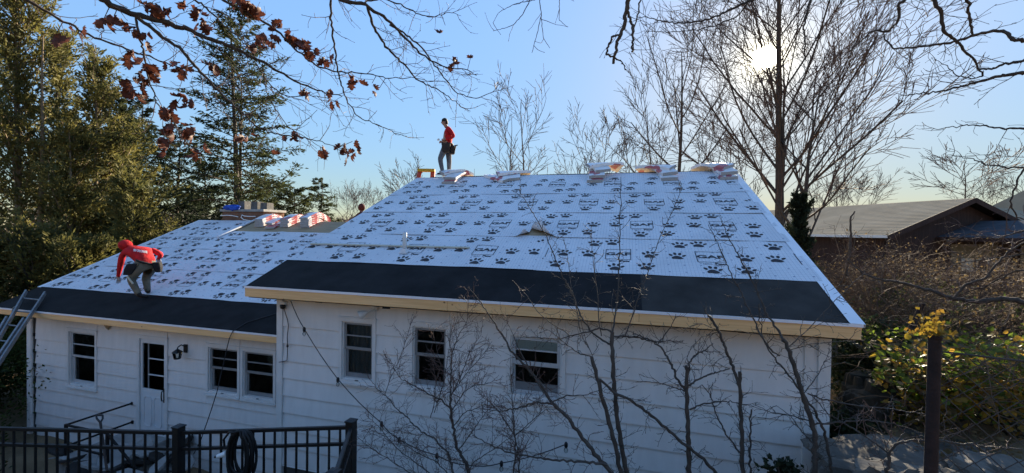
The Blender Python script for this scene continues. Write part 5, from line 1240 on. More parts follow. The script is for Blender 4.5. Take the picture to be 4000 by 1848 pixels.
# ================================================================== PEOPLE
def person(label, base, ex, J, bones, regions, mats, seed=1, group=None, sub=2):
    """J: name -> (x, y, z, rx, ry) in a frame with x to the right of the picture, y away, z up; bones: list of chains of joint names.
    One continuous skinned body; regions gives each joint its material index."""
    ex = np.array([ex[0], ex[1], 0.0]); ex /= np.linalg.norm(ex); ey = np.array([-ex[1], ex[0], 0.0])
    base = np.array(base, float)
    t = thing('person', label, 'person', base, group)
    names = list(J); idx = {n: i for i, n in enumerate(names)}
    def Wp(p): return ex*p[0]+ey*p[1]+np.array([0, 0, p[2]])
    vs = [tuple(Wp(J[n])) for n in names]; es = []
    for ch in bones:
        for a, b in zip(ch[:-1], ch[1:]): es.append((idx[a], idx[b]))
    me = bpy.data.meshes.new('body'); me.from_pydata(vs, es, []); o = bpy.data.objects.new('body_src', me); COL.objects.link(o)
    md = o.modifiers.new('skin', 'SKIN'); md.branch_smoothing = 0.4; md.use_smooth_shade = True
    for i, n in enumerate(names):
        sv = me.skin_vertices[0].data[i]; sv.radius = (J[n][3], J[n][4]); sv.use_root = (n == 'pelvis')
    s2 = o.modifiers.new('sub', 'SUBSURF'); s2.levels = sub; s2.render_levels = sub
    dg = bpy.context.evaluated_depsgraph_get(); dg.update(); m2 = bpy.data.meshes.new_from_object(o.evaluated_get(dg)); bpy.data.objects.remove(o)
    m2.name = 'body'
    m2.materials.clear()
    for mm in mats: m2.materials.append(mm)
    A = np.array([vs[a] for a, b in es]); B = np.array([vs[b] for a, b in es]); rg = [regions.get((names[a], names[b]), regions.get(names[b], 0)) for a, b in es]
    for p in m2.polygons:
        c = np.array(p.center); d = B-A; tt = np.clip(np.sum((c-A)*d, 1)/(np.sum(d*d, 1)+1e-9), 0, 1); k = int(np.argmin(np.linalg.norm(A+d*tt[:, None]-c, axis=1))); p.material_index = rg[k]; p.use_smooth = True
    b = bpy.data.objects.new('body', m2); COL.objects.link(b); b.parent = t
    return t, b, (lambda p: base+Wp(p))
def hand(J, bones, pre, wrist, palm, fwd, side, reg, regions, curl=0.5, s=1.0):
    """palm node, four unequal fingers with knuckle bends, thumb from the side of the palm"""
    w = np.array(J[wrist][:3]); f = unit(np.array(fwd, float)); sd = unit(np.array(side, float)-f*(np.array(side, float) @ f)); dn = np.cross(f, sd)
    p = w+f*.055*s; J[pre+'palm'] = (*p, .036*s, .020*s); bones.append([wrist, pre+'palm']); regions[pre+'palm'] = reg
    for k, ln in enumerate((.072, .082, .076, .058)):
        o = (k-1.5)*.020*s; a = p+sd*o+f*.035*s; b = a+unit(f*cos(curl*.6)+dn*sin(curl*.6))*ln*.5*s; c = b+unit(f*cos(curl*1.6)+dn*sin(curl*1.6))*ln*.5*s
        for nm, q, r_ in ((f'{pre}f{k}a', a, .0105), (f'{pre}f{k}b', b, .0095), (f'{pre}f{k}c', c, .008)): J[nm] = (*q, r_*s, r_*s); regions[nm] = reg
        bones.append([pre+'palm', f'{pre}f{k}a', f'{pre}f{k}b', f'{pre}f{k}c'])
    a = w+f*.03*s-sd*.035*s; b = a+unit(f*.7-sd*.6+dn*.2)*.04*s; c = b+unit(f*.9-sd*.2+dn*.3)*.03*s
    for nm, q, r_ in ((pre+'ta', a, .0125), (pre+'tb', b, .011), (pre+'tc', c, .009)): J[nm] = (*q, r_*s, r_*s); regions[nm] = reg
    bones.append([wrist, pre+'ta', pre+'tb', pre+'tc'])
def blob(mb, c, rx, ry, rz, material, n=10, m=7, wob=0.0, r=None, zmin=None):
    vs = []
    for i in range(m+1):
        a = pi*i/m-pi/2
        for j in range(n):
            b = 2*pi*j/n; k = 1+(r.normal()*wob if r is not None else 0); z = rz*sin(a)*k
            if zmin is not None: z = max(z, zmin)
            vs.append((c[0]+rx*cos(a)*cos(b)*k, c[1]+ry*cos(a)*sin(b)*k, c[2]+z))
    mb.faces(vs, [(i*n+j, i*n+(j+1) % n, (i+1)*n+(j+1) % n, (i+1)*n+j) for i in range(m) for j in range(n)], material, True)

def standing_worker():
    R_ = {}; SK, RD, JN, SH = 0, 1, 2, 3
    J = {'pelvis': (.065, 0, .90, .150, .160), 'spine': (.10, 0, 1.06, .165, .165), 'chest': (.095, 0, 1.27, .175, .190), 'neck0': (.055, 0, 1.43, .075, .085), 'neck': (.02, 0, 1.49, .052, .055), 'head': (-.02, 0, 1.585, .080, .072), 'crown': (-.012, 0, 1.665, .070, .062),
         'chin': (-.075, 0, 1.525, .034, .034), 'nose': (-.118, 0, 1.575, .013, .012),
         'sn': (.11, -.175, 1.385, .080, .075), 'en': (.285, -.235, 1.13, .064, .064), 'wn': (.035, -.19, 1.035, .033, .033),
         'sf': (.08, .175, 1.385, .068, .062), 'ef': (.20, .24, 1.12, .050, .050), 'wf': (-.03, .13, 1.03, .033, .033),
         'hn': (.03, -.095, .84, .112, .112), 'kn': (-.125, -.10, .48, .080, .080), 'an': (-.045, -.10, .10, .058, .058), 'bn': (-.10, -.10, .045, .048, .042), 'tn': (-.215, -.105, .032, .040, .030),
         'hf': (.10, .095, .84, .112, .112), 'kf': (.135, .10, .47, .080, .080), 'af': (.135, .10, .10, .058, .058), 'bf': (.10, .10, .045, .046, .042), 'tf': (.0, .105, .032, .038, .030)}
    Bn = [['pelvis', 'spine', 'chest', 'neck0', 'neck', 'head', 'crown'], ['head', 'chin'], ['head', 'nose'], ['chest', 'sn', 'en', 'wn'], ['chest', 'sf', 'ef', 'wf'], ['pelvis', 'hn', 'kn', 'an', 'bn', 'tn'], ['pelvis', 'hf', 'kf', 'af', 'bf', 'tf']]
    for k in ('spine', 'chest', 'neck0', 'sn', 'en', 'wn', 'sf', 'ef', 'wf'): R_[k] = RD
    for k in ('hn', 'kn', 'an', 'hf', 'kf', 'af'): R_[k] = JN
    for k in ('bn', 'tn', 'bf', 'tf'): R_[k] = SH
    for k in ('neck', 'head', 'crown', 'chin', 'nose'): R_[k] = SK
    hand(J, Bn, 'n', 'wn', None, (-1, .25, -.05), (0, -.2, 1), SK, R_, .9); hand(J, Bn, 'f', 'wf', None, (-1, -.25, .0), (0, .2, 1), SK, R_, .9)
    b = plane(1758, 696, 2, RH+.03)
    base = (b[0], RW-.02, RH+.045)
    t, body, Wp = person('man standing on the main ridge in a red top, grey jeans and tool belt', base, (.93, .37), J, Bn, R_, [m_skin, m_red, m_jean, m_shoe])
    mb = MB(); c = Wp((-.008, 0, 1.635)); blob(mb, c, .092, .088, .085, m_hair, 12, 8, zmin=-.028); blob(mb, Wp((.035, 0, 1.59)), .062, .075, .08, m_hair); mb.build('hair', t)
    mb = MB()
    for s in (-1, 1): blob(mb, Wp((.005, .078*s, 1.575)), .018, .010, .03, m_skin, 6, 4)
    mb.build('ear', t)
    mb = MB()
    for s in (-1, 1): blob(mb, Wp((-.092, .030*s, 1.602)), .009, .012, .008, m_hair, 6, 4)
    mb.build('eye', t)
    mb = MB(); n = 16; ring = [Wp((.085+.165*cos(2*pi*k/n), .165*sin(2*pi*k/n), .955-.02*cos(2*pi*k/n))) for k in range(n+1)]; mb.tube(ring, .022, 6, m_leather, cap=False); tb = mb.build('tool_belt', t)
    def pouch(c, w, d, h, tilt=0.0):
        m = MB(); v = []
        for z, k in ((0, .75), (h*.5, 1.0), (h, 1.05)):
            for i, j in ((-1, -1), (1, -1), (1, 1), (-1, 1)): v.append(Wp((c[0]+i*w*k+tilt*z, c[1]+j*d*k, c[2]+z)))
        f = [(3, 2, 1, 0), (8, 9, 10, 11)]+[(l*4+i, l*4+(i+1) % 4, l*4+4+(i+1) % 4, l*4+4+i) for l in (0, 1) for i in range(4)]
        m.faces(v, f, m_leather, False); return m
    pouch((.05, -.20, .66), .12, .05, .27).build('pouch', tb, bevel=.012)
    pouch((.235, -.05, .64), .06, .10, .24, .05).build('pouch', tb, bevel=.012)
    pouch((.10, .20, .68), .10, .05, .25).build('pouch', tb, bevel=.012)
    m = MB(); m.tube([Wp((.29, -.12, .64)), Wp((.305, -.12, .76)), Wp((.335, -.12, .88))], [.016, .018, .017], 6, m_leather); m.tube([Wp((.29, -.12, .88)), Wp((.39, -.12, .905))], .016, 6, m_iron); m.build('hammer', tb)
    m = MB(); m.tube([Wp((-.16, -.10, 1.06)), Wp((-.20, -.06, 1.05))], .028, 8, m_white); m.build('cup', t)
    for s in ((-.12, -.10), (.07, .10)):
        m = MB(); m.bar(Wp((s[0]-.13, s[1], .012)), Wp((s[0]+.11, s[1], .012)), .085, .022, m_white); m.build('shoe_sole', t)
standing_worker()

def bending_worker():
    R_ = {}; SK, RD, KH, SH, GL = 0, 1, 2, 3, 4
    J = {'pelvis': (.06, 0, .79, .150, .150), 'spine': (-.06, .09, .96, .170, .185), 'chest': (-.22, .19, 1.09, .175, .215), 'neck0': (-.37, .26, 1.17, .085, .090), 'neck': (-.42, .28, 1.19, .07, .07), 'head': (-.485, .31, 1.225, .098, .098), 'crown': (-.56, .35, 1.235, .085, .085), 'chin': (-.55, .34, 1.14, .05, .05),
         'sl': (-.44, .12, 1.09, .078, .075), 'el': (-.555, .28, .80, .068, .068), 'wl': (-.645, .40, .48, .040, .040),
         'sr': (.0, .33, 1.13, .078, .075), 'er': (.20, .34, 1.0, .066, .066), 'wr': (.06, .60, .88, .042, .042),
         'hl': (-.05, -.07, .73, .125, .125), 'kl': (-.25, -.04, .46, .092, .092), 'al': (-.075, -.12, .12, .064, .064), 'bl': (-.03, -.10, .055, .055, .048), 'tl': (.09, -.04, .045, .05, .036),
         'hr': (.15, .07, .73, .125, .125), 'kr': (-.06, .22, .46, .088, .088), 'ar': (.02, .10, .17, .062, .062), 'br': (.02, .14, .11, .05, .045), 'trr': (-.05, .25, .14, .046, .036)}
    Bn = [['pelvis', 'spine', 'chest', 'neck0', 'neck', 'head', 'crown'], ['head', 'chin'], ['chest', 'sl', 'el', 'wl'], ['chest', 'sr', 'er', 'wr'], ['pelvis', 'hl', 'kl', 'al', 'bl', 'tl'], ['pelvis', 'hr', 'kr', 'ar', 'br', 'trr']]
    for k in ('spine', 'chest', 'neck0', 'neck', 'head', 'crown', 'sl', 'el', 'wl', 'sr', 'er', 'wr'): R_[k] = RD
    R_['chin'] = SK
    for k in ('hl', 'kl', 'al', 'hr', 'kr', 'ar'): R_[k] = KH
    for k in ('bl', 'tl', 'br', 'trr'): R_[k] = SH
    hand(J, Bn, 'l', 'wl', None, (-.05, .25, -1), (1, 0, 0), GL, R_, .7, 1.12); hand(J, Bn, 'r', 'wr', None, (-.2, .8, -.5), (1, 0, .2), GL, R_, .7, 1.1)
    p = np.array([-13.512, 1.583, -.728]); base = p+np.array([0, 0, .01])
    t, body, Wp = person('worker in a red hooded top bending over the wing roof, one gloved hand down', base, (.80, .60), J, Bn, R_, [m_skin, m_red, m_khaki, m_shoe, m_glove])
    m = MB(); n = 9                                     # hood, open to the front left
    blob(m, Wp((-.48, .305, 1.235)), .135, .135, .125, m_red, 14, 10); m.build('hood', t)
    m = MB(); k = 16; ring = [Wp((.02+.175*cos(2*pi*i/k), .03+.17*sin(2*pi*i/k), .845-.06*cos(2*pi*i/k))) for i in range(k+1)]; m.tube(ring, .026, 6, m_blackcloth, cap=False); tb = m.build('tool_belt', t)
    def pouch(c, w, d, h, lean):
        m = MB(); v = []
        for z, q in ((0, .7), (h*.5, 1.0), (h, 1.0)):
            for i, j in ((-1, -1), (1, -1), (1, 1), (-1, 1)): v.append(Wp((c[0]+i*w*q+lean*z, c[1]+j*d*q, c[2]+z)))
        m.faces(v, [(3, 2, 1, 0), (8, 9, 10, 11)]+[(l*4+i, l*4+(i+1) % 4, l*4+4+(i+1) % 4, l*4+4+i) for l in (0, 1) for i in range(4)], m_blackcloth); return m
    pouch((-.27, -.13, .56), .10, .06, .26, .40).build('pouch', tb, bevel=.014); pouch((.27, .0, .60), .07, .09, .24, -.15).build('pouch', tb, bevel=.014)
    m = MB(); m.tube([Wp((-.26, -.18, .54)), Wp((-.14, -.20, .36))], .020, 6, m_lath); m.build('hammer_handle', tb)
    # white print across the back, laid on the cloth
    dg = bpy.context.evaluated_depsgraph_get(); dg.update()
    mb = MB(); r = random.Random(2)
    def hit(u, v):
        d = Vector(ray(u, v)).normalized(); o_ = Vector(CAM); inv = body.matrix_world.inverted() if False else Matrix.Translation(-Vector(base))
        ok, loc, nor, _ = body.ray_cast(inv @ o_, d); return (np.array(loc)+base-np.array(d)*.006) if ok else None
    for k in range(15):
        u = 522+k*3.6; v = 972+k*.55; hgt = 8 if k % 2 else 10; w = 1.5+r.random()*1.3
        q = [hit(u, v), hit(u+w, v+.2), hit(u+w, v+hgt), hit(u, v+hgt)]
        if all(x is not None for x in q): mb.poly(q, m_white)
    if mb.f: mb.build('printed_lettering', t)
bending_worker()

def hidden_worker():
    R_ = {}; SK, RD, JN, SH = 0, 1, 2, 3
    J = {'pelvis': (.22, .1, .36, .14, .14), 'spine': (.14, .06, .52, .13, .14), 'chest': (.05, .02, .70, .17, .20), 'neck0': (.0, 0, .82, .09, .09), 'neck': (-.015, 0, .87, .06, .06), 'head': (-.03, 0, .95, .092, .088), 'crown': (-.02, 0, 1.02, .08, .076), 'chin': (-.09, -.02, .90, .045, .045),
         'sl': (-.0, -.17, .78, .07, .07), 'el': (-.20, -.22, .58, .052, .052), 'wl': (-.40, -.18, .50, .036, .036), 'sr': (.05, .17, .78, .07, .07), 'er': (-.12, .25, .55, .05, .05), 'wr': (-.32, .18, .46, .036, .036),
         'hl': (.20, -.09, .33, .1, .1), 'kl': (-.12, -.13, .40, .07, .07), 'al': (.05, -.13, .09, .05, .05), 'tl': (-.08, -.13, .04, .045, .035), 'hr': (.2, .1, .33, .1, .1), 'kr': (-.10, .16, .22, .07, .07), 'ar': (.26, .18, .08, .05, .05), 'tr': (.38, .18, .04, .045, .035)}
    Bn = [['pelvis', 'spine', 'chest', 'neck0', 'neck', 'head', 'crown'], ['head', 'chin'], ['chest', 'sl', 'el', 'wl'], ['chest', 'sr', 'er', 'wr'], ['pelvis', 'hl', 'kl', 'al', 'tl'], ['pelvis', 'hr', 'kr', 'ar', 'tr']]
    for k in ('spine', 'chest', 'neck0', 'sl', 'el', 'wl', 'sr', 'er', 'wr'): R_[k] = RD
    for k in ('hl', 'kl', 'al', 'hr', 'kr', 'ar'): R_[k] = JN
    for k in ('tl', 'tr'): R_[k] = SH
    hand(J, Bn, 'l', 'wl', None, (-1, 0, -.3), (0, 1, 0), SK, R_, .7); hand(J, Bn, 'r', 'wr', None, (-1, 0, -.3), (0, 1, 0), SK, R_, .7)
    q = plane(1410, 818, 1, 7.1); zroof = WRZ-(7.1-WRY)*(WRZ-WZ0)/(WRY-WY0)
    base = (q[0]+.03, 7.1, max(zroof+.02, q[2]-.90))
    t, body, Wp = person('crouching figure in a dark red hood, mostly hidden behind the main roof edge', base, (.9, .43), J, Bn, R_, [m_skin, mat('maroon_cloth', (.085, .016, .012), .85, .3, 8), m_jean, m_shoe])
    m = MB(); blob(m, Wp((-.005, 0, .97)), .125, .12, .14, bpy.data.materials['maroon_cloth'], 14, 10); m.build('hood', t)
hidden_worker()

# ================================================================== NEAR BRANCHES AND SAPLINGS
def interp_poly(pts, n):
    pts = np.array(pts, float); d = np.r_[0, np.cumsum(np.linalg.norm(np.diff(pts, axis=0), axis=1))]; t = np.linspace(0, d[-1], n)
    return np.stack([np.interp(t, d, pts[:, k]) for k in range(pts.shape[1])], 1)
def knobby(pts, r, amp):
    q = pts.copy(); q[1:-1] += r.normal(size=(len(pts)-2, 3))*amp; return q
def twigs_on(pts, r, S_, every, ln, r0, level=2, start=0.1, ang=50, up=0.02, jit=0.16, rad=None, buds=True, dirbias=None):
    """side twigs, crooked, with forks and swollen tips"""
    d = np.r_[0, np.cumsum(np.linalg.norm(np.diff(pts, axis=0), axis=1))]; tot = d[-1]; x = tot*start
    while x < tot:
        i = min(np.searchsorted(d, x)-1, len(pts)-2); i = max(i, 0); f = (x-d[i])/(d[i+1]-d[i]+1e-9); p = pts[i]+(pts[i+1]-pts[i])*f; t = unit(pts[i+1]-pts[i])
        a = radians(ang*(.6+.8*r.random())); dd = t*cos(a)+rand_perp(t, r)*sin(a)
        if dirbias is not None: dd = unit(dd+np.array(dirbias))
        l = ln*(.45+.9*r.random())*(1.1-.5*x/tot); n = 5
        q, ds = limb(r, p, dd, l, r0, r0*.55, n, jit, up, S_)
        if level > 1: twigs_on(np.array(q), r, S_, max(every*.75, .035), ln*.45, r0*.72, level-1, .2, ang, up, jit*1.2, buds=buds)
        if buds: S_.add(q[-1], q[-1]+ds[-1]*.012, r0*1.1, r0*.5)
        x += every*(.5+r.random())
def traced_tree(name, label, cat, limbs, trunk, seed, material, twig_material, twig=dict(every=.16, ln=.35, r0=.0035), group=None, knob=.006, base=None, leafy=None):
    """limbs: list of (points in 2576-px columns and rows, depths, radius at start, radius at end)"""
    r = np.random.default_rng(seed); th = None; lm = []
    for (px, dp, ra, rb) in limbs:
        px = np.array(px, float); n = max(6, len(px)*5); dps = np.interp(np.linspace(0, 1, len(px)), np.linspace(0, 1, len(np.atleast_1d(dp))), np.atleast_1d(dp))
        P = np.array([d2(u, v, d) for (u, v), d in zip(px, dps)]); lm.append((knobby(interp_poly(P, n), r, knob*min(1, ra/.012)), np.linspace(ra, rb, n)))
    b = base if base is not None else lm[0][0][0]
    th = thing(name, label, cat, b, group)
    if trunk is not None:
        P = interp_poly(np.array(trunk[0], float), 20); P = knobby(P, r, .02); mb = MB(); mb.tube(P, np.interp(np.linspace(0, 1, 20), np.linspace(0, 1, len(trunk[1])), trunk[1]), 10, material); mb.build('trunk', th)
    for k, (P, R_) in enumerate(lm):
        mb = MB(); mb.tube(P, R_*(1+.12*np.sin(np.arange(len(R_))*2.3+k)), 7, material); mb.build('trunk' if (trunk is None and k == 0) else 'limb', th)
    S_ = Segs()
    for k, (P, R_) in enumerate(lm):
        tw = dict(twig); twigs_on(P, r, S_, **tw)
    S_.mesh('twigs', twig_material, th, 4); return th, lm, S_

# --- the oak whose limbs hang into the top left, dead leaves still on
OT = np.array([-6.9, -7.0, 0.0]); OT[2] = gz(OT[0], OT[1])
OAK = [
    ([(150, -160), (257, 0), (300, 22), (345, 38), (400, 50), (460, 70), (520, 95), (580, 118), (644, 148), (700, 178), (745, 205), (790, 225), (860, 242)], [3.4, 4.6], .034, .005),
    ([(345, 40), (380, 70), (420, 100), (460, 130), (490, 165), (520, 200), (560, 240), (600, 275), (644, 318), (700, 338), (760, 345), (800, 355), (850, 372)], [3.65, 4.4], .017, .003),
    ([(-60, -90), (65, 0), (110, 25), (155, 50), (200, 75), (240, 95), (290, 112), (330, 128), (380, 145), (430, 163), (480, 175), (560, 205), (620, 235)], [3.4, 4.3], .014, .003),
    ([(342, 42), (350, 95), (358, 110), (365, 150), (372, 190), (383, 225), (395, 262), (425, 285), (445, 320), (455, 355)], [3.65, 3.7], .010, .003),
    ([(700, -160), (859, 0), (909, 10), (964, 40), (994, 70), (1029, 105), (1054, 132), (1079, 150), (1124, 170), (1164, 172), (1199, 190)], [4.0, 5.2], .026, .004),
    ([(924, 18), (944, 75), (969, 115), (1004, 150), (1029, 175), (1049, 200), (1079, 215), (1114, 232), (1149, 260), (1184, 280)], [4.35, 5.3], .015, .003),
    ([(825, -90), (831, 0), (836, 75), (844, 140), (851, 185), (859, 215), (876, 260), (901, 295), (954, 315), (994, 335), (1024, 343)], [4.0, 5.0], .013, .003),
    ([(470, -60), (560, 0), (644, 45), (674, 60), (704, 85), (734, 115), (769, 145), (804, 170), (844, 180), (894, 182), (944, 190), (994, 197), (1039, 195), (1090, 205)], [3.8, 5.0], .014, .003),
    ([(980, 62), (1029, 90), (1060, 120), (1084, 150), (1110, 185), (1150, 235), (1200, 248), (1240, 230), (1265, 205)], [4.6, 5.4], .011, .003),
    ([(909, 8), (960, -5), (1010, 12), (1050, 35), (1090, 45), (1130, 30), (1160, 40)], [4.4, 5.2], .010, .0025),
    ([(644, 160), (680, 215), (720, 245), (770, 240), (820, 246), (870, 268)], [4.3, 4.8], .007, .0025),
    ([(490, 0), (520, 20), (560, 60), (600, 95), (640, 130), (680, 140)], [4.0, 4.4], .010, .003),
    ([(660, 160), (668, 225), (690, 270), (725, 320), (770, 345), (820, 380)], [4.2, 4.6], .006, .0025),
]
def oak():
    trunk = ([OT-[0, 0, .4], OT+[.05, .02, 2.0], OT+[.15, .1, 4.2], OT+[.5, .3, 6.5], OT+[.9, .8, 9.0]], [.30, .25, .22, .16, .08])
    th, lm, S_ = traced_tree('oak_tree', 'oak reaching into the top left with curled brown dead leaves still hanging', 'tree', OAK, trunk, 51, m_bark, m_twig_red, dict(every=.13, ln=.42, r0=.0036, level=2, ang=48, jit=.15), base=OT)
    # the limbs' outer ends join the trunk beyond the frame
    top = OT+np.array([.15, .1, 4.4])
    for k in (0, 2, 4, 6, 7, 11):
        P, R_ = lm[k]; a = P[0]; r = np.random.default_rng(70+k); mid = (a+top)/2+np.array([0, 0, .5]); Q = knobby(interp_poly(np.array([top+[0, 0, .25*(k-4)*.3], mid, a]), 10), r, .03)
        mb = MB(); mb.tube(Q, np.linspace(R_[0]*1.9, R_[0], 10), 8, m_bark); mb.build('limb', th)
    # dead leaves: lobed, curled
    def leaf_mesh(seed):
        r = np.random.default_rng(seed); out_ = [(0, 0), (.05, .10), (.24, .20), (.16, .30), (.36, .44), (.20, .52), (.34, .72), (.16, .76), (.12, .92), (0, 1.0)]
        vs = []; n = len(out_); cu = r.uniform(1.2, 2.6); fold = r.uniform(.3, 1.0)
        for k, (w, l) in enumerate(out_):
            w *= r.uniform(.8, 1.2)
            for s in (-1, 0, 1):
                a = cu*(l-.3); y = sin(a)/cu; z = (1-cos(a))/cu*(1)+abs(s*w)*fold+r.normal()*.02
                vs.append((s*w*cos(fold*.6), y, z))
        f = []
        for k in range(n-1):
            for s in (0, 1): f.append((k*3+s, k*3+s+1, (k+1)*3+s+1, (k+1)*3+s))
        me = bpy.data.meshes.new('leaf'); me.from_pydata(vs, [], f); me.materials.append(m_oakleaf)
        for p in me.polygons: p.use_smooth = True
        return me
    LM = [leaf_mesh(s) for s in range(6)]
    CL = [(205, 88, 3), (262, 55, 1), (288, 48, 4), (318, 66, 3), (350, 92, 6), (335, 132, 4), (374, 172, 7), (366, 182, 4), (388, 20, 8), (405, 35, 5), (436, 165, 4), (452, 178, 5), (304, 222, 6), (328, 232, 5), (457, 252, 6), (352, 212, 3), (416, 285, 6), (430, 318, 6), (484, 332, 5), (497, 385, 4), (530, 165, 4), (505, 38, 5), (514, 62, 4), (600, 10, 6), (628, 22, 7), (648, 36, 5), (640, 118, 4), (660, 105, 6), (738, 92, 6), (755, 108, 6), (775, 128, 5), (790, 142, 4), (822, 150, 4), (880, 200, 3), (906, 204, 2), (936, 216, 1), (950, 238, 2), (762, 242, 4), (842, 258, 3), (735, 345, 5), (813, 378, 4), (866, 368, 5), (874, 382, 5), (890, 362, 2), (713, 432, 1), (622, 350, 4), (832, 235, 2), (1150, 150, 2), (1145, 165, 2), (1193, 118, 1), (378, 378, 4), (4, 376, 3), (680, 80, 3), (700, 60, 3), (1120, 70, 1), (470, 20, 4)]
    allp = np.vstack([P for P, R_ in lm]); uv = np.array([[2000+FPX*((p-CAM) @ CR)/((p-CAM) @ CF), 924-FPX*((p-CAM) @ CU)/((p-CAM) @ CF)] for p in allp])/1.5528
    r = np.random.default_rng(9); st = Segs()
    for (u, v, n) in CL:
        k = int(np.argmin((uv[:, 0]-u)**2+(uv[:, 1]-v)**2)); d = float((allp[k]-CAM) @ CF)
        c = d2(u, v, d); off = c-allp[k]; c = allp[k]+off*min(1, .16/(np.linalg.norm(off)+1e-6)); st.add(allp[k], c+np.array([0, 0, .03]), .004, .003)
        for j in range(n):
            o = bpy.data.objects.new('leaf', LM[r.integers(6)]); COL.objects.link(o); o.parent = th
            s = r.uniform(.095, .155); q = c+r.normal(size=3)*np.array([.035, .035, .03])
            e = (radians(-90)+r.normal()*.7, r.normal()*.6, r.uniform(0, 2*pi))
            o.location = Vector(q)-Vector(th.location); o.rotation_euler = e; o.scale = (s, s, s)
    st.mesh('leaf_stalks', m_twig, th, 4)
oak()

# --- the tree whose limbs come in from the top and right
RT = np.array([2.6, -4.6, 0.0]); RT[2] = gz(RT[0], RT[1])
RIGHT = [
    ([(2330, -90), (2277, 0), (2262, 10), (2260, 50), (2235, 80), (2197, 75), (2172, 100), (2140, 128), (2110, 150)], [4.6, 5.0], .024, .004),
    ([(2222, 86), (2227, 100), (2250, 122), (2285, 120), (2322, 117), (2362, 112), (2402, 105), (2452, 88), (2497, 78), (2527, 78), (2547, 100), (2620, 108)], [4.6, 4.0], .007, .018),
    ([(2290, -120), (2347, 0), (2367, 30), (2375, 80), (2405, 102), (2422, 125), (2452, 155), (2462, 175), (2472, 192)], [4.2, 4.4], .024, .008),
    ([(2640, 172), (2576, 182), (2522, 190), (2477, 200), (2432, 215), (2382, 227), (2337, 234), (2302, 236), (2265, 242)], [3.9, 4.4], .020, .004),
    ([(2640, 140), (2576, 150), (2532, 160), (2497, 172), (2462, 176)], [3.9, 4.3], .015, .009),
    ([(2420, -80), (2432, 0), (2437, 30), (2447, 88)], [4.0, 4.2], .016, .010),
    ([(2640, 316), (2576, 322), (2527, 325), (2482, 318), (2442, 315), (2382, 320), (2342, 328)], [4.2, 4.9], .013, .003),
    ([(2640, 420), (2576, 422), (2532, 420), (2482, 415), (2452, 400), (2382, 390)], [4.4, 5.0], .011, .003),
    ([(2640, 385), (2590, 400), (2560, 450), (2540, 510), (2556, 545), (2600, 560)], [4.4, 4.6], .010, .006),
    ([(2000, -70), (1895, 0), (1870, 8), (1838, 25), (1810, 38), (1770, 52), (1720, 58), (1680, 56), (1640, 48), (1600, 40)], [4.2, 5.2], .016, .004),
    ([(1880, 10), (1856, 40), (1800, 65), (1750, 75), (1690, 80), (1620, 80)], [4.4, 5.2], .008, .003),
    ([(2045, -40), (2040, 0), (2030, 30), (2022, 65), (2025, 100), (2024, 130), (2026, 150)], [4.3, 4.4], .012, .006),
    ([(2472, 192), (2440, 198), (2405, 190), (2380, 165), (2350, 150)], [4.4, 4.7], .007, .003),
]
def right_tree():
    trunk = ([RT-[0, 0, .4], RT+[-.05, .0, 1.5], RT+[-.1, .1, 3.5], RT+[-.3, .2, 5.5], RT+[-.6, .4, 8.0]], [.22, .19, .16, .12, .05])
    th, lm, S_ = traced_tree('bare_tree', 'bare tree whose dark crooked limbs reach in from the top right corner', 'tree', RIGHT, trunk, 61, m_bark, m_twig, dict(every=.15, ln=.42, r0=.0036, level=2, ang=50, jit=.15), base=RT)
    for k in (0, 2, 3, 4, 5, 6, 7, 8, 9, 11):
        P, R_ = lm[k]; a = P[0]; r = np.random.default_rng(170+k); top = RT+np.array([-.1, .1, np.clip(a[2]-.8, 1.5, 4.5)-RT[2]]); mid = (a+top)/2+np.array([0, 0, .25]); Q = knobby(interp_poly(np.array([top, mid, a]), 10), r, .02)
        mb = MB(); mb.tube(Q, np.linspace(R_[0]*1.8, R_[0], 10), 8, m_bark); mb.build('limb', th)
right_tree()
MT = [([(1585, -120), (1580, 0), (1575, 40), (1565, 75), (1555, 100), (1548, 130), (1543, 160)], [3.6, 3.7], .026, .012),
      ([(1558, 92), (1545, 88), (1530, 115), (1525, 137)], [3.65, 3.65], .010, .008), ([(1525, 137), (1545, 144), (1560, 152), (1575, 176)], [3.65, 3.65], .009, .004),
      ([(1578, 28), (1590, 60), (1591, 95), (1590, 130)], [3.62, 3.6], .012, .009), ([(1625, -40), (1612, 0), (1603, 45), (1592, 82), (1594, 128)], [3.7, 3.7], .008, .005),
      ([(1350, -60), (1358, 0), (1361, 40), (1348, 100), (1338, 133)], [3.9, 4.0], .005, .0025), ([(1361, 40), (1366, 95), (1383, 121)], [3.95, 4.0], .004, .0022), ([(1342, -30), (1330, 10), (1312, 40), (1288, 66), (1240, 78)], [3.9, 4.2], .005, .0022), ([(1405, -30), (1408, 20), (1406, 50), (1428, 68)], [3.9, 4.0], .004, .002),
      ([(1346, 0), (1300, 8), (1255, 30), (1240, 58)], [4.0, 4.2], .004, .002)]
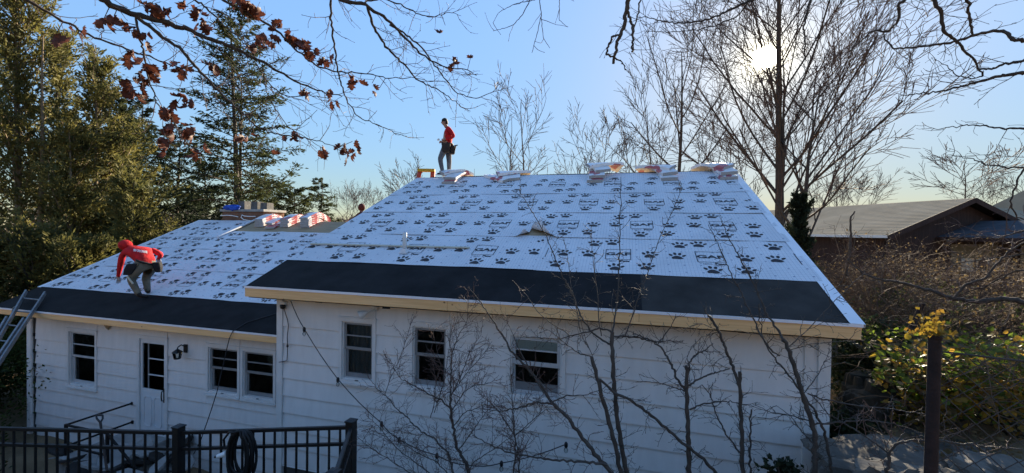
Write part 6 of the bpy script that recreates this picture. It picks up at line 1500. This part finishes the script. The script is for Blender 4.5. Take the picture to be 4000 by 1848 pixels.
def middle_limb():
    th, lm, S_ = traced_tree('hanging_limb', 'broken stubby limb hanging into the top of the sky right of centre', 'branch', MT, None, 81, m_bark, m_twig, dict(every=.22, ln=.22, r0=.003, level=1, ang=50, jit=.16))
    # it hangs from the same overhead bough that crosses above the frame
    c = d2(1585, -120, 3.6); r = np.random.default_rng(4)
    BP = knobby(interp_poly(np.array([RT+[-.2, .2, 5.0-RT[2]], (RT+c)/2+[0, 0, 3.2], c+[.1, 0, .25], d2(1350, -110, 3.9), d2(1150, -150, 4.1)]), 40), r, .015)
    mb = MB(); mb.tube(BP, np.linspace(.09, .010, 40), 8, m_bark); mb.build('bough', th)
    for k in (0, 4, 5, 7, 8, 9):
        P, R_ = lm[k]; a = P[0]; b = BP[int(np.argmin(np.linalg.norm(BP-a, axis=1)))]
        mb = MB(); mb.tube([b, (a+b)/2+[.01, 0, .01], a], [R_[0]*1.4, R_[0]*1.15, R_[0]], 7, m_bark); mb.build('limb', th)
middle_limb()

# --- saplings in front of the main wall
T2 = lambda L_: [((2000+x/1.288)/1.5528, (924+y/1.288)/1.5528) for x, y in L_]
T3_ = lambda L_: [((3000+x/1.288)/1.5528, (924+y/1.288)/1.5528) for x, y in L_]
T4 = lambda L_: [((1400+x/1.99)/1.5528, (1250+y/1.99)/1.5528) for x, y in L_]
GS = 'bare saplings in front of the main wall'
SAP = [
    ('tall straight sapling cut off under the fascia, its long whips rising over the roof', [
        (T2([(600, 1420), (575, 1190), (540, 1000), (515, 750), (505, 600), (505, 480)]), [4.0, 4.1], .026, .019),
        (T2([(505, 545), (450, 520), (400, 480), (360, 420), (330, 360), (300, 280), (250, 190), (205, 80), (165, -20), (110, -110), (55, -200), (35, -240)]), [4.1, 4.6], .010, .0028),
        (T2([(505, 490), (520, 400), (535, 250), (540, 100), (543, -30), (545, -150), (548, -300)]), [4.1, 4.5], .009, .0028),
        (T2([(450, 500), (440, 440), (430, 300), (415, 180), (402, 60), (400, -60)]), [4.1, 4.4], .006, .002),
        (T2([(345, 480), (330, 390), (300, 260), (285, 140), (265, 30)]), [4.1, 4.4], .005, .002),
        (T2([(505, 500), (570, 500), (640, 510), (720, 530), (790, 525), (860, 530)]), [4.1, 4.3], .010, .004),
        (T2([(505, 480), (440, 460), (380, 480), (330, 490), (250, 515), (150, 510), (70, 505)]), [4.1, 4.2], .009, .003),
        (T2([(570, 495), (600, 420), (640, 300), (655, 260), (690, 160), (745, 0), (800, -110), (860, -250)]), [4.1, 4.6], .006, .0024)], 11),
    ('leaning sapling with a stubbed top, crossing behind the tall straight sapling', [
        (T2([(560, 1420), (540, 1130), (490, 930), (440, 750), (400, 605)]), [3.9, 4.0], .024, .018),
        (T2([(440, 720), (520, 790), (590, 820), (700, 900), (860, 1040), (950, 1110), (1030, 1190), (1100, 1300)]), [3.9, 4.0], .012, .017),
        (T2([(400, 605), (340, 590), (270, 540), (200, 480), (135, 450)]), [4.0, 4.1], .006, .002), (T2([(405, 600), (370, 520), (340, 400)]), [4, 4.1], .004, .002)], 12),
    ('cut back sapling with a forked dead top in the middle right of the main wall', [
        (T2([(895, 1400), (890, 1190), (885, 1000), (880, 800), (878, 740), (875, 650)]), [4.0, 4.0], .025, .017),
        (T2([(880, 790), (830, 720), (800, 640), (760, 570), (730, 540), (680, 515), (640, 500), (580, 505), (530, 510)]), [4.0, 4.2], .013, .005),
        (T2([(880, 760), (930, 720), (1000, 690), (1060, 675), (1095, 665)]), [4.0, 4.1], .010, .005), (T2([(885, 690), (890, 640), (915, 600), (980, 570), (1010, 540)]), [4.0, 4.1], .010, .004),
        (T2([(895, 870), (950, 845), (1030, 830), (1100, 830), (1180, 850)]), [4.0, 4.2], .009, .003), (T2([(875, 780), (820, 760), (750, 740), (690, 730)]), [4.0, 4.1], .006, .002),
        (T2([(735, 540), (790, 470), (825, 400)]), [4.0, 4.0], .007, .003)], 13),
    ('sapling with two cut stubs right of the forked one', [
        (T2([(1165, 1400), (1160, 1190), (1155, 1000), (1150, 800), (1145, 680)]), [3.9, 3.9], .023, .016),
        (T2([(1150, 780), (1120, 680), (1080, 580), (1050, 490), (1020, 440), (985, 398)]), [3.9, 4.0], .015, .012),
        (T2([(1150, 1090), (1080, 1000), (1030, 900), (1000, 800), (955, 745)]), [3.9, 4.0], .009, .004), (T2([(1200, 1300), (1195, 1100), (1200, 950), (1205, 870)]), [3.9, 3.9], .011, .007),
        (T2([(1040, 480), (960, 500), (900, 560), (870, 640)]), [4, 4], .004, .002), (T2([(1035, 470), (960, 440), (910, 435)]), [4, 4], .005, .003)], 14),
    ('rightmost sapling at the house corner, its whips leaning left over the roof', [
        (T3_([(240, 1400), (235, 1190), (235, 1000), (215, 930), (180, 800), (130, 650), (100, 560), (75, 520)]), [3.7, 3.8], .025, .018),
        (T3_([(75, 520), (40, 460), (0, 400), (-50, 290), (-80, 220), (-130, 130), (-170, 60), (-210, -20), (-230, -80)]), [3.8, 4.2], .011, .003),
        (T3_([(60, 600), (20, 580), (-30, 510), (-65, 430), (-100, 360), (-130, 290), (-180, 200), (-230, 90), (-270, 0), (-300, -60)]), [3.8, 4.2], .009, .003),
        (T3_([(330, 1250), (290, 1000), (240, 880), (150, 760), (80, 660), (40, 620), (0, 570), (-30, 500), (-45, 340)]), [3.8, 4.0], .015, .004),
        (T3_([(200, 790), (260, 815), (440, 850), (540, 860), (640, 870), (760, 890), (860, 912)]), [3.8, 3.6], .007, .004), (T3_([(235, 945), (330, 938), (480, 925), (600, 935), (700, 965), (775, 990)]), [3.7, 3.5], .008, .003),
        (T3_([(100, 560), (200, 470), (330, 330), (420, 240), (490, 180)]), [3.8, 4.0], .005, .002), (T3_([(110, 570), (220, 540), (330, 530), (440, 525)]), [3.8, 4.0], .005, .002), (T3_([(215, 930), (120, 900), (20, 890), (-80, 840)]), [3.8, 4.0], .006, .002),
        (T3_([(180, 790), (250, 700), (300, 600), (310, 560)]), [3.8, 4], .005, .002), (T3_([(235, 1050), (170, 980), (110, 900), (40, 850)]), [3.7, 3.9], .006, .002)], 15),
    ('arching dark sapling sweeping left across the open window', [
        (T2([(600, 1330), (500, 1190), (440, 1120), (370, 1030), (290, 920), (200, 840), (140, 740), (60, 640), (0, 585), (-60, 480), (-130, 370), (-220, 250)]), [3.8, 4.2], .024, .004),
        (T2([(160, 790), (110, 700), (30, 560), (0, 480), (-40, 390)]), [3.9, 4.2], .007, .002), (T2([(480, 1150), (400, 1135), (300, 1130), (180, 1120), (100, 1110), (0, 1090), (-90, 1060), (-200, 1000)]), [3.7, 4.0], .012, .004),
        (T2([(210, 845), (120, 830), (40, 860), (-60, 880), (-150, 870)]), [3.9, 4.1], .010, .003), (T2([(200, 835), (270, 800), (360, 800), (450, 770), (500, 730)]), [3.9, 4.0], .007, .002), (T2([(110, 700), (200, 780), (280, 800)]), [3.9, 3.9], .004, .002),
        (T2([(0, 220), (70, 290), (130, 380), (200, 440), (270, 480), (290, 500)]), [4.2, 4.1], .0025, .005)], 16),
    ('small crooked shrub in front of the grey rocks at the lower right', [
        (T3_([(600, 1330), (600, 1190), (605, 1100), (610, 1085)]), [3.1, 3.1], .013, .011), (T3_([(610, 1085), (650, 1040), (740, 1025), (840, 1022), (960, 1040), (1100, 1055), (1280, 1070)]), [3.1, 2.9], .009, .004),
        (T3_([(605, 1090), (540, 1040), (480, 1000), (400, 950), (300, 890), (220, 800)]), [3.1, 3.4], .007, .003), (T3_([(600, 1080), (570, 980), (530, 900), (480, 840)]), [3.1, 3.3], .004, .002), (T3_([(650, 1040), (670, 1000), (690, 985)]), [3.1, 3.1], .005, .003)], 17),
]
for lab, lb, sd_ in SAP:
    b = d2(*lb[0][0][0], lb[0][1][0]); b2 = np.array([b[0], b[1], min(gz(b[0], b[1]), b[2]-.1)])
    th, lm, S_ = traced_tree('bare_sapling', lab, 'sapling', lb, None, 400+sd_, m_sap, m_twig_red if sd_ in (16, 17) else m_sap, dict(every=.075, ln=.21, r0=.0030, level=2, ang=55, jit=.20), group=GS, knob=.005, base=b2)
    P, R_ = lm[0]; mb = MB(); mb.tube([b2-[0, 0, .2], (b2+P[0])/2+[.02, 0, 0], P[0]], [R_[0]*1.25, R_[0]*1.1, R_[0]], 7, m_sap); mb.build('trunk', th)
# --- dense many-stemmed bush left of centre
def twiggy_bush():
    TB = [(T4([(860, 1330), (855, 1160), (770, 1000), (730, 800), (715, 690), (715, 600)]), [4.3, 4.4], .019, .012), (T4([(715, 690), (640, 620), (560, 580), (430, 510), (330, 460), (295, 410), (250, 300)]), [4.4, 4.6], .009, .002),
          (T4([(760, 1250), (700, 1050), (600, 930), (480, 860), (400, 780), (330, 720), (210, 590), (150, 540), (110, 490)]), [4.2, 4.5], .011, .003), (T4([(715, 620), (720, 450), (720, 300), (760, 150), (800, 80), (850, 0), (850, -150)]), [4.4, 4.7], .008, .002),
          (T4([(205, 590), (240, 470), (300, 350), (350, 220), (380, 120), (412, 20)]), [4.5, 4.6], .004, .0018), (T4([(720, 590), (800, 430), (860, 260), (920, 160), (955, 115)]), [4.4, 4.6], .006, .002), (T4([(740, 560), (850, 400), (960, 280), (1040, 165)]), [4.4, 4.5], .005, .0018),
          (T4([(730, 700), (820, 560), (900, 510), (1020, 490), (1140, 487)]), [4.4, 4.5], .005, .0018), (T4([(735, 830), (820, 720), (980, 660), (1100, 660)]), [4.4, 4.3], .006, .002), (T4([(780, 1010), (900, 850), (1000, 700), (1010, 600)]), [4.3, 4.3], .006, .002),
          (T4([(800, 1290), (900, 1100), (1060, 1000), (1200, 900), (1330, 830)]), [4.2, 4.3], .006, .002), (T4([(800, 1290), (600, 1100), (400, 1000), (250, 870), (130, 930)]), [4.2, 4.4], .006, .002), (T4([(700, 1300), (500, 1150), (300, 1000), (150, 820), (60, 740)]), [4.2, 4.5], .006, .002),
          (T4([(650, 1300), (420, 1200), (200, 1060), (50, 960), (-20, 900)]), [4.2, 4.4], .006, .002), (T4([(560, 760), (590, 650), (600, 500), (640, 350), (590, 150), (580, 60)]), [4.4, 4.6], .005, .0018), (T4([(590, 720), (660, 500), (690, 330), (720, 100), (740, 20)]), [4.4, 4.6], .005, .0018),
          (T4([(1190, 1330), (1225, 1000), (1210, 800), (1195, 600), (1190, 420)]), [4.0, 4.1], .010, .003), (T4([(1260, 1330), (1250, 1100), (1215, 900), (1100, 720), (980, 600), (890, 530)]), [4.0, 4.2], .009, .002), (T4([(1210, 690), (1290, 680), (1420, 640), (1500, 660)]), [4.1, 4.0], .006, .002), (T4([(1220, 900), (1330, 800), (1450, 700), (1560, 690)]), [4.1, 4.1], .005, .002)]
    b = d2(*TB[0][0][0], 4.3); b2 = np.array([b[0], b[1], min(gz(b[0], b[1]), b[2]-.1)])
    th, lm, S_ = traced_tree('bare_shrub', 'dense many stemmed twiggy shrub in front of the middle window', 'shrub', TB, None, 450, m_sap, m_twig_red, dict(every=.045, ln=.26, r0=.0027, level=2, ang=46, jit=.18, up=.04), knob=.006, base=b2)
    for k in (0, 2, 10, 11, 12, 13, 16, 17):
        P, R_ = lm[k]; mb = MB(); mb.tube([b2+[.05*(k % 4-1.5), 0, -.2], (b2+P[0])/2, P[0]], [R_[0]*1.4, R_[0]*1.2, R_[0]], 6, m_sap); mb.build('stem', th)
twiggy_bush()
leaf_bush(tuple(np.append(d2(1968, 1220, 3.6)[:2], d2(1968, 1220, 3.6)[2])), .16, .22, 'small clump of dark leaves at the bottom edge before the main wall corner', 460, m_dkcon, 260, .06, stems=6)

# ================================================================== RIGHT FOREGROUND: rocks, vine, post, chain link
def rock(c, rx, ry, rz, label, seed, group='grey rocks at the lower right', mt=m_rock):
    r = np.random.default_rng(seed); bm = bmesh.new(); bmesh.ops.create_icosphere(bm, subdivisions=5, radius=1.0)
    ph = r.random(9)*6
    for v in bm.verts:
        n = v.co.copy(); nz = mnoise.fractal(n*1.6+Vector((seed*3.1, 0, 0)), 0.9, 2.1, 5); rg = 1-abs(mnoise.noise(n*2.3+Vector((0, seed*2.7, 0)))); k = .78+.22*rg+.20*nz+.3*(.16*sin(2.1*n.x+ph[0])*cos(2.7*n.y+ph[1])+.10*sin(5.3*n.y+ph[2]+3*n.z)+.06*sin(9*n.x+ph[3])*sin(8*n.z+ph[4])); q = np.array(n)*k
        q[2] = np.sign(q[2])*abs(q[2])**.75; q[2] = .45*q[2]+.55*round(3*q[2]+.4*nz)/3; v.co = Vector((q[0]*rx, q[1]*ry, q[2]*rz))
    me = bpy.data.meshes.new('rock'); bm.to_mesh(me); bm.free(); me.materials.append(mt); o = bpy.data.objects.new('rock', me); COL.objects.link(o); o.location = Vector([float(x) for x in c]); o.rotation_euler = (0, 0, r.random()*3)
    tag(o, label, 'rock', group)
rock(dep(3530, 1800, 4.3)-[0, 0, .12], .85, .6, .20, 'broad flat grey ledge left of the rusty post at the lower right', 1)
rock(dep(3760, 1790, 4.6)-[0, 0, .12], .8, .55, .19, 'grey ledge behind the chain link just right of the rusty post', 2)
rock(dep(3420, 1880, 3.9)-[0, 0, .1], .5, .42, .22, 'low pale rock at the bottom edge near the house corner', 3)
rock(dep(3960, 1880, 3.7)-[0, 0, .1], .6, .45, .22, 'rock at the lower right corner of the photo', 4)
rock(dep(3640, 1905, 3.3)-[0, 0, .1], .55, .4, .2, 'rock at the foot of the rusty post', 5)
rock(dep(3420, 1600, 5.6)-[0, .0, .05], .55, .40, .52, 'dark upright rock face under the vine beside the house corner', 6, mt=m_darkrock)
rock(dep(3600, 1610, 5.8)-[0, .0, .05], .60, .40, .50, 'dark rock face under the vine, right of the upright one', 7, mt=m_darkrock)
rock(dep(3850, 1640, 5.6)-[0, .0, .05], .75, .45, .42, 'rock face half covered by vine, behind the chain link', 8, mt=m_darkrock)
# dead leaves and sticks lying on the rocks
def litter():
    r = np.random.default_rng(3); C, Dv = [], []
    for k in range(700): u, v = r.uniform(3330, 4000), r.uniform(1680, 1848); p = dep(u, v, r.uniform(3.6, 5.0)); C.append((p[0], p[1], gz(p[0], p[1])+r.uniform(.0, .25))); Dv.append((r.normal(), r.normal(), r.normal()*.2))
    n = len(C); V, F = leaf_quads(np.array(C), np.array(Dv), r.uniform(.03, .08, n), r.uniform(.02, .05, n), r); o = link_np('leaf_litter', V, F, m_brushleaf, smooth=False); o['kind'] = 'stuff'; tag(o, 'dry leaves littered on the ground between the grey rocks', 'leaves')
litter()
# the climbing vine: each of its larger leaves a piece
def vine():
    r = np.random.default_rng(12); base = dep(3650, 1480, 5.3); base[2] = gz(base[0], base[1])
    t = thing('leafy_vine', 'sunlit green and yellow vine sprawling over the bank right of the house', 'vine', base)
    def lm_(seed):
        q = np.random.default_rng(seed); out_ = [(0, 0), (.34, .08), (.46, .34), (.36, .66), (0, 1.0), (-.36, .66), (-.46, .34), (-.34, .08)]; vs = [(0, .42, -.06)]
        for (x, y) in out_: vs.append((x*q.uniform(.85, 1.1), y, .10*abs(x)+q.normal()*.03))
        return vs, [(0, 1+k, 1+(k+1) % 8) for k in range(8)]
    base_shapes = [lm_(k) for k in range(4)]; meshes = []
    for mm in (m_ivy, m_ivyy):
        for vs, fs in base_shapes:
            me = bpy.data.meshes.new('leaf'); me.from_pydata(vs, [], fs); me.materials.append(mm)
            for p in me.polygons: p.use_smooth = True
            meshes.append(me)
    def pos():
        k = r.random()
        if k < .40: u, v, d = r.uniform(3420, 4080), r.normal(1440, 52)+((3700-3420)*0), r.uniform(4.7, 5.8)
        elif k < .62: u, v, d = r.uniform(3660, 4080), r.normal(1560, 55), r.uniform(4.6, 5.3)
        elif k < .80: u, v, d = r.uniform(3360, 4080), r.normal(1345, 32), r.uniform(5.5, 7.0)
        else: u, v, d = r.normal(3620, 55), r.uniform(1500, 1660), r.uniform(5.0, 5.3)
        return u, v, d
    n = 0
    Vs, Fs, MI = [], [], []; off = 0
    for k in range(3600):
        u, v, d = pos(); p = dep(u, v, d); near = k < 290; s = r.uniform(.065, .115) if near else r.uniform(.045, .085)
        yel = r.random() < (.30 if v < 1480 else .55)
        e = (radians(15)+r.normal()*.55, r.normal()*.55, r.uniform(0, 2*pi))
        if near:
            o = bpy.data.objects.new('leaf', meshes[(4 if yel else 0)+r.integers(4)]); COL.objects.link(o); o.parent = t; o.location = Vector(p)-Vector(t.location); o.rotation_euler = e; o.scale = (s, s, s)
        else:
            Mx = np.array(Matrix.Rotation(e[2], 3, 'Z') @ Matrix.Rotation(e[1], 3, 'Y') @ Matrix.Rotation(e[0], 3, 'X')); vs, fs = base_shapes[r.integers(4)]
            Vs.append((np.array(vs)*s) @ Mx.T+p); Fs.append(np.array(fs)+off); MI += [(2 if r.random() < .20 else (1 if yel else 0))]*len(fs); off += len(vs)
    # a tuft on top of the rusty post and leaves on the slope behind
    o = link_np('leaves', np.vstack(Vs), np.vstack(Fs), m_ivy, t, True, MI, [m_ivy, m_ivyy, m_brushleaf]); o['kind'] = 'stuff'
    S_ = Segs()
    for k in range(210):
        u, v, d = pos(); limb(r, dep(u, v-25, d-.12), (r.normal(), r.normal()*.4, r.normal()*.45+.2), r.uniform(.35, 1.0), .0055, .0022, 6, .25, -.05, S_)
    S_.mesh('stems', m_brush, t, 4)
vine()
def shrub_slope():       # paler scrub between the vine and the brush
    for k, (u, v, d, rad, h, lab) in enumerate([(2235, 770, 8.0, .7, .9, 'pale green scrub beyond the main eave corner'), (2330, 745, 9.0, .9, 1.0, 'pale green scrub left of the leaning pole'), (2200, 850, 6.6, .6, .7, 'leafy scrub just right of the eave corner'), (2440, 800, 7.4, .9, .8, 'leafy scrub right of the leaning pole'), (2560, 815, 7.4, .9, .8, 'leafy scrub at the right edge above the vine'), (2380, 860, 6.6, .8, .6, 'low leafy scrub behind the rusty post')]):
        p = d2(u, v, d); leaf_bush((p[0], p[1], min(gz(p[0], p[1]), p[2]-.1)), rad, max(.25, p[2]-min(gz(p[0], p[1]), p[2]-.1)+h*.15), lab, 520+k, m_shrub, 1500, .055, group='green scrub on the bank')
shrub_slope()
DK = [(3335, 1400, 6.3, .5, 1.1, 'added dark shrub filling the shaded gap under the main eave corner'), (3440, 1380, 6.8, .6, 1.0, 'added dark shrub filling the shade right of the house corner'), (3350, 1560, 6.0, .45, .9, 'added dark hanging shrub in the shaded cavity beside the house corner'), (3560, 1400, 7.4, .7, .9, 'added dark shrub filling the shade behind the leaning pole'), (3330, 1700, 5.4, .35, .6, 'added low dark shrub filling the shade at the house corner foot')]  # shrubs added to darken the cavity; its shade is in their leaf colour
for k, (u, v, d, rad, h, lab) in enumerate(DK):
    p = dep(u, v, d); g = min(gz(p[0], p[1]), p[2]-.2); leaf_bush((p[0], p[1], g), rad, p[2]-g+h*.5, lab, 560+k, m_darkleaf, 3600, .07, group='added dark shrubs filling the cavity beside the house corner')
def rusty_post():
    top = dep(3652, 1318, 2.45); bot = dep(3636, 1848, 2.40); d = unit(bot-top); b = top+d*1.6
    t = thing('rusty_post', 'thick rusty steel fence post with a tuft of yellow vine on its top', 'post', b)
    mb = MB(); mb.tube([top, top+d*.5, top+d*1.0, b], [.030, .0305, .031, .0315], 14, m_rust); mb.build('shaft', t)
    mb = MB(); mb.lathe(tuple(top+[0, 0, -.005]), [(.034, 0), (.034, .012), (.02, .02)], 14, m_rust); mb.build('cap', t)
    r = np.random.default_rng(31); C, Dv = [], []
    for k in range(150):
        q = top+np.array([r.normal()*.042-.01, r.normal()*.04, abs(r.normal())*.06+.01]); C.append(q); Dv.append(r.normal(size=3)+[0, 0, .6])
    n = len(C); V, F = leaf_quads(np.array(C), np.array(Dv), r.uniform(.02, .045, n), r.uniform(.014, .03, n), r)
    o = link_np('vine_tuft', V, F, m_ivyy, smooth=False); o['kind'] = 'stuff'; tag(o, 'small tuft of yellow leaves growing out of the rusty post top', 'vine')
    return top, d
ptop, pdir = rusty_post()
def chain_link():
    a = dep(3640, 1430, 2.42); e = dep(4300, 1330, 2.1); ax = unit(np.array([e[0]-a[0], e[1]-a[1], 0])); W_, Hh = 1.25, 1.5
    o_ = np.array([ptop[0], ptop[1], ptop[2]-.08])+ax*.04
    t = thing('chain_link_fence', 'rusty chain link mesh running right from the rusty post', 'fence', o_-np.array([0, 0, Hh]))
    A, B = [], []; p = .056
    nn = np.array([-ax[1], ax[0], 0]); nx_ = int(W_/p); nz_ = int(Hh/p)
    for i in range(nx_+1):
        for j in range(nz_):
            z0, z1 = -j*p, -(j+1)*p; s = 1 if (i+j) % 2 else -1
            x0 = i*p+s*p*.5; x1 = i*p-s*p*.5; A.append(o_+ax*x0*1.0+[0, 0, z0]+nn*.004*s); B.append(o_+ax*x1+[0, 0, z1]-nn*.004*s)
    R_ = np.full(len(A), .0026); V, F = prisms(A, B, R_, R_, 4); ob = link_np('wire_mesh', V, F, m_wire, t); ob['kind'] = 'stuff'
    mb = MB(); mb.tube([o_+ax*-.03, o_+ax*W_], .006, 6, m_wire); mb.build('tension_wire', t)
    q = o_+ax*(W_+.03); mb = MB(); mb.tube([q+[0, 0, .1], q-[0, 0, Hh+.2]], .03, 10, m_rust); mb.build('post', t)
chain_link()
mb = MB(); a, b = dep(3602, 1190, 6.2), dep(3515, 1370, 6.2); b = b+(b-a)*.35; mb.tube([a, (a+b)/2, b], [.034, .033, .034], 10, m_rust); mb.lathe(tuple(a+[0, 0, -.01]), [(.037, 0), (.037, .025), (.01, .035)], 10, m_rust); tag(mb.build('leaning_pole', origin=b), 'dark leaning steel pole behind the vine, left of the rusty post', 'pole')
# dead snag and dark limbs in the brush
SN = [([(2110, 900), (2118, 790), (2122, 730), (2128, 690), (2135, 650), (2140, 600), (2140, 562), (2139, 545), (2150, 532)], [9.5, 9.5], .06, .016), ([(2132, 680), (2110, 720), (2080, 770)], [9.5, 9.3], .02, .01)]
traced_tree('dead_snag', 'bare broken dead trunk standing in the brush below the tan roof', 'tree', SN, None, 90, m_bark, m_twig, dict(every=.35, ln=.35, r0=.006, level=1))
BL = [([(2640, 775), (2576, 760), (2520, 752), (2460, 760), (2400, 752), (2330, 728), (2270, 712), (2220, 704), (2170, 690), (2130, 650)], [5.2, 6.6], .040, .008), ([(2400, 752), (2430, 715), (2480, 700), (2530, 640), (2576, 610), (2640, 600)], [5.8, 5.4], .018, .008), ([(2640, 650), (2576, 640), (2500, 650), (2420, 660), (2340, 690)], [5.4, 6.2], .012, .004), ([(2640, 560), (2576, 580), (2510, 600), (2440, 590), (2380, 610)], [5.6, 6.2], .012, .004), ([(2640, 690), (2560, 680), (2480, 720), (2420, 740), (2340, 770)], [5.3, 6.3], .012, .004)]
bb = dep(4200, 1230, 5.2)
traced_tree('low_tree', 'low dark limbs of a bare tree spreading left across the brush from the right edge', 'tree', BL, ([np.array([bb[0]+.3, bb[1], gz(bb[0]+.3, bb[1])-.2]), np.array([bb[0]+.2, bb[1], bb[2]-.1]), bb+[.1, 0, .9]], [.10, .07, .04]), 91, m_bark, m_twig_red, dict(every=.12, ln=.45, r0=.0042, level=2, ang=50, jit=.18), base=np.array([bb[0]+.3, bb[1], gz(bb[0]+.3, bb[1])]))
